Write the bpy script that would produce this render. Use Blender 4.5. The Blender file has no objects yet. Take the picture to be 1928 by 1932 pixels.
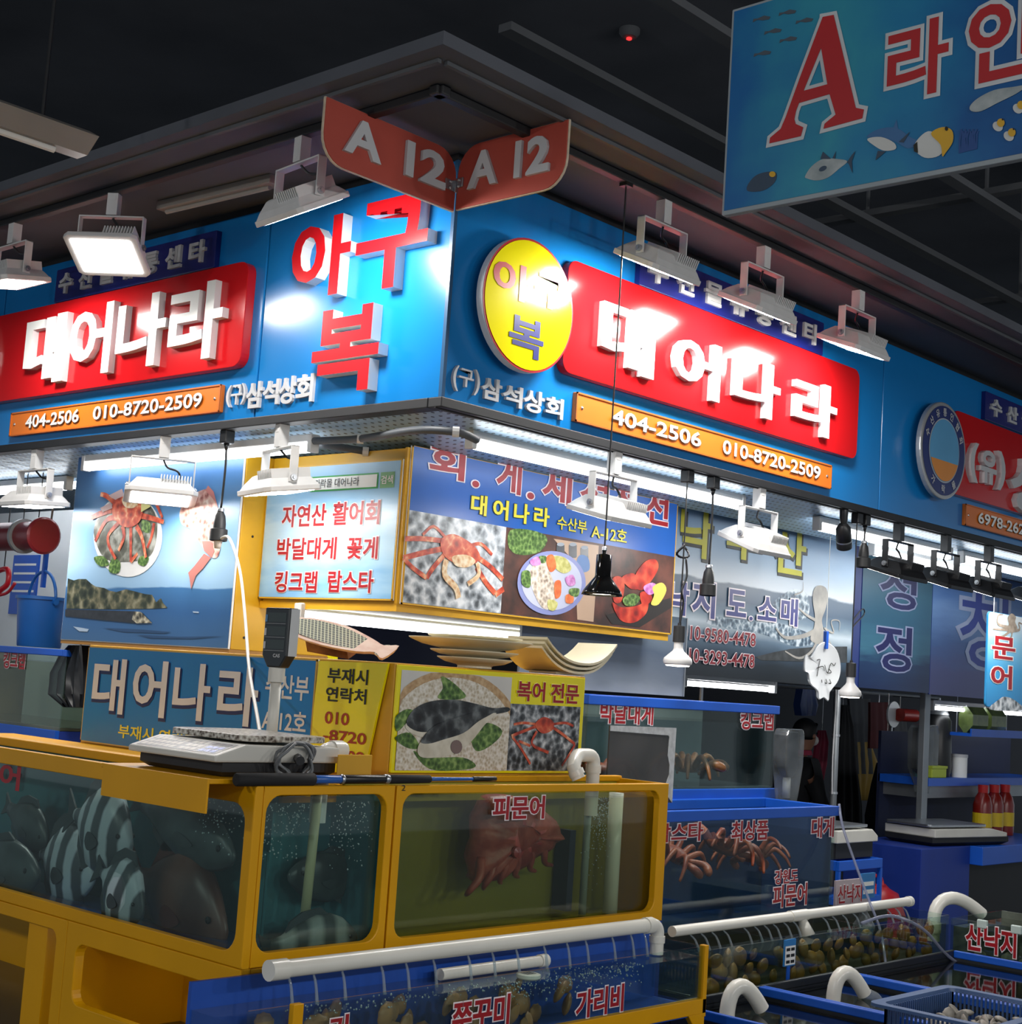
import bpy, bmesh, math, random
from mathutils import Vector, Matrix

# ------------------------------------------------------------------ scene, camera, light
sc = bpy.context.scene
col = sc.collection
random.seed(7)
W_PX, H_PX, FOC = 1928.0, 1932.0, 2852.6            # focal length in pixels of the 1928x1932 frame
YAW, PITCH, ROLL = (math.radians(a) for a in (42.731, 6.425, 3.803))
fwd = Vector((math.cos(YAW)*math.cos(PITCH), math.sin(YAW)*math.cos(PITCH), math.sin(PITCH)))
_r = Vector((math.sin(YAW), -math.cos(YAW), 0)); _u = _r.cross(fwd)
rgt = _r*math.cos(ROLL) + _u*math.sin(ROLL)
upv = -_r*math.sin(ROLL) + _u*math.cos(ROLL)
EYE = Vector((-3.4504, -3.5352, 1.6))
cam_data = bpy.data.cameras.new('camera')
cam_data.sensor_fit = 'HORIZONTAL'; cam_data.sensor_width = 36.0
cam_data.lens = 36.0*FOC/W_PX
cam_data.clip_start = 0.05; cam_data.clip_end = 200
cam = bpy.data.objects.new('camera', cam_data); col.objects.link(cam)
M = Matrix.Identity(4)
for i in range(3):
    M[i][0], M[i][1], M[i][2], M[i][3] = rgt[i], upv[i], -fwd[i], EYE[i]
cam.matrix_world = M
sc.camera = cam
world = bpy.data.worlds.new('market_hall_air'); sc.world = world
world.use_nodes = True
bg = world.node_tree.nodes['Background']
bg.inputs[0].default_value = (0.80, 0.90, 1.0, 1); bg.inputs[1].default_value = 0.42
sc.view_settings.view_transform = 'Standard'; sc.view_settings.look = 'None'
sc.view_settings.gamma = 1.0; sc.view_settings.use_curve_mapping = False
sc.view_settings.exposure = 0.0
sc.cycles.transparent_max_bounces = 32
sc.cycles.max_bounces = 6
sc.cycles.sample_clamp_indirect = 4.0
FLOOD_POWER, LOWER_FLOOD_POWER, TUBE_POWER, BULB_POWER, AISLE_FLOOD_POWER = 110.0, 34.0, 9.0, 10.0, 250.0

def ray(px, py):
    return fwd*FOC + rgt*(px-W_PX/2) - upv*(py-H_PX/2)
def at(px, py, x=None, y=None, z=None):
    """the point where a sight line meets a wall plane of the market"""
    d = ray(px, py)
    if x is not None: t = (x-EYE.x)/d.x
    elif y is not None: t = (y-EYE.y)/d.y
    else: t = (z-EYE.z)/d.z
    return EYE + d*t

# ------------------------------------------------------------------ materials
def lin(h):
    h = h.lstrip('#'); o = []
    for i in (0, 2, 4):
        v = int(h[i:i+2], 16)/255
        o.append(v/12.92 if v <= .04045 else ((v+.055)/1.055)**2.4)
    return (*o, 1.0)
MATS = {}
def mat(name, hexc, rough=.5, metal=0.0, spec=.5, var=.06, nscale=6.0, bump=0.0, hex2=None, coat=0.0, trans=0.0):
    """procedural material: noise drives a small change of colour, and of relief where asked"""
    if name in MATS: return MATS[name]
    m = bpy.data.materials.new(name); m.use_nodes = True; MATS[name] = m
    nt = m.node_tree; b = nt.nodes['Principled BSDF']
    b.inputs['Roughness'].default_value = rough; b.inputs['Metallic'].default_value = metal
    b.inputs['Specular IOR Level'].default_value = spec
    b.inputs['Coat Weight'].default_value = coat; b.inputs['Coat Roughness'].default_value = .05
    tc = nt.nodes.new('ShaderNodeTexCoord'); n = nt.nodes.new('ShaderNodeTexNoise')
    n.inputs['Scale'].default_value = nscale; n.inputs['Detail'].default_value = 4
    nt.links.new(tc.outputs['Object'], n.inputs['Vector'])
    r = nt.nodes.new('ShaderNodeValToRGB'); c = lin(hexc)
    if hex2: a, d = c, lin(hex2); p0, p1 = .35, .65
    else:
        a = tuple(min(1, v*(1-var)) for v in c[:3])+(1,); d = tuple(min(1, v*(1+var)) for v in c[:3])+(1,); p0, p1 = .3, .7
    r.color_ramp.elements[0].position = p0; r.color_ramp.elements[0].color = a
    r.color_ramp.elements[1].position = p1; r.color_ramp.elements[1].color = d
    nt.links.new(n.outputs[0], r.inputs[0]); nt.links.new(r.outputs[0], b.inputs['Base Color'])
    if bump:
        bp = nt.nodes.new('ShaderNodeBump'); bp.inputs['Strength'].default_value = bump; bp.inputs['Distance'].default_value = .01
        nt.links.new(n.outputs[0], bp.inputs['Height']); nt.links.new(bp.outputs[0], b.inputs['Normal'])
    if trans: b.inputs['Transmission Weight'].default_value = trans
    return m
def emit(name, hexc, power):
    if name in MATS: return MATS[name]
    m = bpy.data.materials.new(name); m.use_nodes = True; MATS[name] = m
    nt = m.node_tree; nt.nodes.clear()
    e = nt.nodes.new('ShaderNodeEmission'); o = nt.nodes.new('ShaderNodeOutputMaterial')
    e.inputs[0].default_value = lin(hexc); e.inputs[1].default_value = power
    nt.links.new(e.outputs[0], o.inputs[0])
    return m
def clear(name, hexc, rough=.02, haze=0.0, hazecol='#889090', ior=1.45, haze_scale=0.0):
    """glass and water: lets light through, mirrors by Fresnel, may be cloudy"""
    if name in MATS: return MATS[name]
    m = bpy.data.materials.new(name); m.use_nodes = True; MATS[name] = m
    nt = m.node_tree; nt.nodes.clear(); N = nt.nodes.new
    o = N('ShaderNodeOutputMaterial'); t = N('ShaderNodeBsdfTransparent'); g = N('ShaderNodeBsdfGlossy')
    t.inputs[0].default_value = lin(hexc); g.inputs['Roughness'].default_value = rough
    lw = N('ShaderNodeLayerWeight'); pw = N('ShaderNodeMath'); pw.operation = 'POWER'; pw.inputs[1].default_value = 5
    f = N('ShaderNodeMath'); f.operation = 'MULTIPLY_ADD'; f0 = ((ior-1)/(ior+1))**2; f.inputs[1].default_value = 1-f0; f.inputs[2].default_value = f0
    nt.links.new(lw.outputs['Facing'], pw.inputs[0]); nt.links.new(pw.outputs[0], f.inputs[0])
    x = N('ShaderNodeMixShader'); nt.links.new(f.outputs[0], x.inputs[0])
    if haze:
        d = N('ShaderNodeBsdfDiffuse'); d.inputs[0].default_value = lin(hazecol)
        h = N('ShaderNodeMixShader'); h.inputs[0].default_value = haze
        if haze_scale:
            tc = N('ShaderNodeTexCoord'); n = N('ShaderNodeTexNoise'); n.inputs['Scale'].default_value = haze_scale
            n.inputs['Detail'].default_value = 3
            mr = N('ShaderNodeMapRange'); mr.inputs['From Min'].default_value = .3; mr.inputs['From Max'].default_value = .7
            mr.inputs['To Min'].default_value = haze*.35; mr.inputs['To Max'].default_value = haze*1.6
            nt.links.new(tc.outputs['Object'], n.inputs['Vector']); nt.links.new(n.outputs[0], mr.inputs[0]); nt.links.new(mr.outputs[0], h.inputs[0])
        nt.links.new(t.outputs[0], h.inputs[1]); nt.links.new(d.outputs[0], h.inputs[2]); nt.links.new(h.outputs[0], x.inputs[1])
    else: nt.links.new(t.outputs[0], x.inputs[1])
    nt.links.new(g.outputs[0], x.inputs[2]); nt.links.new(x.outputs[0], o.inputs[0])
    return m
def gradmat(name, z0, z1, stops, nscale=(3, 3, 12), namt=.25, rough=.35, axis=2):
    """printed picture of sea or sky: bands of ink along one axis of the board, broken up by noise"""
    if name in MATS: return MATS[name]
    m = bpy.data.materials.new(name); m.use_nodes = True; MATS[name] = m
    nt = m.node_tree; N = nt.nodes.new; b = nt.nodes['Principled BSDF']; b.inputs['Roughness'].default_value = rough
    tc = N('ShaderNodeTexCoord'); s = N('ShaderNodeSeparateXYZ'); nt.links.new(tc.outputs['Object'], s.inputs[0])
    mr = N('ShaderNodeMapRange'); mr.inputs['From Min'].default_value = z0; mr.inputs['From Max'].default_value = z1
    nt.links.new(s.outputs[axis], mr.inputs[0])
    mp = N('ShaderNodeMapping'); mp.inputs['Scale'].default_value = nscale; nt.links.new(tc.outputs['Object'], mp.inputs[0])
    n = N('ShaderNodeTexNoise'); n.inputs['Scale'].default_value = 1.0; n.inputs['Detail'].default_value = 6
    nt.links.new(mp.outputs[0], n.inputs['Vector'])
    ma = N('ShaderNodeMath'); ma.operation = 'MULTIPLY_ADD'; ma.inputs[1].default_value = namt; ma.inputs[2].default_value = -namt*.5
    nt.links.new(n.outputs[0], ma.inputs[0])
    ad = N('ShaderNodeMath'); ad.operation = 'ADD'; nt.links.new(mr.outputs[0], ad.inputs[0]); nt.links.new(ma.outputs[0], ad.inputs[1])
    r = N('ShaderNodeValToRGB'); el = r.color_ramp.elements
    while len(el) < len(stops): el.new(.5)
    for e, (p, h) in zip(el, stops): e.position = p; e.color = lin(h)
    nt.links.new(ad.outputs[0], r.inputs[0]); nt.links.new(r.outputs[0], b.inputs['Base Color'])
    return m
def cellmat(name, stops, scale, rough=.4, bump=0.0, feature='F1', warp=0.0):
    """broken ice, wicker, pebbles: voronoi cells through a ramp"""
    if name in MATS: return MATS[name]
    m = bpy.data.materials.new(name); m.use_nodes = True; MATS[name] = m
    nt = m.node_tree; N = nt.nodes.new; b = nt.nodes['Principled BSDF']; b.inputs['Roughness'].default_value = rough
    tc = N('ShaderNodeTexCoord'); v = N('ShaderNodeTexVoronoi'); v.inputs['Scale'].default_value = scale; v.feature = feature
    n = N('ShaderNodeTexNoise'); n.inputs['Scale'].default_value = scale*1.7; n.inputs['Detail'].default_value = 5
    nt.links.new(tc.outputs['Object'], v.inputs['Vector']); nt.links.new(tc.outputs['Object'], n.inputs['Vector'])
    ma = N('ShaderNodeMath'); ma.operation = 'MULTIPLY_ADD'; ma.inputs[1].default_value = .9; nt.links.new(n.outputs[0], ma.inputs[0])
    sb = N('ShaderNodeMath'); sb.operation = 'SUBTRACT'; sb.inputs[1].default_value = .45
    nt.links.new(v.outputs['Distance'], sb.inputs[0]); nt.links.new(sb.outputs[0], ma.inputs[2])
    r = N('ShaderNodeValToRGB'); el = r.color_ramp.elements
    while len(el) < len(stops): el.new(.5)
    for e, (p, h) in zip(el, stops): e.position = p; e.color = lin(h)
    nt.links.new(ma.outputs[0], r.inputs[0]); nt.links.new(r.outputs[0], b.inputs['Base Color'])
    return m
def stripemat(name, hexa, hexb, freq, hexbelly=None, phase=0.0, sharp=.1, rough=.35):
    """fish skin with bars across the body (object X is the body axis)"""
    if name in MATS: return MATS[name]
    m = bpy.data.materials.new(name); m.use_nodes = True; MATS[name] = m
    nt = m.node_tree; N = nt.nodes.new; b = nt.nodes['Principled BSDF']; b.inputs['Roughness'].default_value = rough
    tc = N('ShaderNodeTexCoord'); s = N('ShaderNodeSeparateXYZ'); nt.links.new(tc.outputs['Object'], s.inputs[0])
    n = N('ShaderNodeTexNoise'); n.inputs['Scale'].default_value = 14; nt.links.new(tc.outputs['Object'], n.inputs['Vector'])
    ma = N('ShaderNodeMath'); ma.operation = 'MULTIPLY_ADD'; ma.inputs[1].default_value = freq; ma.inputs[2].default_value = phase
    nt.links.new(s.outputs[0], ma.inputs[0])
    ad = N('ShaderNodeMath'); ad.operation = 'MULTIPLY_ADD'; ad.inputs[1].default_value = 1.6; nt.links.new(n.outputs[0], ad.inputs[0]); nt.links.new(ma.outputs[0], ad.inputs[2])
    sn = N('ShaderNodeMath'); sn.operation = 'SINE'; nt.links.new(ad.outputs[0], sn.inputs[0])
    r = N('ShaderNodeValToRGB'); r.color_ramp.elements[0].position = .5-sharp; r.color_ramp.elements[1].position = .5+sharp
    r.color_ramp.elements[0].color = lin(hexa); r.color_ramp.elements[1].color = lin(hexb)
    mr = N('ShaderNodeMapRange'); mr.inputs['From Min'].default_value = -1; nt.links.new(sn.outputs[0], mr.inputs[0]); nt.links.new(mr.outputs[0], r.inputs[0])
    nt.links.new(r.outputs[0], b.inputs['Base Color'])
    return m

# ------------------------------------------------------------------ geometry helpers
class G:
    """collects shapes; build() links them as ONE mesh object"""
    def __init__(s): s.v = []; s.f = []; s.mi = []; s.mats = []; s.cur = 0
    def use(s, m):
        if m not in s.mats: s.mats.append(m)
        s.cur = s.mats.index(m); return s
    def add(s, vs, fs):
        b = len(s.v); s.v += [tuple(v) for v in vs]
        for f in fs: s.f.append(tuple(b+i for i in f)); s.mi.append(s.cur)
        return s
    def box(s, x0, x1, y0, y1, z0, z1):
        return s.add([(x0,y0,z0),(x1,y0,z0),(x1,y1,z0),(x0,y1,z0),(x0,y0,z1),(x1,y0,z1),(x1,y1,z1),(x0,y1,z1)],
                     [(3,2,1,0),(4,5,6,7),(0,1,5,4),(1,2,6,5),(2,3,7,6),(3,0,4,7)])
    def prism(s, pts, y0, y1):
        """outline in local x,z pushed from y0 (front) to y1 (back)"""
        n = len(pts); a = sum(pts[i][0]*pts[(i+1)%n][1]-pts[(i+1)%n][0]*pts[i][1] for i in range(n))
        if a < 0: pts = pts[::-1]
        vs = [(p[0],y0,p[1]) for p in pts]+[(p[0],y1,p[1]) for p in pts]
        return s.add(vs, [tuple(range(n)), tuple(range(2*n-1,n-1,-1))]+[(i,i+n,(i+1)%n+n,(i+1)%n) for i in range(n)])
    def flat(s, pts, y):
        y -= .00004*len(s.f)**.5
        n = len(pts); a = sum(pts[i][0]*pts[(i+1)%n][1]-pts[(i+1)%n][0]*pts[i][1] for i in range(n))
        if a < 0: pts = pts[::-1]
        return s.add([(p[0],y,p[1]) for p in pts], [tuple(range(n))])
    def strip(s, pts, ws, y):
        """flat ribbon through pts with widths ws"""
        if not hasattr(ws, '__len__'): ws = [ws]*len(pts)
        y -= .00004*len(s.f)**.5; L, R = [], []
        for i, p in enumerate(pts):
            a = pts[max(0,i-1)]; b = pts[min(len(pts)-1,i+1)]
            dx, dz = b[0]-a[0], b[1]-a[1]; l = math.hypot(dx,dz) or 1
            nx, nz = -dz/l*ws[i]/2, dx/l*ws[i]/2
            L.append((p[0]+nx,y,p[1]+nz)); R.append((p[0]-nx,y,p[1]-nz))
        n = len(pts)
        return s.add(L+R, [(i+n,i+n+1,i+1,i) for i in range(n-1)])
    def tube(s, pts, r, n=10, caps=True):
        pts = [Vector(p) for p in pts]; rs = r if hasattr(r,'__len__') else [r]*len(pts)
        t0 = (pts[1]-pts[0]).normalized(); ref = Vector((0,0,1)) if abs(t0.z) < .9 else Vector((1,0,0))
        nx = t0.cross(ref).normalized(); vs = []; m = len(pts)
        for i, p in enumerate(pts):
            if i == 0: t = t0
            elif i == m-1: t = (pts[i]-pts[i-1]).normalized()
            else:
                t = (pts[i+1]-pts[i]).normalized()+(pts[i]-pts[i-1]).normalized()
                t = t.normalized() if t.length > 1e-6 else t0
            nx = (nx-t*nx.dot(t)); nx = nx.normalized() if nx.length > 1e-6 else t.orthogonal().normalized()
            ny = t.cross(nx)
            vs += [p+(nx*math.cos(a)+ny*math.sin(a))*rs[i] for a in (2*math.pi*k/n for k in range(n))]
        fs = [(i*n+k,i*n+(k+1)%n,(i+1)*n+(k+1)%n,(i+1)*n+k) for i in range(m-1) for k in range(n)]
        if caps: fs += [tuple(range(n-1,-1,-1)), tuple((m-1)*n+k for k in range(n))]
        return s.add(vs, fs)
    def lathe(s, prof, n=20, o=(0,0,0), axis='z'):
        """profile of (radius, height) turned round an axis through o"""
        vs = []
        for r, h in prof:
            for k in range(n):
                a = 2*math.pi*k/n; c, d = r*math.cos(a), r*math.sin(a)
                v = (c,d,h) if axis == 'z' else (h,c,d) if axis == 'x' else (d,h,c)
                vs.append((v[0]+o[0],v[1]+o[1],v[2]+o[2]))
        m = len(prof)
        fs = [(i*n+k,i*n+(k+1)%n,(i+1)*n+(k+1)%n,(i+1)*n+k) for i in range(m-1) for k in range(n)]
        if prof[0][0] > 1e-5: fs.append(tuple(range(n-1,-1,-1)))
        if prof[-1][0] > 1e-5: fs.append(tuple((m-1)*n+k for k in range(n)))
        return s.add(vs, fs)
    def loft(s, rings, closed=True):
        n = len(rings[0]); vs = [p for r in rings for p in r]; m = len(rings)
        fs = [(i*n+k,i*n+(k+1)%n,(i+1)*n+(k+1)%n,(i+1)*n+k) for i in range(m-1) for k in range(n)]
        if closed: fs += [tuple(range(n-1,-1,-1)), tuple((m-1)*n+k for k in range(n))]
        return s.add(vs, fs)
    def plate_hole(s, x0, x1, z0, z1, hx0, hx1, hz0, hz1, rad, y0, y1, k=5):
        """plate in local x,z with a round-cornered window through it"""
        inner = rrect(hx0, hx1, hz0, hz1, rad, k); n = len(inner); q = k+1
        cs = [(x1,z0),(x1,z1),(x0,z1),(x0,z0)]
        outer = [cs[i//q] for i in range(n)]
        vs = [(p[0],y0,p[1]) for p in inner]+[(p[0],y0,p[1]) for p in outer]+[(p[0],y1,p[1]) for p in inner]+[(p[0],y1,p[1]) for p in outer]
        fs = []
        for i in range(n):
            j = (i+1)%n
            if outer[i] == outer[j]:
                fs += [(i,n+i,j), (2*n+i,2*n+j,3*n+i)]
            else:
                fs += [(i,n+i,n+j,j), (2*n+i,2*n+j,3*n+j,3*n+i), (n+i,3*n+i,3*n+j,n+j)]
            fs.append((i,j,2*n+j,2*n+i))
        return s.add(vs, fs)
    def build(s, name, m=None, parent=None, loc=None, rot=None, bevel=0.0, smooth=False, seg=2):
        me = bpy.data.meshes.new(name); me.from_pydata(s.v, [], s.f)
        ms = s.mats if s.mats else ([m] if m else [])
        for q in ms: me.materials.append(q)
        if s.mats: me.polygons.foreach_set('material_index', s.mi)
        me.validate(); me.update()
        bm = bmesh.new(); bm.from_mesh(me)
        if smooth: bmesh.ops.recalc_face_normals(bm, faces=bm.faces)
        bm.to_mesh(me); bm.free()
        if smooth:
            me.shade_smooth()
            if smooth == 2: me.set_sharp_from_angle(angle=.7)
        o = bpy.data.objects.new(name, me); col.objects.link(o)
        if parent: o.parent = parent
        if loc: o.location = loc
        if rot: o.rotation_euler = rot
        if bevel:
            b = o.modifiers.new('edge', 'BEVEL'); b.width = bevel; b.segments = seg; b.limit_method = 'ANGLE'; b.angle_limit = .7
        return o
def rrect(x0, x1, z0, z1, r, k=5):
    r = min(r, (x1-x0)/2-1e-4, (z1-z0)/2-1e-4); out = []
    for cx, cz, a0 in ((x1-r,z0+r,-90),(x1-r,z1-r,0),(x0+r,z1-r,90),(x0+r,z0+r,180)):
        for i in range(k+1):
            a = math.radians(a0+90*i/k); out.append((cx+r*math.cos(a), cz+r*math.sin(a)))
    return out
def ell(cx, cz, rx, rz, n=28, a0=0.0, rot=0.0):
    o = []
    for i in range(n):
        a = a0+2*math.pi*i/n; x, z = rx*math.cos(a), rz*math.sin(a)
        o.append((cx+x*math.cos(rot)-z*math.sin(rot), cz+x*math.sin(rot)+z*math.cos(rot)))
    return o
def smooth_pts(pts, closed=True, k=4):
    """Catmull-Rom through the points"""
    n = len(pts); out = []; dim = len(pts[0])
    for i in range(n if closed else n-1):
        if closed: P = [pts[(i+j-1)%n] for j in range(4)]
        else: P = [pts[min(max(i+j-1,0),n-1)] for j in range(4)]
        for q in range(k):
            t = q/k
            out.append(tuple(.5*(2*P[1][d]+(P[2][d]-P[0][d])*t+(2*P[0][d]-5*P[1][d]+4*P[2][d]-P[3][d])*t*t+(3*P[1][d]-P[0][d]-3*P[2][d]+P[3][d])*t**3) for d in range(dim)))
    if not closed: out.append(tuple(pts[-1]))
    return out

def tag(o, label, cat, group=None, kind=None):
    o['label'] = label; o['category'] = cat
    if group: o['group'] = group
    if kind: o['kind'] = kind
    return o
def thing(name, label, cat, loc=(0,0,0), rz=0.0, group=None):
    o = bpy.data.objects.new(name, None); o.empty_display_size = .05; col.objects.link(o)
    o.location = loc; o.rotation_euler = (0,0,rz)
    return tag(o, label, cat, group)
def struct(o): o['kind'] = 'structure'; return o
def copy_tree(o, parent=None):
    c = o.copy(); col.objects.link(c)
    if parent: c.parent = parent
    for ch in list(o.children): copy_tree(ch, c)
    return c

class Frame:
    """a wall plane with its own x (to the viewer's right) and z; side 'R' faces -Y, side 'L' faces -X"""
    def __init__(s, side, plane, base=(0.0, 0.0)):
        s.side, s.plane = side, plane; s.a, s.z = base
        s.rz = 0.0 if side == 'R' else -math.pi/2
        s.loc = (s.a, plane, s.z) if side == 'R' else (plane, s.a, s.z)
    def p(s, px, py, out=0.0):
        if s.side == 'R':
            q = at(px, py, y=s.plane-out); return (q.x-s.a, q.z-s.z)
        q = at(px, py, x=s.plane-out); return (s.a-q.y, q.z-s.z)
    def ps(s, pts, out=0.0): return [s.p(x, y, out) for x, y in pts]
def crop(x0, y0, k):
    return lambda pts: [(x0+x*k, y0+y*k) for x, y in pts]

# ------------------------------------------------------------------ lettering (the text tool's built-in face)
_glyph = {}
def glyph(body, off=0.0, ext=0.0, space=1.0, res=3, bev=0.0):
    key = (body, round(off,4), ext, space, res, round(bev,4))
    if key in _glyph: return _glyph[key]
    c = bpy.data.curves.new('t', 'FONT'); c.body = body; c.offset = off; c.extrude = ext; c.space_character = space; c.resolution_u = res; c.bevel_depth = bev; c.bevel_resolution = 1
    o = bpy.data.objects.new('t', c); col.objects.link(o); bpy.context.view_layer.update()
    me = bpy.data.meshes.new_from_object(o.evaluated_get(bpy.context.evaluated_depsgraph_get()))
    vs = [tuple(v.co) for v in me.vertices]; fs = [tuple(p.vertices) for p in me.polygons]
    bpy.data.objects.remove(o); bpy.data.curves.remove(c); bpy.data.meshes.remove(me)
    xs = [v[0] for v in vs]; ys = [v[1] for v in vs]
    _glyph[key] = (vs, fs, min(xs), max(xs), min(ys), max(ys))
    return _glyph[key]
def write(parent, body, box, m, y=-.002, off=.02, depth=0.0, name='lettering', space=1.0, ref=None, skew=0.0):
    """text stretched into box=(x0,x1,z0,z1); ref = offset whose outline fills the box (for outlines)"""
    vs, fs, a, b, c, d = glyph(body, off, .5 if depth else 0.0, space)
    if ref is not None and ref != off: _, _, a, b, c, d = glyph(body, ref, .5 if depth else 0.0, space)
    x0, x1, z0, z1 = box; sx, sz = (x1-x0)/(b-a), (z1-z0)/(d-c)
    g = G(); g.add([(x0+(v[0]-a)*sx, y-depth*(v[2]+.5) if depth else y, z0+(v[1]-c)*sz) for v in vs], fs)
    return g.build(name, m, parent)
def halo(parent, body, box, m, y, off, grow, name='letter_outline', space=1.0, shift=(0, 0)):
    """the same letters with a rounded border of width grow, as a thin raised film"""
    _, _, a, b, c, d = glyph(body, off, 0.0, space)
    vs, fs = glyph(body, off, 0.0, space, 3, grow)[:2]
    x0, x1, z0, z1 = box; sx, sz = (x1-x0)/(b-a), (z1-z0)/(d-c)
    g = G(); g.add([(x0+(v[0]-a)*sx+shift[0], y-.0006*(v[2]/grow), z0+(v[1]-c)*sz+shift[1]) for v in vs], fs)
    return g.build(name, m, parent)
def outlined(parent, body, box, m, mo, y=-.002, off=.02, grow=.04, space=1.0):
    halo(parent, body, box, mo, y, off, grow, space=space)
    write(parent, body, box, m, y-.0016, off, space=space)
# ------------------------------------------------------------------ materials in common use
BLUE = mat('fascia_blue', '#1277bd', rough=.22, spec=.5, var=.05, nscale=1.2)
REDP = mat('sign_red', '#c4151b', rough=.16, var=.05, nscale=2)
RED = mat('letter_red', '#c9161f', rough=.25, var=.04)
WHITE = mat('letter_white', '#f2f2ee', rough=.35, var=.03)
GREYW = mat('letter_silver', '#c3c4c6', rough=.35, var=.04)
NAVY = mat('sign_navy', '#1b2470', rough=.3, var=.08, nscale=3)
ORANGE = mat('sign_orange', '#dd7420', rough=.35, var=.04)
YELLOW = mat('sign_yellow', '#f4e60e', rough=.17, var=.03)
SIDEW = mat('letter_side_white', '#d9dbdd', rough=.5)
DARK = mat('dark_metal', '#1b1c1f', rough=.55, var=.15, nscale=9)
BLACKP = mat('black_plastic', '#161719', rough=.35, var=.1)
CEILM = mat('ceiling_paint', '#5c5f66', rough=.95, spec=.1, var=.18, nscale=1.1)
BEAMM = mat('beam_paint', '#55585c', rough=.8, var=.15, nscale=2)
LAMPW = mat('lamp_white_enamel', '#d6d5d3', rough=.4, var=.05, nscale=12)
STEEL = mat('steel', '#b9bcc0', rough=.3, metal=.9, var=.08, nscale=20)
ALU = mat('aluminium_frame', '#8f9498', rough=.4, metal=.7, var=.08)
PVC = mat('pvc_white', '#e6e4da', rough=.25, var=.05, nscale=4)
TANKY = mat('tank_yellow_paint', '#dfa000', rough=.38, spec=.3, var=.07, nscale=2.5)
TANKYD = mat('counter_yellow_board', '#cf9a1c', rough=.45, var=.14, nscale=3)
TANKB = mat('tank_blue_plastic', '#1757c0', rough=.35, var=.06)
DEEPB = mat('deep_blue_panel', '#15338a', rough=.5, var=.08)
GLASS = clear('tank_glass', '#f2f9f6', rough=.02)
WATER = clear('tank_water', '#eef4f4', rough=.03, haze=.05, hazecol='#4d7478', ior=1.33, haze_scale=3.0)
WATERC = clear('clear_water', '#f0f6f8', rough=.04, haze=.03, hazecol='#9fb8c4', ior=1.33)
WATERD = clear('murky_water', '#f0efe2', rough=.03, haze=.05, hazecol='#5d6048', ior=1.33, haze_scale=2.0)
JET = clear('water_jet', '#dfe9ee', rough=.05, haze=.25, hazecol='#d5dee4', ior=1.5)
FLOOD = emit('floodlight_glow', '#fdfaf6', FLOOD_POWER); FLOODA = emit('aisle_floodlight_glow', '#fdfaf6', AISLE_FLOOD_POWER); FLOODL = emit('lower_floodlight_glow', '#fdfaf6', LOWER_FLOOD_POWER)
TUBE = emit('tube_glow', '#f6fbff', TUBE_POWER)
BULB = emit('bulb_glow', '#fff1e0', BULB_POWER)

# ------------------------------------------------------------------ the setting
Z0, Z1, ZT = 2.51, 3.335, 3.37            # underside and top of the blue fascia, soffit of the tracks
g = G(); g.box(-9, 16, -9, 16, -.05, 0)
fl = struct(g.build('floor', mat('wet_concrete', '#4b4d4e', rough=.25, var=.2, nscale=1.5)))
g = G(); g.box(-9, 16, -9, 16, 4.7, 4.8)
ceil = struct(g.build('ceiling', CEILM))
# steel beams below the hall ceiling, both directions
for k, (y, z) in enumerate(((-1.6, 4.25), (-3.4, 4.25), (-5.2, 4.25))):
    g = G(); g.box(-6, 15, y-.05, y+.05, z, z+.03); g.box(-6, 15, y-.008, y+.008, z+.03, z+.16); g.box(-6, 15, y-.05, y+.05, z+.16, z+.19)
    g.build('beam', BEAMM, ceil)
for x in (-1.9, 1.7, 3.4, 5.1, 6.8):
    g = G(); g.box(x-.04, x+.04, -8, -.75, 4.1, 4.125); g.box(x-.008, x+.008, -8, -.75, 4.125, 4.22)
    g.build('beam', BEAMM, ceil)
for y in (1.3, 3.2):
    g = G(); g.box(-7, -.85, y-.04, y+.04, 4.1, 4.125); g.box(-7, -.85, y-.008, y+.008, 4.125, 4.22)
    g.build('beam', BEAMM, ceil)
for x in (2.75, 4.45, 6.15):
    g = G(); g.box(x-.03, x+.03, -3.2, 2.6, 3.9, 3.93); g.build('beam', BEAMM, ceil)
for y in (.02, -.575):
    g = G(); g.box(.2, 11, y-.03, y+.03, 3.87, 3.9); g.build('beam', BEAMM, ceil)
for x, y in ((2.75, .02), (4.45, .02), (2.75, -.575), (4.45, -.575)):
    g = G(); g.tube([(x, y, 3.93), (x, y, 4.7)], .01, 6); g.build('hanger_rod', BEAMM, ceil)
# a round air duct with its diffuser
g = G(); g.tube([(-1.5, -7, 4.42), (-1.5, 12, 4.42)], .17, 18); g.build('duct', CEILM, ceil, smooth=True)
g = G(); g.lathe([(.05, 4.2), (.12, 4.1), (.36, 4.02), (.38, 4.0), (.34, 4.0), (.3, 4.02), (.25, 4.0), (.22, 4.02), (.16, 4.0), (.12, 4.03), (0.001, 4.01)], 36, (-2.05, 2.25, 0))
g.tube([(-2.05, 2.25, 4.1), (-2.05, 2.25, 4.7)], .12, 16)
g.build('air_diffuser', CEILM, ceil, smooth=True)
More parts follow.
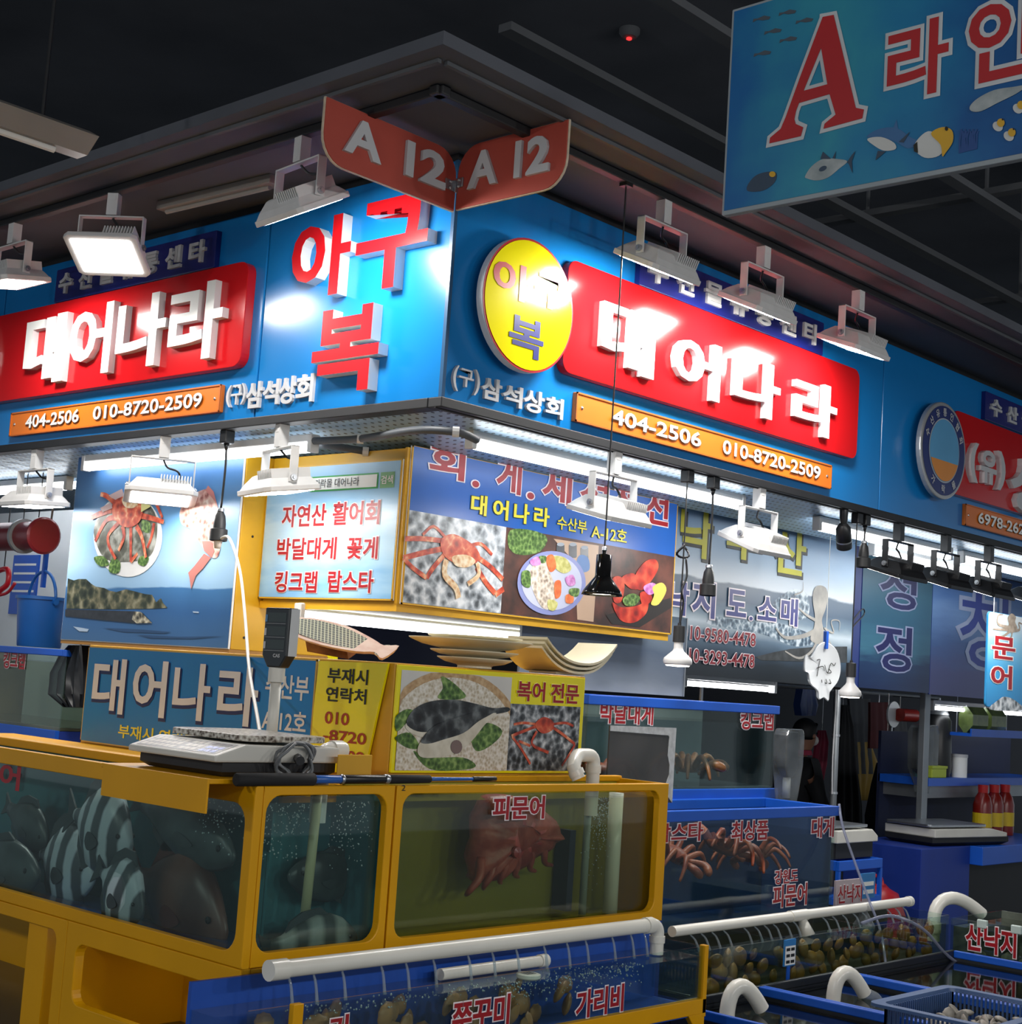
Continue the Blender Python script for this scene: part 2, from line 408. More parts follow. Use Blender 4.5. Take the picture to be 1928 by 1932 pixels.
# dark soffit in front of the fascia that carries the light tracks
g = G(); g.box(-.64, 9.5, -.56, .12, ZT, ZT+.04); g.box(-.64, .12, .12, 7, ZT, ZT+.04)
sof = struct(g.build('ceiling_soffit', CEILM))
TRY, TRX = -.33, -.42
for nm, (a, b, c, d) in (('trim_1', (-.45, 9.4, TRY-.018, TRY+.018)), ('trim_2', (TRX-.018, TRX+.018, -.36, 6.9))):
    g = G(); g.box(a, b, c, d, ZT-.03, ZT)
    struct(g.build(nm, DARK, bevel=.004))
for nm, (a, b, c, d) in (('trim_3', (-.55, 9.4, TRY-.16, TRY-.145)), ('trim_4', (TRX-.16, TRX-.145, -.48, 6.9))):
    g = G(); g.box(a, b, c, d, ZT-.012, ZT)
    struct(g.build(nm, BEAMM))
# blue fascia: backing plus separate sheet panels with open joints
g = G(); g.box(.02, 9.4, .02, .06, Z0, ZT)
wr = struct(g.build('wall_right', DARK))
for a, b in ((.004, 2.925), (2.932, 5.85), (5.857, 9.3)):
    g = G(); g.box(a, b, 0, .02, Z0+.012, Z1); g.build('panel', BLUE, wr, bevel=.003)
g = G(); g.box(.02, .06, .06, 6.9, Z0, ZT)
wl = struct(g.build('wall_left', DARK))
for a, b in ((.0, .99), (.996, 2.95), (2.956, 4.9), (4.906, 6.8)):
    g = G(); g.box(0, .02, a+.004, b, Z0+.012, Z1); g.build('panel', BLUE, wl, bevel=.003)
g = G(); g.box(-.003, .012, -.003, .012, Z0+.012, Z1); struct(g.build('trim_5', mat('corner_bead', '#2b567c', rough=.3)))
# black lower track on the bottom edge of the fascia
g = G(); g.box(-.012, 9.3, -.014, .05, Z0-.022, Z0+.012); g.box(-.012, 9.3, .012, .018, Z0-.026, Z0-.02); struct(g.build('trim_6', DARK, bevel=.003))
g = G(); g.box(-.014, .05, .05, 6.8, Z0-.022, Z0+.012); struct(g.build('trim_7', DARK, bevel=.003))
# perforated sheet-metal soffit under the fascia
def perforated():
    m = bpy.data.materials.new('perforated_sheet'); m.use_nodes = True; nt = m.node_tree; N = nt.nodes.new; b = nt.nodes['Principled BSDF']
    b.inputs['Roughness'].default_value = .35; b.inputs['Metallic'].default_value = .1
    tc = N('ShaderNodeTexCoord'); mp = N('ShaderNodeMapping'); mp.inputs['Scale'].default_value = (26, 26, 26); nt.links.new(tc.outputs['Object'], mp.inputs[0])
    s = N('ShaderNodeSeparateXYZ'); nt.links.new(mp.outputs[0], s.inputs[0]); fr = []
    for i in (0, 1):
        f = N('ShaderNodeMath'); f.operation = 'FRACT'; nt.links.new(s.outputs[i], f.inputs[0])
        q = N('ShaderNodeMath'); q.operation = 'SUBTRACT'; q.inputs[1].default_value = .5; nt.links.new(f.outputs[0], q.inputs[0])
        w = N('ShaderNodeMath'); w.operation = 'MULTIPLY'; nt.links.new(q.outputs[0], w.inputs[0]); nt.links.new(q.outputs[0], w.inputs[1]); fr.append(w)
    a = N('ShaderNodeMath'); a.operation = 'ADD'; nt.links.new(fr[0].outputs[0], a.inputs[0]); nt.links.new(fr[1].outputs[0], a.inputs[1])
    l = N('ShaderNodeMath'); l.operation = 'LESS_THAN'; l.inputs[1].default_value = .035; nt.links.new(a.outputs[0], l.inputs[0])
    x = N('ShaderNodeMix'); x.data_type = 'RGBA'; x.inputs[6].default_value = lin('#9dbcd6'); x.inputs[7].default_value = lin('#1c2a3a')
    nt.links.new(l.outputs[0], x.inputs[0]); nt.links.new(x.outputs[2], b.inputs['Base Color'])
    n = N('ShaderNodeTexNoise'); n.inputs['Scale'].default_value = 7; nt.links.new(tc.outputs['Object'], n.inputs[0])
    bp = N('ShaderNodeBump'); bp.inputs['Strength'].default_value = .35; bp.inputs['Distance'].default_value = .03
    nt.links.new(n.outputs[0], bp.inputs['Height']); nt.links.new(bp.outputs[0], b.inputs['Normal'])
    return m
PERF = perforated()
g = G(); g.box(.05, 15.5, .05, 3.2, Z0+.002, Z0+.012); g.box(.05, 2.4, 3.2, 6.8, Z0+.002, Z0+.012)
struct(g.build('ceiling_lower', PERF))
SLOPE = .15
def zsl(d): return Z0-.006-SLOPE*(d-.05)
for nm, q in (('ceiling_cove_right', [(.05, .05), (15.4, .05), (15.4, .5), (.5, .5)]), ('ceiling_cove_left', [(.05, .05), (.5, .5), (.5, 10), (.05, 10)])):
    ax = 1 if nm.endswith('right') else 0
    g = G(); g.add([(p[0], p[1], zsl(p[ax])) for p in q]+[(p[0], p[1], zsl(p[ax])+.004) for p in q], [(0, 3, 2, 1), (4, 5, 6, 7)]+[(i, (i+1) % 4, (i+1) % 4+4, i+4) for i in range(4)])
    struct(g.build(nm, PERF))
# the stalls across the two aisles, behind the viewer
g = G(); g.box(-5, 6, -6.6, -6.5, 2.5, 3.3); struct(g.build('wall_opposite_right', BLUE)); g = G(); g.box(-5, 6, -6.49, -6.2, 3.27, 3.3); struct(g.build('trim_8', DARK))
g = G(); g.box(-6.6, -6.5, -5, 6, 2.5, 3.3); struct(g.build('wall_opposite_left', BLUE)); g = G(); g.box(-6.49, -6.2, -5, 6, 3.27, 3.3); struct(g.build('trim_9', DARK))
# back walls of the stalls
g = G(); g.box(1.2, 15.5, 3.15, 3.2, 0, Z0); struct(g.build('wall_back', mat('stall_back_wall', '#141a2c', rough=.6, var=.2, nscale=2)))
g = G(); g.box(2.35, 2.4, 3.2, 11, 0, Z0); struct(g.build('wall_back_left', mat('stall_white_wall', '#d8dcdf', rough=.5, var=.04)))

# ------------------------------------------------------------------ signs on the fascia
FR = Frame('R', 0.0); FL = Frame('L', 0.0)
def board(F, x0, x1, z0, z1, m, name, label, cat='sign', rad=.004, depth=.03, out=0.0, edge=None, group=None):
    """a sign: Empty at its lower left corner, one board; returns (empty, width, height); its front is at y=0"""
    if F.side == 'R': loc = (F.a+x0, F.plane-out-depth, F.z+z0)
    else: loc = (F.plane-out-depth, F.a-x0, F.z+z0)
    t = thing(name, label, cat, loc, F.rz, group)
    w, h = x1-x0, z1-z0
    g = G(); g.prism(rrect(0, w, 0, h, rad), 0, depth); g.build('board', m, t, bevel=.002)
    if edge:
        g = G(); e = .006
        for a in ((0, w, 0, e), (0, w, h-e, h), (0, e, 0, h), (w-e, w, 0, h)): g.box(a[0], a[1], -.004, 0, a[2], a[3])
        g.build('edge_strip', edge, t)

    return t, w, h
def sub(F, t, out):
    """frame whose origin is the sign's own, for pixel tracing on its front"""
    f = Frame(F.side, 0); l = t.location
    if F.side == 'R': f.plane, f.a, f.z = l.y, l.x, l.z
    else: f.plane, f.a, f.z = l.x, l.y, l.z
    return f
def raised(t, ch, tl, br, m, depth, off=.03, f=None, side=None, name='letter', back=0.0):
    """one raised letter between the pixel of its top left and of its bottom right corner"""
    a = f.p(*tl, out=depth); b = f.p(*br, out=depth)
    box = (a[0], b[0], b[1], a[1])
    o = write(t, ch, box, m, -back, off, depth, name)
    if side:
        o.data.materials.append(side)
        for p in o.data.polygons:
            if abs(p.normal.y) < .5: p.material_index = 1
    return o
def rivets(t, pts):
    for x, z in pts:
        g = G(); g.lathe([(.007, 0), (.006, -.003), (.003, -.005), (.0005, -.0055)], 10, (x, 0, z), 'y'); g.build('rivet', STEEL, t)

def raised_dae(t, tl, br, depth, f):
    """the heavy first syllable: a hooked bracket and two tall bars"""
    a = f.p(*tl, out=depth); b = f.p(*br, out=depth); X = lambda u, v: (a[0]+(b[0]-a[0])*u, b[1]+(a[1]-b[1])*v)
    g = G()
    for q in ([(0, .27), (0, .96), (.45, .96), (.45, .83), (.17, .83), (.17, .38), (.45, .43), (.45, .30), (.22, .25)], [(.5, .07), (.71, .07), (.71, .44), (.76, .44), (.76, 0), (1, 0), (1, 1), (.76, 1), (.76, .57), (.71, .57), (.71, .97), (.5, .97)]):
        g.prism([X(*p) for p in q], -depth, 0)
    o = g.build('letter', WHITE, t); o.data.materials.append(SIDEW)
    for p in o.data.polygons:
        if abs(p.normal.y) < .5: p.material_index = 1
# long red name boards
RIGHT_Z = (2.718, 3.134)
t, w, h = board(FR, .56, 2.645, *RIGHT_Z, REDP, 'shop_sign', 'long red glossy shop sign with white letters beside the round yellow disc', rad=.045, depth=.035)
f = sub(FR, t, 0)
for ch, tl, br in (('대', (1141, 562), (1233, 717)), ('어', (1276, 624), (1357, 760)), ('나', (1390, 664), (1470, 797)), ('라', (1503, 706), (1577, 832))):
    if ch == '대': raised_dae(t, tl, br, .024, f)
    else: raised(t, ch, tl, br, WHITE, .024, .026, f, SIDEW)
FL2 = FL
t, w, h = board(FL, -3.3, -1.055, 2.72, 3.13, REDP, 'shop_sign', 'long red glossy shop sign with white letters at the left picture edge', rad=.05, depth=.04)
f = sub(FL, t, 0)
for ch, tl, br in (('대', (52, 604), (115, 718)), ('어', (137, 584), (203, 702)), ('나', (226, 566), (305, 686)), ('라', (325, 545), (412, 672))):
    if ch == '대': raised_dae(t, tl, br, .03, f)
    else: raised(t, ch, tl, br, WHITE, .03, .026, f, SIDEW)
# silver-rimmed emblem half out of the picture on the left sign
def emblem(F, cx, cz, r, label, ring):
    if F.side == 'R': loc = (cx-.02, -.065, cz-r)
    else: loc = (-.07, -cx, cz-r)
    t = thing('emblem_sign', label, 'emblem', loc, F.rz)
    g = G(); g.prism(ell(0, r, r, r, 48), 0, .028); g.build('rim', mat('emblem_rim', '#b9bbbd', rough=.3, metal=.5), t, bevel=.006)
    g = G(); g.flat(ell(0, r, r*.92, r*.92, 48), -.002); g.build('outer_ring', mat('emblem_navy', '#25336e', rough=.3), t)
    g = G(); mm = mat('emblem_silver', '#aeb6be', rough=.3); g.flat(ell(0, r, r*.665, r*.665, 48), -.0035); g.build('ring_line', mm, t)
    g = G(); g.use(mat('emblem_sea', '#5aa0cc', rough=.3)).flat(ell(0, r, r*.64, r*.64, 48), -.005)
    g.use(mat('emblem_sand', '#d98b3a', rough=.3)).flat([(r*.63*math.cos(a), r+r*.63*math.sin(a)) for a in (math.radians(200+140*i/16) for i in range(17))], -.0065)
    g.build('disc', None, t)
    for s, a0, a1, flip in ring:
        n = len(s)
        for i, ch in enumerate(s):
            a = math.radians(a0+(a1-a0)*(i/(n-1) if n > 1 else .5)); k = r*.09
            vs, fs, x0, x1, y0, y1 = glyph(ch, .02); gg = G(); q = a-math.pi/2 if not flip else a+math.pi/2
            pts = []
            for v in vs:
                u, z = ((v[0]-(x0+x1)/2)*2*k, (v[1]-(y0+y1)/2)*2*k)
                pts.append((r*.79*math.cos(a)+u*math.cos(q)-z*math.sin(q), -.0045, r+r*.79*math.sin(a)+u*math.sin(q)+z*math.cos(q)))
            gg.add(pts, fs); gg.build('letter', GREYW, t)
    return t
emblem(FR, 3.457, 2.884, .243, 'round silver-rimmed emblem sign with navy ring on the far fascia', (('수산유통인협회', 160, 25, False), ('가락몰', 235, 305, True)))
emblem(FL, -3.15, 2.926, .255, 'silver-rimmed round emblem cut off by the left picture edge', (('수산유통인협회', 160, 25, False), ('가락몰', 235, 305, True)))
# round yellow disc
t = thing('disc_sign', 'round yellow disc sign with red and navy letters', 'sign', (.328, -.065, 2.901-.235))
g = G(); g.prism(ell(0, .235, .235, .235, 56), 0, .03); g.build('disc', mat('disc_side', '#c9ccd0', rough=.4), t, bevel=.003)
g = G(); g.flat(ell(0, .235, .234, .234, 56), -.002); g.build('rim', mat('disc_rim_red', '#b3202a', rough=.3), t)
g = G(); g.flat(ell(0, .235, .226, .226, 56), -.0035); g.build('face', YELLOW, t)
f = sub(FR, t, 0)
NAVYL = mat('letter_navy', '#2b2f7c', rough=.35); REDL = mat('disc_letter_red', '#b8282c', rough=.35)
for ch, tl, br, m in (('아', (931, 482), (999, 576), REDL), ('구', (1008, 510), (1065, 594), REDL), ('복', (961, 590), (1021, 683), NAVYL)):
    a, b = f.p(*tl), f.p(*br); bx = (a[0], b[0], b[1], a[1])
    write(t, ch, bx, m, -.0055, .028, name='letter')
# navy centre boards
def navy(F, x0, x1, label, tone, chars, ds=.012):
    t, w, h = board(F, x0, x1, 3.14, 3.29, NAVY, 'name_board', label, depth=.025)
    n = len(chars); step = (w-.09)/(n-1+.72)
    for i, ch in enumerate(chars):
        a = .045+i*step; write(t, ch, (a, a+step*.66, .03, .122), tone, 0, .035, ds, 'letter')
navy(FR, .985, 2.33, 'navy board with seven white letters above the red sign right of the corner', WHITE, '수산물유통센타')
navy(FL, -2.475, -1.3, 'navy board with seven silver letters above the leftmost red sign', GREYW, '수산물유통센타')
navy(FR, 3.97, 5.4, 'navy board above the small red sign at the right edge', GREYW, '수산물유통센타')
# orange phone boards
def phone(F, x0, x1, label, body, z0=2.556, z1=2.664, xs=(.09, .83)):
    t, w, h = board(F, x0, x1, z0, z1, ORANGE, 'phone_board', label, depth=.018, edge=mat('orange_edge', '#c4661c', rough=.4))
    for s, a, b in body:
        write(t, s, (w*a, w*b, h*.22, h*.76), mat('phone_shade', '#5d3a22', rough=.5), -.0045, .035, name='letter_outline')
        write(t, s, (w*a-.002, w*b-.002, h*.25, h*.79), WHITE, -.006, .02)
    rivets(t, ((.035, h*.5), (w-.035, h*.5)))
phone(FR, .665, 2.457, 'orange phone number board under the red sign right of the corner', (('404-2506', .115, .435), ('010-8720-2509', .52, .945)))
phone(FL, -2.755, -1.19, 'orange phone number board under the leftmost red sign', (('404-2506', .09, .37), ('010-8720-2509', .44, .93)))
phone(FR, 3.79, 5.2, 'orange phone number board cut by the right picture edge', (('6978-2625', .1, .55),), 2.556, 2.667)
# small red sign of the next stall
t, w, h = board(FR, 3.6, 5.9, 2.695, 3.125, REDP, 'shop_sign', 'small red sign at the right edge beside the far emblem', rad=.045, depth=.035)
f = sub(FR, t, 0)
for ch, tl, br in (('(', (1832, 832), (1845, 912)), ('유', (1852, 845), (1880, 918)), (')', (1884, 850), (1896, 928)), ('상', (1908, 852), (1985, 985))):
    raised(t, ch, tl, br, GREYW, .03, .035, f, SIDEW)
# raised letters straight on the fascia
t = thing('raised_lettering', 'large red raised letters with white sides on the left fascia', 'lettering', (0, .6, 2.65), -math.pi/2)
f = Frame('L', 0, (.6, 2.65))
for ch, tl, br in (('아', (556, 424), (655, 550)), ('구', (678, 388), (800, 530)), ('복', (595, 590), (708, 732))):
    raised(t, ch, tl, br, RED, .045, .028, f, WHITE)
def old_name(F, tlbr, label, loc, rz, base):
    t = thing('raised_lettering', label, 'lettering', loc, rz); f = Frame(F.side, 0, base)
    for ch, tl, br in tlbr: raised(t, ch, tl, br, GREYW, .012, .012 if ch in '(구)' else .03, f)
old_name(FR, (('(', (857, 687), (864, 738)), ('구', (868, 693), (893, 734)), (')', (897, 697), (904, 748)), ('삼', (911, 708), (946, 760)), ('석', (950, 722), (985, 772)), ('상', (990, 731), (1026, 784)), ('회', (1031, 745), (1062, 793))),
         'thin silver letters with brackets beside the orange board right of the corner', (.1, 0, 2.6), 0, (.1, 2.6))
old_name(FL, (('(', (428, 728), (434, 768)), ('구', (437, 727), (454, 762)), (')', (456, 723), (461, 762)), ('삼', (466, 722), (492, 768)), ('석', (497, 718), (523, 762)), ('상', (528, 712), (555, 760)), ('회', (560, 708), (588, 757))),
         'thin silver letters with brackets under the big red raised letters', (0, 1.1, 2.6), -math.pi/2, (1.1, 2.6))
# the pair of projecting stall number plates
PLATE = mat('plate_orange_red', '#b0483a', rough=.45, var=.06); PEDGE = mat('plate_edge', '#c9b8a0', rough=.6, var=.2, nscale=30)
def plate(t, f, corners, body, label_pts):
    pts = f.ps(corners)
    a = [(min(p[0] for p in pts), min(p[1] for p in pts)), (max(p[0] for p in pts), max(p[1] for p in pts))]
    return a
for F, x0, x1, z0, z1, label, chars, swap in (
        (Frame('R', -.01), -.605, -.03, 3.145, 3.345, 'orange-red plate reading A 12 projecting left of the corner', ((.13, .4, 'A'), (.585, .645, '1'), (.7, .9, '2')), 1),
        (Frame('L', -.012), .032, .505, 3.15, 3.362, 'orange-red plate reading A 12 projecting right of the corner', ((.12, .4, 'A'), (.56, .615, '1'), (.67, .87, '2')), 0)):
    if F.side == 'R': t = thing('number_plate', label, 'sign', (x0, F.plane-.016, z0), F.rz)
    else: t = thing('number_plate', label, 'sign', (F.plane-.016, -x0, z0), F.rz)
    w, h = x1-x0, z1-z0; r = .09
    # two opposite corners are rounded, as on the photograph's pair
    def arc(cx, cz, a0): return [(cx+r*math.cos(math.radians(a0+90*i/6)), cz+r*math.sin(math.radians(a0+90*i/6))) for i in range(7)]
    if swap: o = [(w, 0)]+[(w, h-r)]+arc(w-r, h-r, 0)+[(0, h)]+arc(r, r, 180)
    else: o = [(0, 0)]+arc(w-r, r, -90)+[(w, h)]+arc(r, h-r, 90)
    g = G(); g.prism(o, 0, .014); g.build('board', PLATE, t)
    g = G(); cx, cz = w/2, h/2; k = 1.012; g.prism([(cx+(p[0]-cx)*k, cz+(p[1]-cz)*k*1.01) for p in o], .004, .012); g.build('edge_strip', PEDGE, t)
    for a, b, ch in chars: write(t, ch, (w*a, w*b, h*.26, h*.84), GREYW, 0, .035 if ch != 'A' else .03, .012, 'letter')
    g = G()
    if swap: g.box(w-.05, w+.02, -.004, 0, h*.32, h*.5); g.box(w-.012, w+.024, -.012, -.004, h*.3, h*.46)
    else: g.box(-.022, .03, -.006, 0, h*.34, h*.5); g.box(-.025, 0, -.016, -.006, h*.32, h*.46)
    g.build('bracket', STEEL, t, bevel=.003)
    g = G()
    for q in (.36, .46): g.lathe([(.006, 0), (.004, -.004), (.001, -.005)], 8, ((w-.03) if swap else .012, -.006, h*q), 'y')
    g.build('screw', STEEL, t)
# ------------------------------------------------------------------ lamps
def flood_proto(white=True):
    body = LAMPW if white else BLACKP
    t = thing('floodlight', '', 'lamp')
    g = G(); g.box(-.021, .021, -.02, .02, -.085, 0); g.box(-.013, .013, -.021, -.0195, -.03, -.012); g.build('track_adapter', body, t, bevel=.004)
    g = G(); w = .128
    g.box(-w, w, -.017, .017, -.093, -.087)
    for s in (-1, 1): g.box(min(s*w, s*(w-.005)), max(s*w, s*(w-.005)), -.017, .017, -.222, -.087)
    g.build('bracket', body, t, bevel=.002)
    g = G()
    g.loft([[(x*sx, y*sy, z) for x, y in ((-1,-1),(1,-1),(1,1),(-1,1))] for sx, sy, z in ((.135, .105, -.034), (.118, .088, -.008), (.1, .06, .02), (.09, .05, .024))])
    h = g.build('housing', body, t, loc=(0, 0, -.205), bevel=.004)
    g = G()
    for i in range(11):
        x = -.005+i*.0115; g.box(x-.0022, x+.0022, -.078, .078, -.012, .036)
    g.build('cooling_fins', body, h)
    g = G(); g.prism([(.142*a, .112*b) for a, b in ((-1,-.86),(-.86,-1),(.86,-1),(1,-.86),(1,.86),(.86,1),(-.86,1),(-1,.86))], -.01, .01)
    g.v = [(v[0], v[2], v[1]-.038) for v in g.v]; g.build('bezel', body, h, bevel=.003)
    g = G(); g.add([(-.115,-.088,-.0495),(.115,-.088,-.0495),(.115,.088,-.0495),(-.115,.088,-.0495)], [(3,2,1,0)]); g.build('lens', FLOOD, h)
    for s in (-1, 1):
        g = G(); g.tube([(s*.118, 0, 0), (s*.137, 0, 0), (s*.1371, 0, 0), (s*.141, 0, 0)], [.012, .012, .006, .006], 12); g.build('pivot_screw', STEEL, h)
    g = G(); g.tube(smooth_pts([(0, .0, -.093), (.02, .02, -.12), (.06, .03, -.13), (.07, .02, -.16), (.04, .0, -.18)], False), .0045, 6)
    g.build('cable', BLACKP if white else DARK, t)
    return t
white_flood, black_flood, low_flood, aisle_flood = flood_proto(True), flood_proto(False), flood_proto(True), flood_proto(True)
for _h in [c for c in aisle_flood.children if c.name.startswith('housing')]:
    for _l in _h.children:
        if _l.name.startswith('lens'): _l.data.materials[0] = FLOODA
for _h in [c for c in low_flood.children if c.name.startswith('housing')]+[c for c in black_flood.children if c.name.startswith('housing')]:
    for _l in _h.children:
        if _l.name.startswith('lens'): _l.data.materials[0] = FLOODL
_used = {}
def flood(label, loc, rz, tilt, yaw=0.0, black=False, group=None, roll=0.0):
    p = black_flood if black else low_flood if group == gl else aisle_flood if group == ga else white_flood
    o = p if not _used.get(p.name) else copy_tree(p)
    _used[p.name] = 1
    o.location = loc; o.rotation_euler = (0, 0, rz+math.radians(yaw)); o['label'] = label
    if group: o['group'] = group
    for c in o.children:
        if c.name.startswith('housing'): c.rotation_euler = (math.radians(tilt), math.radians(roll), 0)
    return o
ZTR = ZT-.03; HL = -math.pi/2; gu = 'white floodlights on the upper tracks'; gl = 'white floodlights on the lower track'; ga = 'white floodlights of the stalls across the aisles'
for (px, py), tilt, yaw, lab in (((1262, 378), 24, 0, 'white floodlight on the upper track right of the corner, nearest the number plates'),
                                 ((1446, 466), 24, 0, 'white floodlight on the upper track, middle of the three right of the corner'),
                                 ((1623, 549), 20, 0, 'white floodlight on the upper track right of the navy board')):
    p = at(px, py, z=ZTR); flood(lab, (p.x, TRY, ZTR), 0, tilt, yaw, group=gu)
for (px, py), tilt, yaw, lab in (((566, 258), 30, -6, 'tilted white floodlight on the upper track beside the left number plate'),
                                 ((214, 366), -26, 36, 'white floodlight with its lit lens turned outward above the left navy board'),
                                 ((32, 424), 10, 0, 'white floodlight on the upper track cut by the left picture edge')):
    p = at(px, py, z=ZTR); flood(lab, (TRX, p.y, ZTR), HL, tilt, yaw, group=gu)
# the two next lamps of the upper right track lie outside the frame; the lower track follows
ZLT = Z0-.022
for y, tilt, yaw, lab in ((2.56, 4, 0, 'white floodlight on the lower track at the left picture edge above the red hose reel'),
                          (1.585, -8, 58, 'white floodlight with lit lens hanging in front of the sea poster'),
                          (.845, 10, -14, 'white floodlight on the lower track in front of the search bar poster')):
    flood(lab, (.02, y, ZLT), HL, tilt, yaw, group=gl)
for x, tilt, lab in ((.955, 14, 'white floodlight on the lower track in front of the crab banner'),
                     (1.945, 22, 'white floodlight on the lower track in front of the yellow-lettered octopus banner')):
    flood(lab, (x, .02, ZLT), 0, tilt, 0, group=gl)
for x, lab in ((3.17, 'black floodlight on the far lower track, first right of the black spot lamp'),
               (3.665, 'black floodlight on the far lower track, second right of the black spot lamp'),
               (4.16, 'black floodlight on the far lower track, third right of the black spot lamp'),
               (4.75, 'black floodlight on the far lower track at the right picture edge')):
    flood(lab, (x, .02, ZLT), 0, 16, 0, True, 'black floodlights on the lower track')

def tube_lamp(label, a, b, group='tube lamps', r=.015, house=True):
    """a batten along the line a-b (its upper centre line)"""
    a, b = Vector(a), Vector(b); d = b-a; L = d.length; rz = math.atan2(d.y, d.x)
    t = thing('tube_lamp', label, 'lamp', a, rz, group)
    if house:
        g = G(); g.box(0, L, -.017, .017, -.03, 0); g.build('batten', LAMPW, t, bevel=.004)
        for x in (0, L):
            g = G(); g.box(x-.012, x+.012, -.021, .021, -.07, -.002); g.build('end_cap', LAMPW, t, bevel=.004)
    g = G(); g.tube([(.014, 0, -.05), (L-.014, 0, -.05)], r, 10); g.build('tube', TUBE, t, smooth=True)
    return t
p, q = at(888, 840, y=.2), at(1397, 952, y=.2); zt_ = (p.z+q.z)/2+.05; tube_lamp('long tube lamp under the fascia above the crab banner', (p.x, .2, zt_), (q.x, .2, zt_), r=.019)
p, q = at(163, 876, x=.12), at(590, 850, x=.12); zt_ = (p.z+q.z)/2+.05; tube_lamp('long tube lamp under the fascia above the sea poster', (.12, p.y, zt_), (.12, q.y, zt_), r=.019)
tube_lamp('tube lamp under the far fascia behind the black floodlights, nearer one', (2.75, .22, zsl(.22)), (4.1, .22, zsl(.22)), r=.02)
tube_lamp('tube lamp under the far fascia behind the black floodlights, farther one', (4.25, .22, zsl(.22)), (5.7, .22, zsl(.22)), r=.02)
tube_lamp('rear tube lamp under the far fascia near the right edge', (3.6, .4, zsl(.4)), (5.0, .4, zsl(.4)), r=.02)
tube_lamp('tube lamp under the fascia above the hose reel', (.42, 2.95, zsl(.42)), (.42, 4.2, zsl(.42)), r=.02)
tube_lamp('second tube lamp over the left neighbour stall', (.7, 2.6, Z0), (.7, 4.2, Z0), r=.02)

for i in range(4):
    flood('white floodlight of the stall across the right aisle, out of view', (-3.2+1.9*i, -6.3, 3.27), 0, 58, group=ga)
    if i < 2: flood('white floodlight of the stall across the left aisle, out of view', (-6.28, -1.6+2.6*i, 3.27), HL, 58, group=ga)
# hall fixtures hung from the ceiling
def hall_light(label, a, b, lit):
    a, b = Vector(a), Vector(b); d = b-a; L = d.length; rz = math.atan2(d.y, d.x)
    t = thing('hall_light', label, 'lamp', a, rz, 'hall lights under the dark ceiling')
    m = mat('hall_light_housing', '#8b8882', rough=.5)
    g = G(); g.loft([[(x, -.09, -.0), (x, -.03, -.05), (x, .03, -.05), (x, .09, 0), (x, .03, .03), (x, -.03, .03)] for x in (0, L)]); g.build('housing', m, t)
    g = G(); g.tube([(.1, 0, -.055), (L-.1, 0, -.055)], .012, 8); g.build('tube', TUBE if lit else PVC, t)
    for x in (.15, L-.15):
        g = G(); g.tube([(x, 0, .03), (x, 0, 4.7-a.z)], .006, 6); g.build('hanger', DARK, t)
p, q = at(-140, 165, z=3.22), at(158, 268, z=3.22)
hall_light('grey hanging hall light at the top left edge', p, q, False)

# dark conduit pipes clipped under the cove near the corner
for lab, pts in (('upper dark conduit bent round the corner under the fascia', [(590, 832, .3, .2), (680, 828, .12, 0), (780, 812, .1, 0), (860, 815, .12, 0), (900, 830, .2, 0)]), ('lower dark conduit sagging above the menu poster corner', [(600, 838, .18, 0), (690, 852, .22, 0), (730, 868, .3, 0), (770, 862, .36, 0)])):
    q = [at(a, b, z=2.44-.012*i) for i, (a, b, c, d) in enumerate(pts)]
    t = thing('conduit', lab, 'conduit', q[0]); g = G(); g.tube(smooth_pts([tuple(p-q[0]) for p in q], False, 5), .014, 10); g.build('pipe', mat('conduit_dark', '#4a4f55', rough=.5), t, smooth=True)
    for k in (1, 3):
        p = q[k]-q[0]; g = G(); g.tube([tuple(p+Vector((-.008, .008, 0))), tuple(p+Vector((.008, -.008, 0)))], .018, 10); g.build('clip', LAMPW, t)
# unlit batten on the soffit left of the corner, and a detector with a red light
p, q = at(306, 397, z=ZT-.03), at(520, 346, z=ZT-.03)
t = thing('unlit_batten', 'plain grey batten on the dark soffit between the left floodlights', 'lamp', (p.x, p.y, ZT), math.atan2(q.y-p.y, q.x-p.x)); L = (q-p).length
g = G(); g.box(0, L, -.03, .03, -.035, 0); g.build('batten', mat('batten_beige', '#8d8780', rough=.6), t, bevel=.004)
g = G(); g.tube([(.03, 0, -.04), (L-.03, 0, -.04)], .01, 8); g.build('tube', mat('tube_off', '#9a968f', rough=.4), t)
p = at(1187, 70, z=4.66); t = thing('smoke_detector', 'small detector with a red light on the dark ceiling', 'detector', (p.x, p.y, 4.699))
g = G(); g.lathe([(.05, 0), (.05, -.02), (.035, -.04), (.001, -.042)], 18); g.build('case', BEAMM, t, smooth=2)
g = G(); g.lathe([(.001, -.042), (.013, -.044), (.013, -.05), (.001, -.056)], 12); g.build('red_light', emit('red_indicator', '#ff2a2a', 3.0), t)
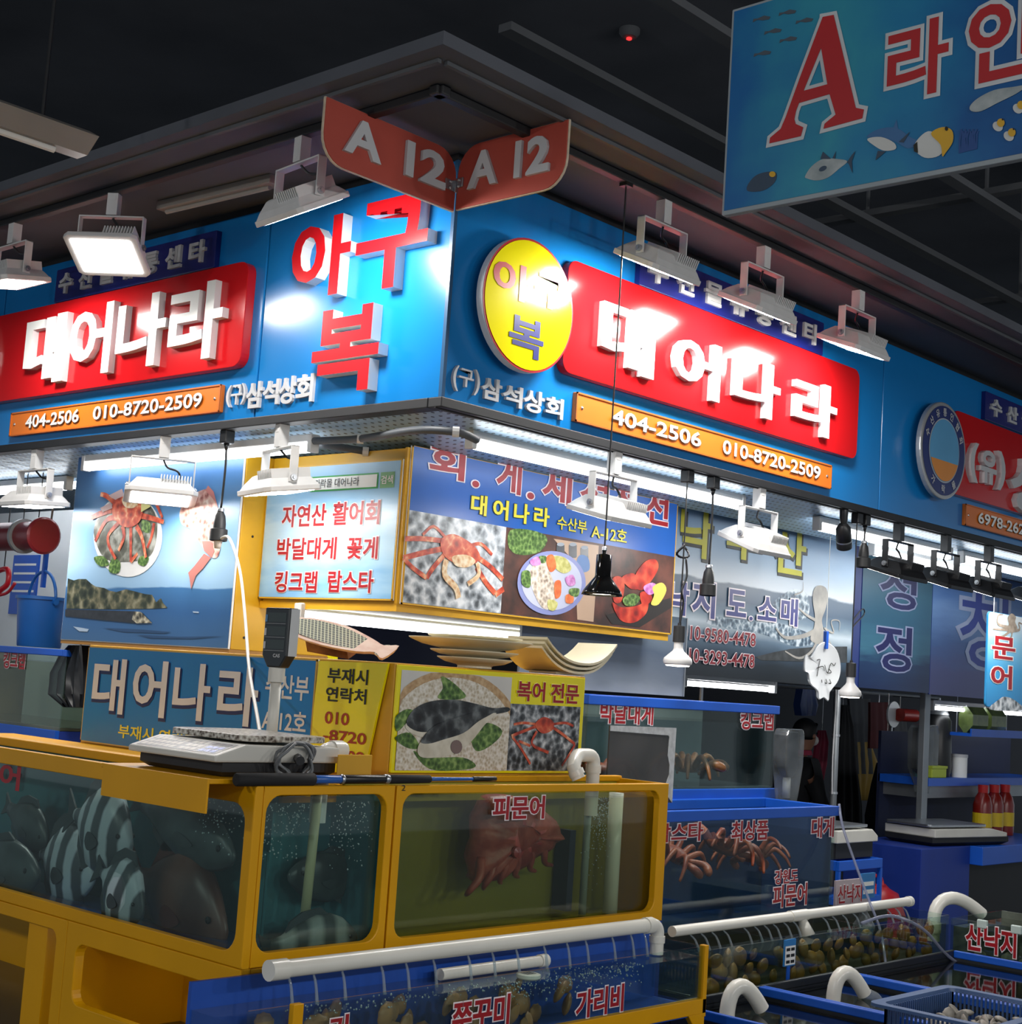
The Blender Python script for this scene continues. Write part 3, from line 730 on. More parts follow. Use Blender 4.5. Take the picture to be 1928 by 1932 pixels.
# ------------------------------------------------------------------ overhead cabinets and their posters
CABY = mat('cabinet_yellow', '#d9a41c', rough=.45, var=.1, nscale=4)
CABU = mat('cabinet_underside', '#e6ddb8', rough=.5, var=.08)
YP = .47; XC = at(748, 1140, y=YP).x; YC = at(490, 1125, x=XC).y; XL = at(441, 1150, y=YC).x        # faces of the two cabinets
ZC = at(748, 1140, y=YP).z; ZL = at(430, 1225, x=XL).z; XE = at(1262, 1195, y=YP).x; YL = at(117, 1207, x=XL).y
t = thing('overhead_cabinet', 'yellow overhead cabinet with the crab banner on its front', 'cabinet', (XC, YP, ZC))
hh = zsl(.5)-ZC-.006; wx = XE-XC-.005; wy = YC-YP
g = G(); g.box(.012, wx, .012, wy-.004, .0, hh); g.build('body', CABY, t, bevel=.003)
g = G(); g.box(.012, wx, .012, wy-.004, -.02, 0); g.build('bottom_panel', CABU, t)
for i, (a, b, c, d) in enumerate(((0, wx, 0, .012), (0, .012, .012, wy-.004))):
    g = G(); g.box(a, b, c, d, -.026, .002); g.build('trim_strip', CABY, t)
g = G(); g.box(-.002, .011, -.002, .011, .002, hh); g.build('corner_post', CABY, t)
t = thing('overhead_cabinet', 'yellow overhead cabinet behind the sea poster', 'cabinet', (XL, YC, ZL))
g = G(); g.box(0.002, .5, 0, YL-YC, .0, zsl(.5)-ZL-.006); g.build('body', CABY, t, bevel=.003)
g = G(); g.box(-.006, .5, 0, YL-YC, -.014, 0); g.build('bottom_panel', mat('cabinet_brown_edge', '#a9793a', rough=.5), t)
for z in (.05, .45):
    g = G(); g.tube([(.06, -.003, z), (.06, .002, z)], .005, 8); g.build('screw', DARK, t)

def sheet(F, x0, x1, z0, z1, m, name, label, cat='poster', depth=.008, edge=None):
    return board(F, x0, x1, z0, z1, m, name, label, cat, .002, depth, 0, edge)
# --- sea poster
t, w, h = sheet(Frame('L', XL), -YL, -YC-.002, ZL, 2.478, WHITE, 'sea_poster', 'large poster of sea, headland, crab plate and red fish', depth=.008)
f = sub(Frame('L', 0), t, 0); c7 = crop(0, 780, .25934); P = lambda pts: f.ps(c7(pts))
sky = gradmat('poster_sky_print', 0, h, ((0, '#3f6690'), (.16, '#2f5c8f'), (.29, '#3a6c9d'), (.3, '#8fb4d4'), (.42, '#9fc2de'), (.62, '#6a9ecb'), (.82, '#4a7fb6'), (1, '#37629b')), (2, 2, 10), .1)
g = G(); g.flat([(0.004, .004), (w-.004, .004), (w-.004, h-.002), (.004, h-.002)], -.001); g.build('printed_sky', sky, t)
hd = cellmat('print_headland', ((.2, '#20271f'), (.5, '#3a4132'), (.75, '#6d6a52'), (.95, '#8d8a72')), 22)
g = G(); g.use(hd).flat(P([(497, 1200), (540, 1215), (575, 1205), (630, 1205), (668, 1240), (700, 1260), (760, 1270), (800, 1290), (850, 1300), (920, 1280), (985, 1295), (1060, 1315), (1110, 1320), (1140, 1375), (1165, 1350), (1175, 1345), (1190, 1380), (1222, 1415), (1130, 1420), (800, 1425), (486, 1420)]), -.0024)
g.use(mat('print_pier', '#2c3036', rough=.4, var=.3, nscale=30)).flat(P([(480, 1425), (700, 1432), (985, 1440), (1040, 1450), (1112, 1525), (1000, 1528), (760, 1505), (478, 1475)]), -.0032)
g.use(cellmat('print_rocks', ((.2, '#3b3a34'), (.6, '#8f8a78'), (.9, '#c9c3ac')), 40)).flat(P([(980, 1440), (1030, 1445), (1112, 1525), (1000, 1528), (965, 1500)]), -.004)
g.use(hd).flat(P([(660, 1310), (700, 1290), (735, 1410), (650, 1412)]), -.0028)
g.build('printed_headland', None, t)
g = G(); pw = mat('print_foam', '#a9bcd0', rough=.4)
for q in ([(535, 1550), (600, 1560), (650, 1570), (640, 1588), (580, 1585)], [(1405, 1440), (1450, 1443), (1450, 1452), (1410, 1450)]): g.use(pw).flat(P(q), -.0026)
g.use(mat('print_wave_dark', '#2b4a70', rough=.4))
for q in ([(750, 1560), (1000, 1570), (1250, 1590), (1200, 1600), (900, 1590)], [(1000, 1610), (1300, 1625), (1640, 1620), (1400, 1640), (1100, 1635)]): g.flat(P(q), -.0026)
g.build('printed_waves', None, t)
# crab on a white plate
CRAB = cellmat('print_crab_red', ((.1, '#8f2d20'), (.45, '#c9472d'), (.75, '#de6f4a'), (.95, '#f0b48a')), 30)
CRABP = cellmat('print_crab_pale', ((.1, '#c98a5a'), (.5, '#e8c79a'), (.9, '#f6ead0')), 45)
GREEN = cellmat('print_greens', ((.1, '#2e4a1c'), (.5, '#517532'), (.9, '#8fae60')), 60)
g = G(); g.use(mat('print_plate', '#e4e5e4', rough=.35)).flat(P(ell(935, 890, 250, 300, 40)), -.003)
g.use(cellmat('print_plate_shade', ((.1, '#3b3b34'), (.5, '#5d5f52'), (.9, '#b8b9b0')), 18)).flat(P(smooth_pts([(690, 830), (780, 700), (900, 640), (1050, 640), (1130, 720), (1150, 850), (1120, 1000), (1050, 1060), (900, 1080), (780, 1060), (715, 970)])), -.0042)
for q in ([(690, 1050), (760, 1040), (800, 1100), (730, 1110)], [(820, 1060), (880, 1080), (870, 1160), (800, 1150)], [(1040, 780), (1100, 800), (1090, 870), (1040, 850)], [(1030, 1040), (1090, 1050), (1060, 1110), (1010, 1090)], [(950, 600), (1020, 590), (1020, 640), (960, 650)]):
    g.use(GREEN).flat(P(smooth_pts(q)), -.005)
g.build('printed_plate', None, t)
g = G(); g.use(CRAB)
for pts, wd in (([(860, 760), (780, 780), (700, 930)], 60), ([(870, 800), (800, 880), (800, 960), (850, 1060)], 50), ([(900, 820), (910, 900), (870, 1000)], 55), ([(960, 830), (960, 950), (960, 1080)], 50), ([(1000, 820), (1040, 900), (1070, 1050)], 55), ([(960, 1080), (1010, 1020)], 45), ([(1010, 740), (1100, 760), (1200, 790)], 60), ([(1130, 800), (1110, 900), (1080, 980)], 45), ([(820, 700), (740, 730), (670, 760)], 70), ([(860, 660), (780, 600), (740, 590)], 60), ([(1060, 680), (1130, 640), (1190, 760)], 45)):
    g.strip(P(smooth_pts(pts, False)), [wd*.25934*.00172*(1-.35*i/(len(smooth_pts(pts, False)))) for i in range(len(smooth_pts(pts, False)))], -.006)
g.flat(P(smooth_pts([(830, 660), (900, 600), (1000, 600), (1050, 680), (1030, 780), (960, 830), (880, 810), (830, 740)])), -.007)
g.use(CRABP).flat(P(smooth_pts([(900, 620), (980, 600), (1020, 650), (980, 690), (920, 680)])), -.008)
g.use(mat('print_claw_white', '#c7a9a6', rough=.4)).flat(P([(800, 600), (900, 550), (915, 600), (850, 630)]), -.008).flat(P([(740, 690), (820, 650), (830, 690), (760, 720)]), -.008)
g.use(mat('print_lemon', '#d9d58e', rough=.4)).flat(P([(1040, 660), (1080, 640), (1110, 680), (1040, 720)]), -.009)
g.build('printed_crab', None, t)
SNAP = cellmat('print_snapper', ((.1, '#8d4f46'), (.45, '#c9988c'), (.75, '#dbc0b0'), (.95, '#efe4da')), 34)
g = G(); g.use(SNAP).flat(P(smooth_pts([(1310, 740), (1330, 670), (1390, 600), (1470, 560), (1520, 555), (1560, 620), (1590, 700), (1600, 800), (1610, 900), (1605, 990), (1580, 1050), (1530, 1040), (1470, 960), (1400, 850), (1330, 810)])), -.003)
g.use(mat('print_fin_pink', '#c07a72', rough=.4)).flat(P([(1475, 930), (1540, 930), (1565, 1000), (1545, 1050), (1490, 1000)]), -.004).flat(P([(1490, 1020), (1540, 1050), (1480, 1130), (1430, 1180), (1395, 1280), (1385, 1200), (1375, 1160), (1420, 1110)]), -.004).flat(P([(1500, 560), (1520, 525), (1560, 570), (1600, 720), (1570, 640)]), -.004)
g.use(mat('print_eye_dark', '#2b2220', rough=.3)).flat(P(ell(1388, 650, 34, 26, 18)), -.005)
g.use(mat('print_claw_white', '#c7a9a6')).flat(P(ell(1395, 650, 16, 14, 14)), -.006)
g.build('printed_fish', None, t)
# --- search bar poster on the cabinet's left face
t, w, h = sheet(Frame('L', XC), -YC+.004, -YP-.013, ZC+.012, at(765, 866, x=XC).z, WHITE, 'menu_poster', 'light blue poster with red-outlined menu words and a search bar', depth=.008, edge=mat('poster_edge_yellow', '#cfa02a', rough=.4))
f = sub(Frame('L', 0), t, 0); c8 = crop(400, 780, .2697); P = lambda pts: f.ps(c8(pts))
g = G(); g.flat([(.006, .006), (w-.006, .006), (w-.006, h-.006), (.006, h-.006)], -.0045)
g.build('printed_sky', gradmat('menu_sky_print', 0, h, ((0, '#7fb3dc'), (.3, '#a9cfe8'), (.55, '#b9d8ec'), (.75, '#8dbde2'), (1, '#9cc3e0')), (3, 3, 14), .9), t)
REDM = mat('print_red', '#a3141e', rough=.4); PINKW = mat('print_pinkwhite', '#f3e7ea', rough=.4)
def pbox(P, a, b, c, d):
    """box from the middles of the left, right, bottom and top edge given in crop pixels"""
    q = P([a, b, c, d]); return (q[0][0], q[1][0], q[2][1], q[3][1])
for s, L, R, B, T in (('자연산', (500, 725), (810, 700), (655, 795), (655, 640)), ('활어회', (855, 690), (1185, 670), (1020, 780), (1020, 615)),
                      ('박달대게', (465, 950), (880, 945), (670, 1025), (670, 870)), ('꽃게', (955, 945), (1170, 940), (1060, 1020), (1060, 865)),
                      ('킹크랩', (450, 1175), (745, 1170), (600, 1255), (600, 1105)), ('랍스타', (820, 1175), (1140, 1170), (980, 1255), (980, 1100))):
    outlined(t, s, pbox(P, L, R, B, T), REDM, PINKW, -.006, .022, .035)
GRN = mat('print_green', '#2e9b48', rough=.4)
q = P([(700, 470), (1175, 415), (1175, 525), (700, 545)]); x0, x1 = q[0][0], q[1][0]; z0, z1 = q[2][1], q[1][1]
g = G(); g.use(GRN).flat([(x0, z0), (x1, z0), (x1, z1), (x0, z1)], -.006); e = .006; g.use(mat('print_white', '#eef1ef')).flat([(x0+e, z0+e), (x1-e, z0+e), (x1-e, z1-e), (x0+e, z1-e)], -.0075)
q2 = P([(1185, 470), (1285, 460)]); g.use(mat('print_green_soft', '#77a97c')).flat([(q2[0][0], z0), (q2[1][0], z0), (q2[1][0], z1), (q2[0][0], z1)], -.006)
g.build('printed_search_bar', None, t)
write(t, '가락몰 대어나라', pbox(P, (730, 485), (1040, 475), (900, 515), (900, 455)), mat('print_ink', '#3c3f40'), -.009, .005)
write(t, '검색', pbox(P, (1195, 465), (1278, 462), (1235, 495), (1235, 435)), PINKW, -.009, .01)
write(t, 'NAVER', pbox(P, (450, 520), (690, 510), (570, 548), (570, 485)), GRN, -.006, .04)
# --- crab banner on the cabinet's right face
t, w, h = sheet(Frame('R', YP), XC+.012, XE, ZC+.002, zsl(YP-.01)-.004, WHITE, 'crab_banner', 'blue banner with king crab on ice, fish plate and lobster photos', depth=.008, edge=CABY)
f = sub(Frame('R', 0), t, 0); cR = crop(740, 800, .29046); P = lambda pts: f.ps(cR(pts)); S = .29046*.00155
hz = P([(400, 610)])[0][1]; x1 = P([(720, 900)])[0][0]; x2 = P([(1330, 900)])[0][0]
BB = mat('banner_blue', '#1f5fb4', rough=.35, var=.08, nscale=3)
g = G(); g.flat([(.006, hz), (w-.006, hz), (w-.006, h-.002), (.006, h-.002)], -.0045); g.build('printed_blue_field', BB, t)
ICE = cellmat('print_ice', ((.15, '#4f5458'), (.4, '#8d949a'), (.65, '#c4cacf'), (.9, '#eff2f4')), 26)
WOOD = mat('print_dark_wood', '#3a2a26', rough=.4, hex2='#6b4034', nscale=9)
g = G(); g.use(ICE).flat([(.006, .008), (x1, .008), (x1, hz), (.006, hz)], -.0045)
g.use(WOOD).flat([(x1, .008), (w-.006, .008), (w-.006, hz), (x1, hz)], -.0045)
g.use(GREEN).flat(P(smooth_pts([(760, 690), (900, 690), (1000, 740), (950, 830), (820, 850), (750, 800)])), -.0055)
g.use(mat('print_tile_pink', '#c9a98f', rough=.4)).flat(P([(1040, 745), (1335, 790), (1300, 1285), (1195, 1270), (1180, 900)]), -.0055)
for x, z in ((1085, 800), (1165, 800), (1240, 820)):
    g.use(mat('print_bottle', '#39404a', rough=.3)).flat(P(rrect(x-26, x+26, z-20, z+70, 12)), -.0062); g.use(mat('print_bottle_rim', '#a8b0ba')).flat(P(ell(x, z-18, 24, 12, 16)), -.007)
g.use(mat('print_bottle_blue', '#6f8fc0')).flat(P(smooth_pts([(1215, 850), (1265, 870), (1270, 950), (1200, 960), (1190, 890)])), -.0065)
g.build('printed_scene', None, t)
g = G(); g.use(CRAB)
for pts, wd in (([(330, 760), (190, 745), (75, 745)], 42), ([(340, 740), (260, 665), (190, 720)], 26), ([(320, 810), (200, 835), (65, 870)], 46), ([(65, 870), (120, 930), (215, 1000)], 40), ([(330, 850), (260, 930), (215, 1000)], 44), ([(520, 850), (620, 920), (710, 1010)], 46), ([(540, 930), (600, 1030), (660, 1100)], 50), ([(660, 1110), (715, 1070)], 50), ([(500, 790), (570, 780), (640, 850)], 30)):
    q = P(smooth_pts(pts, False)); g.strip(q, [wd*S]*len(q), -.007)
g.flat(P(smooth_pts([(315, 740), (380, 715), (450, 740), (530, 800), (560, 870), (500, 920), (420, 910), (340, 870), (305, 800)])), -.008)
g.use(CRABP)
for pts, wd in (([(340, 880), (330, 980), (400, 1060), (420, 1130)], 60), ([(540, 900), (550, 980), (480, 1040)], 44)):
    q = P(smooth_pts(pts, False)); g.strip(q, [wd*S]*len(q), -.009)
g.flat(P(smooth_pts([(380, 860), (470, 850), (530, 890), (480, 930), (400, 920)])), -.009)
g.build('printed_crab', None, t)
g = G(); g.use(mat('print_plate_blue', '#8d95c9', rough=.35)).flat(P(ell(1025, 1033, 222, 208, 44)), -.008)
g.use(mat('print_plate_inner', '#c7cbe2', rough=.35)).flat(P(ell(1025, 1030, 195, 180, 40)), -.009)
FOOD = cellmat('print_fish_slices', ((.1, '#8d7a6a'), (.5, '#d3c4b2'), (.9, '#f3ece0')), 50)
g.use(FOOD).flat(P(smooth_pts([(900, 920), (980, 890), (1010, 960), (1050, 1080), (1030, 1190), (960, 1190), (900, 1080), (880, 1000)])), -.010)
for m, lst in ((mat('print_noodle', '#d8d48c', hex2='#b9b45e', nscale=60), ([(1030, 860), (1110, 870), (1150, 940), (1100, 970), (1040, 930)], [(1000, 1140), (1060, 1160), (1040, 1210), (1000, 1200)])),
               (mat('print_carrot', '#d9622e', hex2='#f08a4a', nscale=40), ([(985, 870), (1030, 850), (1050, 930), (1010, 960)], [(1040, 1030), (1080, 1020), (1080, 1110), (1045, 1130)], [(1115, 1110), (1160, 1110), (1160, 1160), (1115, 1160)])),
               (GREEN, ([(830, 960), (880, 960), (880, 1060), (830, 1040)], [(940, 860), (985, 860), (980, 900), (940, 900)], [(1140, 1070), (1200, 1070), (1190, 1120), (1140, 1110)])),
               (mat('print_orchid', '#b65aa8', hex2='#e2a8da', nscale=40), ([(880, 890), (930, 860), (950, 910), (900, 920)], [(1110, 1000), (1160, 980), (1175, 1040), (1130, 1050)]))):
    for q in lst: g.use(m).flat(P(smooth_pts(q)), -.0115)
g.build('printed_fish_plate', None, t)
LOB = cellmat('print_lobster', ((.1, '#7d1712'), (.5, '#c4301f'), (.85, '#e05a3a')), 18)
g = G(); g.use(mat('print_slate', '#2a2624', rough=.4)).flat(P([(1380, 1240), (1800, 1130), (1810, 1190), (1600, 1320), (1420, 1300)]), -.006)
g.use(LOB)
for q in ([(1560, 1040), (1580, 960), (1640, 890), (1700, 880), (1720, 930), (1680, 1010), (1610, 1080)], [(1420, 1160), (1480, 1190), (1580, 1180), (1650, 1150), (1640, 1230), (1560, 1290), (1470, 1270)], [(1420, 1010), (1470, 990), (1500, 1040), (1480, 1150), (1430, 1150)], [(1480, 1000), (1560, 970), (1600, 1060), (1540, 1070)], [(1600, 1100), (1650, 1090), (1680, 1140), (1620, 1180)]): g.flat(P(smooth_pts(q)), -.0075)
g.use(GREEN).flat(P(smooth_pts([(1490, 1130), (1550, 1100), (1600, 1130), (1560, 1180), (1500, 1175)])), -.009)
g.use(mat('print_orchid', '#b65aa8')).flat(P(smooth_pts([(1620, 1060), (1680, 1030), (1720, 1070), (1660, 1110)])), -.009)
g.use(mat('print_lemon_yellow', '#dcc85a')).flat(P(smooth_pts([(1680, 1060), (1740, 1030), (1770, 1080), (1720, 1170), (1670, 1170), (1690, 1110)])), -.009)
g.build('printed_lobster', None, t)
for s, L, R, B, T in (('회', (232, 255), (462, 290), (330, 350), (330, 120)), ('.', (508, 390), (555, 395), (530, 412), (530, 368)), ('게', (668, 330), (830, 360), (750, 450), (750, 210)), ('.', (865, 468), (912, 470), (890, 490), (890, 445)), ('세', (965, 400), (1155, 450), (1060, 515), (1060, 300)), ('선', (1212, 430), (1400, 470), (1300, 560), (1300, 350)), ('전', (1430, 480), (1580, 500), (1500, 590), (1500, 400)), ('선', (1635, 540), (1785, 580), (1710, 655), (1710, 440))):
    outlined(t, s, pbox(P, L, R, B, T), REDM, PINKW, -.007, .03, .03)
YLW = mat('print_yellow', '#e8dc3c', rough=.4); INK = mat('print_black', '#1c2328', rough=.4)
for s, L, R, B, T in (('대', (502, 520), (605, 540), (555, 592), (555, 460)), ('어', (645, 545), (745, 570), (690, 620), (690, 490)), ('나', (780, 580), (880, 600), (830, 645), (830, 515)), ('라', (910, 605), (1010, 630), (960, 665), (960, 540))):
    outlined(t, s, pbox(P, L, R, B, T), YLW, INK, -.007, .03, .025)
for s, L, R, B, T in (('수산부', (1062, 640), (1255, 665), (1160, 700), (1160, 612)), ('A-12호', (1285, 690), (1515, 715), (1400, 755), (1400, 668))):
    outlined(t, s, pbox(P, L, R, B, T), YLW, INK, -.007, .015, .02)

# ------------------------------------------------------------------ signs standing on the counter
t = thing('counter_box', 'yellow counter box carrying the blue and yellow signs', 'counter', (-.443, -.345, .0))
g = G(); g.box(0, .3, 0, 1.6, 0, 1.635); g.build('side_body', TANKYD, t, bevel=.003)
g = G(); g.box(.3, .86, 0, .3, 0, 1.635); g.build('front_body', TANKYD, t, bevel=.003)
t, w, h = sheet(Frame('L', -.445), -1.235, .016, 1.293, 1.631, WHITE, 'shop_banner', 'blue sign with big white letters behind the weighing scale', depth=.008, edge=mat('banner_edge_tan', '#c9a85a'))
f = sub(Frame('L', 0), t, 0); cB = crop(140, 1180, .25934); P = lambda pts: f.ps(cB(pts))
g = G(); g.flat([(.005, .005), (w-.005, .005), (w-.005, h-.005), (.005, h-.005)], -.0045); g.build('printed_blue_field', mat('banner_sky_blue', '#1779c0', rough=.3, var=.07, nscale=3), t)
SHN = mat('print_shadow_navy', '#14245c', rough=.4); SWH = mat('print_soft_white', '#dfe1e2', rough=.4)
for s, L, R, B, T in (('대', (150, 430), (385, 430), (270, 640), (270, 240)), ('어', (440, 450), (685, 470), (560, 665), (560, 255)), ('나', (735, 470), (1005, 470), (860, 690), (860, 275)), ('라', (1060, 500), (1355, 480), (1200, 730), (1200, 300))):
    b = pbox(P, L, R, B, T); halo(t, s, b, SHN, -.006, .022, .02, shift=(.002, -.008)); write(t, s, b, SWH, -.0085, .022)
b = pbox(P, (1400, 460), (1720, 450), (1620, 545), (1620, 365)); write(t, '수산부', b, SWH, -.006, .02)
b = pbox(P, (1375, 700), (1700, 690), (1500, 760), (1500, 615)); write(t, 'A-12호', b, SWH, -.006, .02)
b = pbox(P, (330, 780), (900, 800), (440, 830), (440, 730)); write(t, '부재시 연락처', b, YLW, -.006, .02)
# yellow trapezoid notice
F = Frame('L', -.447); pts = F.ps([(606, 1247), (736, 1252), (691, 1457), (582, 1457)])
t = thing('notice_sign', 'yellow notice with black words and a phone number in red', 'sign', (-.456, 0, 1.3), HL)
pts = [(p[0], p[1]-1.3) for p in pts]
g = G(); g.prism(pts, 0, .008); g.build('board', YELLOW, t)
f = Frame('L', -.456, (0, 1.3)); cK = crop(560, 1180, .3112); P = lambda q: f.ps(cK(q))
INKB = mat('print_ink_black', '#1d1d14', rough=.4); BRN = mat('print_brown_red', '#a83c14', rough=.4)
for s, L, R, B, T, m in (('부재시', (190, 300), (435, 310), (315, 355), (315, 262), INKB), ('연락처', (178, 420), (425, 425), (300, 470), (300, 378), INKB), ('010', (172, 560), (320, 560), (245, 602), (245, 525), BRN), ('-8720', (162, 670), (425, 675), (290, 712), (290, 640), BRN), ('-2509', (165, 790), (412, 790), (290, 828), (290, 755), BRN)):
    write(t, s, pbox(P, L, R, B, T), m, -.002, .022)
# puffer fish board
t, w, h = sheet(Frame('R', -.347), -.441, .403, 1.322, 1.63, YELLOW, 'fish_poster', 'yellow-edged poster of two puffer fish and a red crab', depth=.01)
f = sub(Frame('R', 0), t, 0); P = lambda q: f.ps(cK(q)); S = .3112*.00118
xa, xb = P([(600, 500)])[0][0]+.012, P([(1285, 600)])[0][0]; xc = P([(1705, 700)])[0][0]; zm = P([(1480, 483)])[0][1]; zb = P([(1250, 880)])[0][1]; zt = h-.014
WICK = cellmat('print_wicker', ((.1, '#b9a98c'), (.5, '#d9d0bd'), (.9, '#efeadf')), 90)
g = G(); g.use(mat('print_paper_white', '#d8d6cf', rough=.4)).flat([(xa, zb), (xb, zb), (xb, zt), (xa, zt)], -.001)
bx = [(max(xa, min(xb, p[0])), max(zb, min(zt, p[1]))) for p in P(ell(930, 700, 430, 430, 44))]
g.use(mat('print_basket_rim', '#b08a5e', hex2='#d2b48a', nscale=50)).flat(bx, -.002)
bx = [(max(xa, min(xb, p[0])), max(zb, min(zt, p[1]))) for p in P(ell(930, 715, 395, 400, 44))]
g.use(WICK).flat(bx, -.003)
for q in ([(850, 440), (880, 380), (870, 310), (920, 330), (980, 380), (1020, 430), (960, 450)], [(590, 560), (650, 510), (700, 520), (650, 600), (600, 640)], [(590, 680), (680, 650), (740, 740), (660, 740)], [(700, 760), (800, 800), (1000, 800), (1080, 850), (1000, 875), (800, 870)], [(1050, 640), (1150, 590), (1240, 640), (1180, 720), (1080, 760)]):
    g.use(GREEN).flat(P(smooth_pts(q)), -.004)
g.build('printed_basket', None, t)
PUF = cellmat('print_puffer_dark', ((.25, '#16181a'), (.55, '#34383a'), (.85, '#6d7374')), 24); PUFL = mat('print_puffer_belly', '#c9c2ae', hex2='#e2ddcc', nscale=20)
g = G(); g.use(PUFL).flat(P(smooth_pts([(650, 610), (700, 660), (800, 680), (900, 640), (850, 560), (700, 560)])), -.005)
g.use(PUF).flat(P(smooth_pts([(655, 590), (700, 510), (800, 460), (950, 450), (1080, 475), (1180, 500), (1270, 495), (1275, 520), (1180, 540), (1060, 560), (960, 600), (820, 640), (720, 640)])), -.006)
g.use(PUFL).flat(P(smooth_pts([(722, 745), (760, 690), (900, 640), (1080, 560), (1200, 530), (1130, 600), (1050, 700), (960, 770), (830, 800), (740, 795)])), -.007)
g.use(PUF).flat(P(smooth_pts([(740, 700), (820, 610), (950, 560), (1100, 520), (1190, 520), (1090, 580), (1000, 650), (880, 690), (790, 715)])), -.008)
g.use(mat('print_fin_grey', '#7d6a66')).flat(P(ell(955, 735, 35, 42, 16)), -.009)
g.build('printed_puffer_fish', None, t)
g = G(); g.use(cellmat('print_ice_dark', ((.15, '#1b1d20'), (.4, '#4a4e52'), (.65, '#8d9296'), (.95, '#d9dcde')), 40)).flat([(xb, zb), (xc, zb), (xc, zm), (xb, zm)], -.002)
g.use(CRAB)
for pts, wd in (([(1450, 600), (1370, 590), (1310, 600)], 22), ([(1450, 610), (1370, 640), (1295, 670)], 26), ([(1300, 675), (1350, 740), (1410, 840)], 24), ([(1450, 640), (1420, 720), (1520, 770)], 26), ([(1540, 600), (1620, 590), (1670, 610)], 22), ([(1550, 620), (1620, 670), (1680, 720)], 26), ([(1680, 720), (1640, 790), (1600, 850)], 22), ([(1340, 700), (1410, 730)], 22)):
    q = P(smooth_pts(pts, False)); g.strip(q, [wd*S]*len(q), -.004)
g.flat(P(smooth_pts([(1440, 590), (1490, 555), (1545, 580), (1545, 630), (1490, 655), (1450, 630)])), -.005)
g.build('printed_crab', None, t)
for s, L, R in (('복어', (1330, 395), (1500, 400)), ('전문', (1535, 405), (1705, 410))):
    outlined(t, s, pbox(P, L, R, (1500, 465), (1500, 345)), REDM, mat('print_pale_yellow', '#f2e98a'), -.003, .025, .02)
# ------------------------------------------------------------------ fish
def loft_fish(prof, n=12):
    """rings along X from (x, centre z, half height, half width)"""
    return [[(x, hw*math.cos(2*math.pi*k/n), zc+hh*math.sin(2*math.pi*k/n)) for k in range(n)] for x, zc, hh, hw in prof]
def fin_mesh(pts, y=0.0, th=.003):
    g = G(); g.prism(pts, y-th, y+th); return g
def fish(label, tail, head, hgt, skin, fin, F, wid=.3, name='fish', deep=True, group='fish in the yellow tank', flip=False, out=0.0):
    """fish between two pixels on the plane of F; hgt = body height as share of the length"""
    a, b = F.p(*tail), F.p(*head); dx, dz = b[0]-a[0], b[1]-a[1]; L = math.hypot(dx, dz)
    if F.side == 'R': loc = Vector((F.a+(a[0]+b[0])/2, F.plane, F.z+(a[1]+b[1])/2)); ux = Vector((dx/L, 0, dz/L))
    else: loc = Vector((F.plane, F.a-(a[0]+b[0])/2, F.z+(a[1]+b[1])/2)); ux = Vector((0, -dx/L, dz/L))
    ny = Vector((0, 1, 0)) if F.side == 'R' else Vector((1, 0, 0))
    uz = ux.cross(ny).normalized()
    if uz.z < 0 : uz, ny = -uz, -ny
    t = thing(name, label, 'fish', loc, 0, group)
    M3 = Matrix((ux, ny, uz)).transposed(); t.rotation_euler = M3.to_euler()
    H = hgt*L/2
    if deep: pr = ((-.36, .02, .13), (-.28, .02, .2), (-.15, .01, .62), (0, 0, .95), (.12, 0, 1.0), (.25, -.02, .88), (.36, -.06, .62), (.44, -.1, .36), (.49, -.12, .16), (.5, -.12, .06))
    else: pr = ((-.38, .0, .28), (-.28, 0, .36), (-.12, 0, .75), (.05, 0, 1.0), (.2, 0, .98), (.33, -.03, .8), (.43, -.06, .5), (.485, -.08, .25), (.5, -.08, .08))
    g = G(); g.loft(loft_fish([(x*L, z*H, h*H, h*H*wid+.003) for x, z, h in pr])); g.build('body', skin, t, smooth=1)
    g = fin_mesh([(-.35*L, .13*H), (-.5*L, .52*H), (-.46*L, .04*H), (-.5*L, -.5*H), (-.35*L, -.1*H)]); g.build('tail_fin', fin, t)
    g = fin_mesh([(.2*L, .9*H), (.1*L, 1.22*H), (-.08*L, 1.12*H), (-.2*L, .82*H), (-.26*L, .25*H), (-.1*L, .7*H)]); g.build('dorsal_fin', fin, t)
    g = fin_mesh([(-.02*L, -.88*H), (-.12*L, -1.05*H), (-.24*L, -.62*H), (-.26*L, -.16*H)]); g.build('anal_fin', fin, t)
    for s in (-1, 1):
        g = fin_mesh(smooth_pts([(.2*L, -.22*H), (.13*L, -.1*H), (.04*L, -.08*H), (.02*L, -.3*H), (.08*L, -.46*H), (.16*L, -.36*H)], True, 3), s*(H*wid*.95+.004), .0012); g.build('pectoral_fin', fin, t)
        g = G(); g.lathe([(.001, -.004), (.018*L, -.002), (.02*L, .0), (.018*L, .003), (.001, .004)], 12, (.39*L, s*(H*wid*.62+.001), .06*H), 'y'); g.build('eye', BLACKP, t)
    return t
KNIFE = stripemat('knifejaw_skin', '#4b5258', '#c9d2da', 85, sharp=.16); KNIFE2 = stripemat('knifejaw_skin_dull', '#4a5050', '#9aa09a', 70, sharp=.3)
BASS = mat('dark_bass_skin', '#2a3236', rough=.35, hex2='#4a5557', nscale=8); FIN = mat('fish_fin', '#3a4246', rough=.4, var=.2, nscale=20)
REDF = stripemat('red_brown_fish_skin', '#4a2c26', '#6d4a40', 30, sharp=.4); REDFIN = mat('red_fish_fin', '#5a2f28', rough=.4)

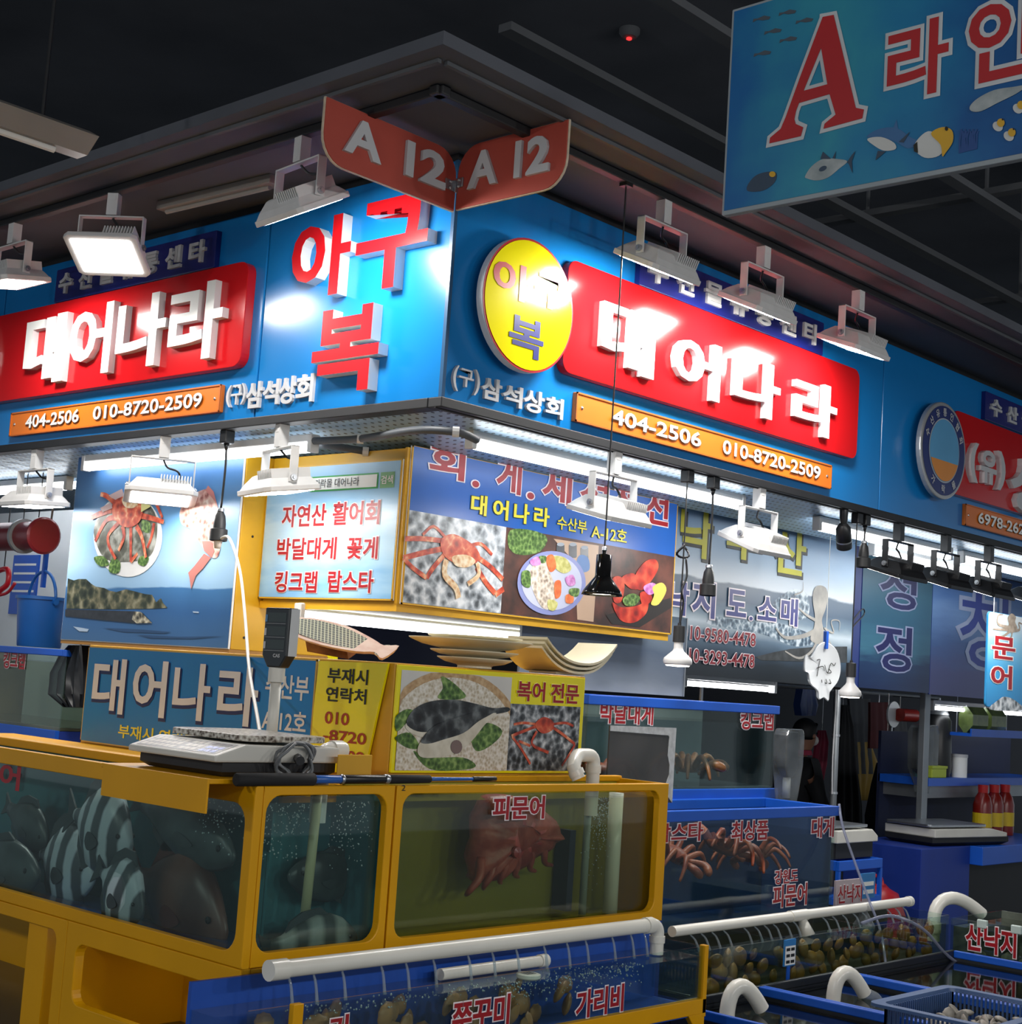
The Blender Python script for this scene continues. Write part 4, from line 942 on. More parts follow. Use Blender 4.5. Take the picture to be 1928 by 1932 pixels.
# ------------------------------------------------------------------ the yellow tanks
TX, TY, TZ, TB = -1.09, -.572, 1.308, .872
XA = at(738, 1600, y=TY).x; XB = at(1256, 1600, y=TY).x
FT = Frame('R', TY); FTL = Frame('L', TX)
TEAL = mat('tank_inner_teal', '#3a7684', rough=.6, hex2='#4a8c94', nscale=3); TBLUE = mat('tank_floor_blue', '#2a66b4', rough=.4, var=.1)
OLIVE = mat('tank_inner_olive', '#8d8a1c', rough=.6, hex2='#a39a24', nscale=2)
t = thing('fish_tank', 'yellow-framed corner fish tank holding the striped fish', 'fish tank', (TX, TY, 0))
def loc_x(px, py): return FT.p(px, py)
# front panel with a round-cornered window
a, b = FT.p(500, 1500), FT.p(722, 1787); h0 = FT.p(480, 1812)
g = G(); g.plate_hole(.0255, XA-TX, TB, TZ, FT.p(492, 1660)[0]-TX, FT.p(722, 1640)[0]-TX, .905, FT.p(600, 1500)[1], .045, 0, .025); g.build('front_frame', TANKY, t, bevel=.003)
YEND = 1.7
g = G(); g.plate_hole(-YEND, -TY, TB, TZ, -YEND+.06, FTL.p(452, 1660)[0]+0, .905, 1.262, .05, 0, .025)
g.v = [(v[1], -v[0]-TY, v[2]) for v in g.v]; g.build('side_frame', TANKY, t, bevel=.003)
hx = FTL.p(452, 1660)[0]
g = G(); g.box(.026, .032, .05, YEND-TY-.02, .885, 1.28); g.build('side_glass', GLASS, t)
g = G(); g.box(.03, XA-TX-.03, .026, .032, .885, 1.28); g.build('front_glass', GLASS, t)
g = G(); g.box(.25, .262, .245, YEND-TY, .872, TZ-.02); g.box(.25, XA-TX, .235, .247, .872, TZ-.02); g.build('inner_wall', TEAL, t)
g = G(); g.box(.03, .25, .03, YEND-TY, .872, .885); g.box(.25, XA-TX-.01, .03, .235, .872, .885); g.build('tank_floor', TBLUE, t)
g = G(); g.box(XA-TX-.012, XA-TX-.002, .03, .235, .872, TZ-.02); g.build('divider', TEAL, t)
g = G(); g.prism([(.034, .034), (XA-TX-.014, .034), (XA-TX-.014, .233), (.248, .233), (.248, YEND-TY-.02), (.034, YEND-TY-.02)], 0, 1)
g.v = [(v[0], v[2], .888+v[1]*.375) for v in g.v]; g.build('water', WATER, t)
# top rims: front bar is part of the frames, back bar and inner ledge
g = G(); g.box(.22, .265, .2, YEND-TY, TZ-.02, TZ+.006); g.box(.265, .64, .22, YEND-TY, TZ-.05, TZ-.02); g.build('back_rim', TANKY, t, bevel=.003)
# base with two arched openings on the left face
g = G(); o1a, o1b = FTL.p(98, 1850)[0], FTL.p(137, 1850)[0]; o2 = FTL.p(408, 1880)[0]
g.plate_hole(-YEND, (o1a+o1b)/2, 0, TB-.001, -YEND+.05, o1a, .06, FTL.p(60, 1742)[1], .03, 0, .03)
g.plate_hole((o1a+o1b)/2, -TY, 0, TB-.001, o1b, o2, FTL.p(250, 1935)[1], FTL.p(150, 1778)[1]-.005, .035, 0, .03)
g.v = [(v[1], -v[0]-TY, v[2]) for v in g.v]; g.build('base_side', TANKY, t, bevel=.003)
g = G(); g.box(.0305, XA-TX, .001, .03, 0, TB-.002); g.build('base_front', TANKY, t)
g = G(); g.box(.5, .52, .03, YEND-TY, 0, TB-.002); g.build('base_back', TANKY, t)
g = G(); g.box(.03, .5, .03, YEND-TY, .5, .52); g.build('base_shelf', mat('wet_shelf', '#3a3c34', rough=.2, var=.3, nscale=12), t)
g = G(); g.box(.02, .5, .9, 1.0, .52, TB-.002); g.build('base_partition', TANKY, t)
tube_lamp('short work light tube tucked inside the yellow tank base', (TX+.25, TY+.62, .868), (TX+.25, TY+.08, .868), r=.02)
# joint line, handwritten figure and adhesive tape
o = write(t, '어', (FTL.p(-18, 1490)[0]-0, FTL.p(22, 1490)[0], FTL.p(5, 1490)[1], FTL.p(5, 1440)[1]), REDM, 0, .03)
o.rotation_euler = (0, 0, HL); o.location = (.024, -TY, 0)
# --- octopus tank
XW = XA+.006
t = thing('fish_tank', 'yellow-framed tank with red lettering and a red octopus inside', 'fish tank', (XW, TY, 0))
W = XB-XW
g = G(); g.plate_hole(0, W, TB, TZ, FT.p(752, 1640)[0]-XW, FT.p(1240, 1600)[0]-XW, .905, FT.p(900, 1496)[1], .04, 0, .025); g.build('front_frame', TANKY, t, bevel=.003)
g = G(); g.box(.01, W-.01, .026, .032, .885, 1.28); g.build('front_glass', GLASS, t)
g = G(); g.box(W-.012, W, .025, .21, TB, TZ); g.build('end_panel', TANKY, t)
g = G(); g.box(.0, W, .208, .22, TB, TZ-.01); g.build('inner_wall', OLIVE, t)
g = G(); g.box(.0, W, .025, .21, .872, .885); g.build('tank_floor', OLIVE, t)
g = G(); g.box(.008, W-.014, .036, .205, .888, 1.262); g.build('water', WATERD, t)
g = G(); g.box(0, W, .195, .225, TZ-.01, TZ+.008); g.build('back_rim', TANKY, t, bevel=.003)
g = G(); g.box(0, W, 0, .21, .45, TB-.002); g.build('base_body', DEEPB, t)
g = G(); g.box(.02, W-.02, .02, .19, 0, .45); g.build('plinth', DARK, t)
outlined(t, '피문어', (FT.p(938, 1530)[0]-XW, FT.p(1036, 1520)[0]-XW, FT.p(990, 1547)[1], FT.p(990, 1503)[1]), REDM, PINKW, .018, .03, .045)
write(t, '2', (FT.p(757, 1490)[0]-XW, FT.p(764, 1490)[0]-XW, FT.p(760, 1492)[1], FT.p(760, 1481)[1]), INKB, -.002, .0)
for x0, y0, z0, x1, z1, r, m in ((1186, .10, 0, 1178, 0, .024, PVC), (1143, .12, 0, 1138, 0, .012, mat('pvc_grey', '#8f9a94', rough=.4))):
    p = FT.p(x0, 1600)[0]-XW+.05; g = G(); g.tube([(p, y0, .89), (p, y0, 1.27)], r, 14); g.build('standpipe', m, t, smooth=True)
g = G(); p = FT.p(1128, 1600)[0]-XW+.06; g.box(p-.028, p+.0, .14, .2, .9, 1.15); g.build('filter_box', mat('filter_navy', '#1c2740', rough=.5), t)
# octopus: domed mantle hanging with folded skin, arms gathered below
oc = thing('octopus', 'dark red octopus clinging behind the glass under red lettering', 'octopus', (0, 0, 0))
FO = Frame('R', TY+.11); OCT = mat('octopus_skin', '#8a2a24', rough=.4, hex2='#b8584a', nscale=14, bump=.6)
cx, cz = FO.p(960, 1575); oc.location = (cx, TY+.1, cz)
out = [FO.p(x, y) for x, y in smooth_pts([(905, 1505), (960, 1500), (1010, 1520), (1050, 1570), (1040, 1590), (990, 1625), (940, 1655), (900, 1665), (882, 1650), (885, 1580)], True, 4)]
n = len(out); rings = []
for s, k in ((-.062, .3), (-.05, .72), (-.025, .95), (0, 1.0), (.025, .95), (.045, .7), (.055, .3)):
    rings.append([((p[0]-cx)*k, s+.008*math.sin(i*1.7), (p[1]-cz)*k) for i, p in enumerate(out)])
g = G(); g.loft(rings); g.build('mantle', OCT, oc, smooth=1)
random.seed(3)
for i in range(6):
    x, z = FO.p(890+i*20, 1650-i*10); x -= cx; z -= cz
    pts = [(x, -.02, z+.05), (x-.02+.01*i, -.04, z), (x-.05+.02*i, -.03, z-.04), (x-.03+.03*i, 0, z-.055)]
    g = G(); g.tube(smooth_pts(pts, False, 4), [.016-.0009*k for k in range(13)], 8); g.build('arm', OCT, oc, smooth=True)
g = G(); g.lathe([(.001, -.012), (.016, -.008), (.018, 0), (.001, .004)], 12, (-.05, -.066, -.04), 'y'); g.build('eye', mat('octopus_eye', '#6d3a32', rough=.3), oc)

# fish of the corner tank
c8b = crop(0, 1400, .27533); F1 = Frame('L', TX+.09); F2 = Frame('L', TX+.16); F3 = Frame('L', TX+.06)
def c1(p): return c8b([p])[0]
fish('silver fish with dark bars swimming highest in the corner tank', c1((455, 470)), c1((905, 690)), .74, KNIFE, FIN, F1)
fish('barred fish at the middle left of the corner tank', c1((225, 745)), c1((650, 905)), .72, KNIFE, FIN, F2)
fish('barred fish lowest in the corner tank, nosing the floor', c1((650, 850)), c1((985, 1160)), .74, KNIFE, FIN, F3)
fish('long dark fish with a yellowish snout at the top of the corner tank', c1((905, 380)), c1((1610, 790)), .34, BASS, FIN, F2, deep=False)
fish('big red-brown fish nosing down beside the corner post', c1((860, 850)), c1((1560, 1290)), .58, REDF, REDFIN, F2)
fish('dark fish hanging tail up near the left picture edge', c1((30, 420)), c1((330, 690)), .5, BASS, FIN, F2, deep=False)
fish('dark fish resting low at the left picture edge', c1((-260, 860)), c1((270, 900)), .42, BASS, FIN, F1, deep=False)
c9 = crop(420, 1440, .25934); F4 = Frame('R', TY+.08); F5 = Frame('R', TY+.17)
fish('pale barred fish on the floor behind the small front window', c9([(250, 1350)])[0], c9([(975, 1255)])[0], .42, KNIFE2, FIN, F4, deep=False)
fish('dim grey fish deep behind the small front window', c9([(1150, 860)])[0], c9([(480, 800)])[0], .4, BASS, FIN, F5, deep=False)
t = thing('water_pipe', 'white standpipe inside the small front window of the corner tank', 'pipe', (FT.p(610, 1600)[0]+.06, TY+.12, .96))
g = G(); g.tube([(0, 0, 0), (.012, 0, .33)], .013, 14); g.build('pipe', mat('pvc_yellowed', '#c9c49a', rough=.4), t, smooth=True)
g = G(); g.tube([(.012, 0, .326), (.012, 0, .345)], .017, 14); g.build('coupling', PVC, t, smooth=True)

# ------------------------------------------------------------------ lower display tray with scallops
YT = -.78; FY = Frame('R', YT); x0 = FY.p(455, 1932)[0]; x1 = FY.p(1333, 1800)[0]; zt = FY.p(1336, 1782)[1]; zb = FY.p(1330, 1882)[1]
t = thing('display_tray', 'low glass shellfish tray with yellow frame and red lettering', 'tank', (x0, YT, 0))
W = x1-x0; D = TY-YT-.004
g = G(); g.box(.02, W-.02, 0, .006, zb, zt-.004); g.build('front_glass', GLASS, t)
g = G(); g.box(.0, W, D-.012, D, zb-.06, TB-.012); g.build('back_wall', mat('tray_blue', '#1e4fae', rough=.35, var=.08), t)
g = G(); g.box(.0, W, 0, D, zb-.05, zb-.03); g.build('tray_floor', mat('tray_blue', '#1e4fae'), t)
g = G(); g.box(W-.02, W, -.008, .014, zb-.055, zt); g.build('corner_post', TANKY, t, bevel=.002)
px0 = FY.p(560, 1900)[0]-x0; g = G(); g.box(px0-.02, px0+.01, -.014, .004, zb-.055, zt+.0); g.build('corner_post', TANKY, t, bevel=.002)
g = G(); g.prism([(0, zb-.045), (W, zb-.045), (W, zb), (0, zb)], -.008, .014); g.prism([(W-.09, zb-.044), (W-.005, zb-.044), (W-.005, zb-.09), (W-.05, zb-.09)], -.007, .012); g.build('front_beam', TANKY, t, bevel=.002)
g = G(); g.box(W-.016, W-.01, .015, D-.012, zb, zt-.004); g.build('end_glass', GLASS, t)
g = G(); g.box(.004, W-.018, .008, D-.014, zb-.028, zt-.035); g.build('water', WATERC, t)
g = G(); g.box(.1, W-.15, .05, D, 0, zb-.052); g.build('stand', DARK, t)
cT = crop(880, 1440, .25934)
for s, L, R, B, T in (('가리비', (1085, 1890), (1175, 1875), (1130, 1915), (1130, 1862)), ('쭈꾸미', (852, 1912), (960, 1898), (905, 1945), (905, 1882)), ('기', (618, 1945), (655, 1935), (636, 1968), (636, 1915))):
    q = FY.ps([L, R, B, T]); outlined(t, s, (q[0][0]-x0, q[1][0]-x0, q[2][1], q[3][1]), REDM, PINKW, -.003, .03, .04)
# shellfish: ribbed fans, stacked along the tray
SHELL = mat('scallop_shell', '#8a6a48', rough=.5, hex2='#c08a52', nscale=9, bump=.3); SHELL2 = mat('clam_shell', '#4a4a3a', rough=.45, hex2='#8d8a6a', nscale=12, bump=.3)
ORSH = mat('orange_shell', '#5a4524', rough=.45, hex2='#94702e', nscale=7, bump=.3)
def shell_mesh(name, m, rx, rz, th, ribs=10):
    prof = []; n = 20; g = G(); rings = []
    for lay, (k, s) in enumerate(((.05, -1.0), (.55, -.82), (.9, -.35), (1.0, 0), (.9, .35), (.55, .82), (.05, 1.0))):
        ring = []
        for i in range(n):
            a = 2*math.pi*i/n; rb = 1+.05*math.cos(a*ribs)*k
            fan = 1 if math.sin(a) > -.3 else 1-.35*(-.3-math.sin(a))
            ring.append((rx*k*rb*math.cos(a)*fan, s*th, rz*k*rb*math.sin(a)))
        rings.append(ring)
    g.loft(rings); o = g.build(name, m, smooth=1); return o
random.seed(11)
def scatter(proto, spots, label, cat, group):
    for i, (x, y, z, ry, rz, s) in enumerate(spots):
        o = proto if i == 0 else proto.copy()
        if i: col.objects.link(o)
        o.location = (x, y, z); o.rotation_euler = (random.uniform(-.5, .5), ry, rz); o.scale = (s,)*3
        tag(o, label, cat, group)
spots = []
for row in range(3):
    for k in range(15):
        xx = x0+.12+k*.075+row*.03+random.uniform(-.012, .012)
        if xx < x1-.42+.02*row or row == 0 and xx < x1-.36: spots.append((xx, YT+.045+.05*((k+row)%3), zb-.005+row*.042+random.uniform(-.005, .008), random.uniform(0, 6.28), random.uniform(-.6, .6), random.uniform(.8, 1.1)))
scatter(shell_mesh('scallop', SHELL, .034, .032, .012), spots, 'brown ribbed scallop piled in the low shellfish tray', 'scallop', 'scallops in the low tray')
# spray pipe above the tray
def pipe_run(name, label, pts, r, m, jets=(), fits=(), cat='pipe', jet_to=None, loc=None):
    pts = [Vector(p) for p in pts]; o0 = pts[0] if loc is None else Vector(loc)
    t = thing(name, label, cat, o0)
    q = [p-o0 for p in pts]; g = G(); g.tube(q, r, 16); g.build('pipe', m, t, smooth=2)
    for a, b in fits:
        a, b = Vector(a)-o0, Vector(b)-o0; g = G(); g.tube([a, b], r*1.16, 16); g.build('fitting', m, t, smooth=2)
    for p, e in jets:
        p, e = Vector(p)-o0, Vector(e)-o0; mid = (p+e)/2; mid.z += .012
        g = G(); g.tube(smooth_pts([tuple(p), tuple(mid), tuple(e)], False, 4), [.0028, .003, .0035, .0036, .0038, .004, .0042, .0046, .005], 6); g.build('water_jet', JET, t, smooth=True)
    return t
def bend(p, c, q, k=6):
    """rounded corner from p over c to q"""
    p, c, q = Vector(p), Vector(c), Vector(q)
    return [tuple(p*(1-s)**2+c*2*s*(1-s)+q*s*s) for s in (i/k for i in range(k+1))]
YPP = -.69; FP = Frame('R', YPP); a = FP.p(508, 1829); b = FP.p(1228, 1747); zp = (a[1]+b[1])/2
zw = zt-.03
jets = []
for px in (546, 592, 645, 718, 764, 815, 880, 925, 970, 1022, 1065, 1100, 1150, 1185, 1210):
    x = FP.p(px, 1800)[0]; jets.append(((x, YPP-.005, zp-.02), (x+.006, YPP-.02, zw)))
e = b[0]+.035
pipe_run('spray_pipe', 'white spray pipe dripping water over the low shellfish tray', [(a[0], YPP, zp), (b[0], YPP, zp)]+bend((b[0], YPP, zp), (e, YPP, zp), (e, YPP, zp-.035))+[(e, YPP, zp-.09)], .0215, PVC, jets,
         [((a[0]-.002, YPP, zp), (a[0]+.05, YPP, zp)), ((b[0]-.03, YPP, zp), (b[0]+.0, YPP, zp)), ((e, YPP, zp-.035), (e, YPP, zp-.055))])
a = at(820, 1838, y=-.62); b = at(1020, 1812, y=-.62)
pipe_run('water_pipe', 'short white pipe lying in the low shellfish tray', [(a.x, -.64, zw+.012), (b.x, -.64, zw+.012)], .016, PVC, (), [((b.x-.03, -.64, zw+.012), (b.x, -.64, zw+.012))])
p = at(945, 1828, z=zw+.004); t = thing('drain_cap', 'round white drain cap floating in the shellfish tray', 'cap', (p.x, -.74, zw-.004))
g = G(); g.lathe([(.001, 0), (.03, 0), (.034, .004), (.034, .012), (.028, .014), (.001, .014)], 24); g.build('cap', PVC, t, smooth=2)
for k in range(5):
    g = G(); x = -.016+k*.008; g.box(x-.0015, x+.0015, -.014, .014, .0138, .0146); g.build('slot', DARK, t)

# bubbles rising under the surface
random.seed(31)
def bubbles(parent, boxes, n, m, r=(.0012, .0035)):
    g = G()
    for i in range(n):
        x0, x1, y0, y1, z0, z1 = random.choice(boxes); k = random.random()**.6
        c = (random.uniform(x0, x1), random.uniform(y0, y1), z0+(z1-z0)*k); q = random.uniform(*r)
        g.add([(c[0]+q, c[1], c[2]), (c[0]-q, c[1], c[2]), (c[0], c[1]+q, c[2]), (c[0], c[1]-q, c[2]), (c[0], c[1], c[2]+q), (c[0], c[1], c[2]-q)], [(0, 2, 4), (2, 1, 4), (1, 3, 4), (3, 0, 4), (2, 0, 5), (1, 2, 5), (3, 1, 5), (0, 3, 5)])
    o = g.build('bubbles', m, parent, smooth=1); o['kind'] = 'stuff'
BUB = mat('bubble_white', '#c9d6d8', rough=.2)
TANK1 = [o for o in col.objects if o.name == 'fish_tank'][0]; TANK2 = [o for o in col.objects if o.name == 'fish_tank.001'][0]; TRAY = [o for o in col.objects if o.name == 'display_tray'][0]
bubbles(TANK1, [(.07, .22, .045, .075, 1.1, 1.262), (.3, .46, .045, .08, 1.08, 1.262), (.045, .07, .06, .3, 1.12, 1.262)], 420, BUB)
bubbles(TANK2, [(.93, 1.0, .05, .12, .95, 1.26), (.97, 1.01, .06, .12, 1.1, 1.26)], 260, BUB, (.001, .0028))
bubbles(TRAY, [(.2, W*.0+1.5, .01, .1, zt-.055, zt-.034), (.9, 1.5, .01, .06, zt-.1, zt-.036)], 500, BUB, (.0012, .004))
# ------------------------------------------------------------------ things on and above the corner tank
# weighing scale on its shelf
t = thing('scale_shelf', 'yellow shelf board under the weighing scale', 'shelf', (-1.2, -.53, TZ+.002))
g = G(); g.box(0, .44, 0, .47, 0, .012); g.build('board', TANKY, t, bevel=.002)
g = G(); g.box(-.006, .0, 0, .45, -.07, .012); g.build('front_lip', TANKY, t)
g = G(); g.box(.4, .52, -.005, .0, .012, .075); g.build('end_stop', TANKYD, t, bevel=.003)
zs = TZ+.0155
t = thing('weighing_scale', 'white price weighing scale with dark pole display on the corner tank', 'scale', (-1.17, -.13, zs), HL)
BODYW = mat('scale_white', '#cfcdc4', rough=.4, var=.06); 
g = G(); g.loft([[(x, y, z) for x, y in ((i, i*1.0+.02), (.375-i, i+.02), (.375-i, .41-i), (i, .41-i))] for i, z in ((.03, 0), (.012, .012), (.012, .036), (.02, .038))]); g.build('lower_case', DARK, t)
g = G(); g.prism([(0, .036), (.4, .036), (.4, .076), (.09, .08), (0, .052)], 0, .375); g.v = [(v[1], v[0], v[2]) for v in g.v]; g.build('upper_case', BODYW, t, bevel=.005)
def slope(y): return .052+(.08-.052)*y/.09+.0012
def pad(x0, x1, y0, y1, m, n):
    g = G(); g.add([(x0, y0, slope(y0)), (x1, y0, slope(y0)), (x1, y1, slope(y1)), (x0, y1, slope(y1))], [(0, 1, 2, 3)]); g.build(n, m, k)
k = G(); k.add([(.02, .01, slope(.01)-.0005), (.355, .01, slope(.01)-.0005), (.355, .083, slope(.083)-.0005), (.02, .083, slope(.083)-.0005)], [(0, 1, 2, 3)]); k = k.build('keypad', mat('keypad_grey', '#8f9294', rough=.4), t)
for r in range(3):
    for c in range(6): pad(.03+c*.024, .05+c*.024, .016+r*.022, .032+r*.022, BODYW, 'key')
    for c in range(3): pad(.19+c*.024, .21+c*.024, .016+r*.022, .032+r*.022, BODYW, 'key')
    for c in range(3): pad(.275+c*.024, .295+c*.024, .016+r*.022, .032+r*.022, TANKB if r < 2 else INK, 'key')
MARB = cellmat('speckled_platter', ((.15, '#4a3a2e'), (.4, '#9a9184'), (.7, '#c9c4b8'), (.95, '#dedad0')), 90, rough=.3)
g = G(); g.prism(rrect(.015, .36, .1, .385, .05), .086, .102); g.v = [(v[0], v[2], v[1]) for v in g.v]; g.build('platter', MARB, t, bevel=.003)
g = G(); g.lathe([(.05, .076), (.045, .087)], 16, (.19, .24, 0)); g.build('platter_mount', DARK, t)
pw = (.14-.0, .385)
g = G(); px, py = .075, .41; g.tube([(px, py, .02), (px, py, .235)], .0155, 16); g.build('pole', BODYW, t, smooth=True)
g = G(); g.tube([(px, py, .235), (px, py, .275)], .023, 16); g.build('pole_nut', BODYW, t, smooth=2)
g = G(); g.prism([(-.05, .055), (-.025, .022), (.03, .022), (.055, .055), (.055, .188), (-.05, .188)], -.018, .018); d = g.build('display', mat('display_dark', '#23282b', rough=.3), t, loc=(px, py, .253), bevel=.004)
g = G(); g.prism([(.056, .055), (.0575, .055), (.0575, .186), (.056, .186)], -.012, .018); g.build('side_strip', mat('display_side_silver', '#c9cbcb', rough=.3), d)
GLS = mat('display_window', '#2f3a38', rough=.1)
for i, z in enumerate((.16, .122, .085)):
    g = G(); g.flat([(-.04, z-.012), (.045, z-.012), (.045, z+.014), (-.04, z+.014)], -.0185); g.build('readout', GLS, d)
    g = G(); g.flat([(-.042, z-.016), (.045, z-.016), (.045, z-.0168), (-.042, z-.0168)], -.019); g.build('line', GREYW, d)
    g = G(); g.flat([(-.046, z-.012), (-.036, z-.012), (-.036, z+.008), (-.046, z+.008)], -.0195); g.build('caption', mat('caption_blue', '#5f8fb8') if i == 0 else GREYW, d)
write(d, 'CAS', (0, .03, .05, .06), GREYW, -.019, .03)
# grey cable coiled against the scale
random.seed(5)
t = thing('cable_coil', 'bundle of grey cable tied beside the weighing scale', 'cable', (-.93, -.53, TZ+.016)); CABG = mat('grey_cable', '#6d7072', rough=.4)
for k in range(4):
    pts = []
    for i in range(14):
        a = 2*math.pi*i/13; pts.append((.055*math.cos(a)+random.uniform(-.006, .006)+k*.012-.02, -.012+.012*k+.012*math.sin(2*a+k), .045+.042*math.sin(a)+random.uniform(-.004, .004)))
    g = G(); g.tube(smooth_pts(pts, False, 3), .0042, 6); g.build('loop', CABG, t, smooth=True)
g = G(); g.tube([(-.01, -.02, .045), (.03, .045, .05)], .012, 8); g.build('tie', DARK, t)
# hanging black socket with white cord
def lamp_socket(label, top, drop, r=.028, adapter=True, extra=None):
    t = thing('lamp_socket', label, 'lamp socket', top)
    if adapter:
        g = G(); g.box(-.022, .022, -.02, .02, -.05, 0); g.build('track_adapter', BLACKP, t, bevel=.004)
        g = G(); g.tube([(0, 0, -.05), (0, 0, -.075)], [.012, .005], 10); g.build('cord_grip', BLACKP, t, smooth=True)
    g = G(); g.tube(smooth_pts([(0, 0, -.05), (.004, 0, -.5*drop), (0, 0, -drop)], False, 5), .0045, 8); g.build('cord', BLACKP, t, smooth=True)
    g = G(); g.lathe([(.008, 0), (.011, -.012), (.02, -.03), (.024, -.06), (.024, -.078), (.033, -.082), (.034, -.125), (.029, -.127), (.029, -.09), (.001, -.09)], 18, (0, 0, -drop)); s = g.build('socket', mat('black_rubber', '#202122', rough=.5), t, smooth=2)
    g = G(); g.lathe([(.012, .0), (.014, -.004), (.014, -.012), (.012, -.014)], 12, (0, 0, -drop)); g.build('clamp_ring', STEEL, s)
    return t, s
t, s = lamp_socket('black lamp socket with a white cord in front of the sea poster', (.02, 1.177, ZLT), .3)
t.children[-1].rotation_euler = (0, 0, 0)
A = Vector((.02, 1.177, ZLT-.425)); 
cord = [A]+[Vector(at(px, py, x=xx)) for px, py, xx in ((432, 1015, -.02), (452, 1075, -.12), (462, 1160, -.3), (470, 1260, -.5), (485, 1350, -.68), (494, 1405, -.78))]
t = thing('power_cord', 'white power cord running from the black socket down to the scale', 'cord', A)
g = G(); g.tube(smooth_pts([tuple(p-A) for p in cord], False, 6), .0055, 8); g.build('cord', mat('cord_white', '#dcd8d0', rough=.4), t, smooth=True)
g = G(); g.tube([(0, 0, .01), (.0, 0, -.03)], [.02, .012], 10); g.build('plug', mat('cord_white', '#dcd8d0'), t, smooth=True)
# fishing rod handle laid along the front rim
t = thing('fishing_rod', 'short fishing rod with black foam grip lying along the tank rim', 'rod', (-1.145, TY+.012, TZ+.0155)); L = .925
for a, b, r0, r1, m, n in ((0, .245, .0165, .0165, mat('foam_black', '#17181a', rough=.8), 'butt_grip'), (.245, .335, .011, .011, mat('rod_blue', '#2c5fae', rough=.25), 'blank'), (.335, .345, .0135, .0135, STEEL, 'ring'), (.345, .49, .012, .012, BLACKP, 'reel_seat'), (.49, .505, .0135, .0135, STEEL, 'ring'), (.505, .66, .0125, .011, mat('foam_black', '#17181a'), 'fore_grip'), (.66, .83, .006, .005, mat('rod_blue', '#2c5fae'), 'blank'), (.83, L, .0075, .0075, BLACKP, 'tip_cover')):
    g = G(); g.tube([(a, 0, 0), (a+.003, 0, 0), (b-.003, 0, 0), (b, 0, 0)], [r0*.85, r0, r1, r1*.85], 14); g.build(n, m, t, smooth=2)
# white pipe elbows on the tanks
def xyz(px, py, **k): return tuple(at(px, py, **k))
y0 = -.44; a = at(606, 1450, y=y0); top = at(606, 1415, y=y0)
pipe_run('water_pipe', 'white pipe elbow in front of the yellow notice', [(a.x, y0, 1.2)]+bend((a.x, y0, top.z-.03), (a.x, y0, top.z), (a.x+.035, y0, top.z))+[(a.x+.075, y0, top.z)], .0225, PVC, (), [((a.x+.03, y0, top.z), (a.x+.065, y0, top.z))])
y0 = -.47; b = at(1118, 1470, y=y0); tp = at(1118, 1425, y=y0); c = at(1085, 1425, y=y0); e = at(1094, 1470, y=y0-.05)
pipe_run('water_pipe', 'white hooked pipe beside the puffer fish poster', [(b.x, y0, 1.2)]+bend((b.x, y0, tp.z-.03), (b.x, y0, tp.z), (b.x-.03, y0, tp.z))+bend((c.x+.025, y0, tp.z), (c.x, y0, tp.z), (e.x-.01, y0-.03, tp.z-.035))+[(e.x, y0-.045, tp.z-.07)], .0215, PVC, (), [((b.x, y0, tp.z-.055), (b.x, y0, tp.z-.03)), ((e.x-.007, y0-.035, tp.z-.045), (e.x-.002, y0-.042, tp.z-.06))])
# dishes stacked on the counter box
DISH = mat('stoneware_cream', '#cdc3a4', rough=.35, hex2='#ddd5ba', nscale=3); ztop = 1.638
FD = Frame('R', -.2)
def dish(label, x, y, z, r, hgt, group):
    t = thing('dish', label, 'dish', (x, y, z), 0, group)
    g = G(); g.lathe([(.001, .0), (r*.45, 0), (r*.5, .004), (r*.8, hgt*.5), (r, hgt), (r*1.02, hgt+.004), (r*.97, hgt+.003), (r*.78, hgt*.55+.004), (r*.5, .01), (.001, .01)], 36); g.build('bowl', DISH, t, smooth=1)
    g = G(); g.lathe([(r*.42, -.006), (r*.46, -.006), (r*.46, .002), (r*.42, .002)], 28); g.build('foot_ring', DISH, t)
cx = at(888, 1240, y=-.18).x; gp = 'cream dishes stacked on the counter box'
dish('lowest cream dish of the round stack behind the puffer poster', cx+.02, -.18, ztop+.006, .12, .022, gp)
dish('second lowest cream dish of the round stack behind the puffer poster', cx+.015, -.18, ztop+.03, .14, .02, gp)
dish('upper wide cream dish of the round stack behind the puffer poster', cx-.005, -.18, ztop+.054, .195, .03, gp)
dish('smaller cream dish lying topmost on the round stack', cx+.015, -.18, ztop+.08, .15, .016, gp)
def platter(label, x, y, z, w, d, lift, group):
    t = thing('platter', label, 'dish', (x, y, z), 0, group); g = G(); n = 14; vs = []; 
    for s in (0, 1):
        for i in range(n+1):
            u = -1+2*i/n; zz = lift*abs(u)**2.4+s*.008
            for v in (-1, 1): vs.append((u*w/2, v*d/2*(1-.12*abs(u)), zz))
    fs = []
    m = (n+1)*2
    for i in range(n):
        fs += [(2*i, 2*i+1, 2*i+3, 2*i+2), (m+2*i, m+2*i+2, m+2*i+3, m+2*i+1), (2*i, 2*i+2, m+2*i+2, m+2*i), (2*i+1, m+2*i+1, m+2*i+3, 2*i+3)]
    fs += [(0, m, m+1, 1), (2*n, 2*n+1, m+2*n+1, m+2*n)]
    g.add(vs, fs); g.build('slab', DISH, t, smooth=2)
    g = G(); g.box(-w*.2, w*.2, -d*.3, d*.3, -.004, .003); g.build('foot', DISH, t)
cx2 = at(1052, 1245, y=-.18).x
for i, nm in enumerate(('lowest', 'middle', 'topmost')):
    platter(nm+' of three curved oblong platters behind the puffer poster', cx2+.012*i, -.18, ztop+.005+i*.015, .37, .2, .075, 'curved platters')
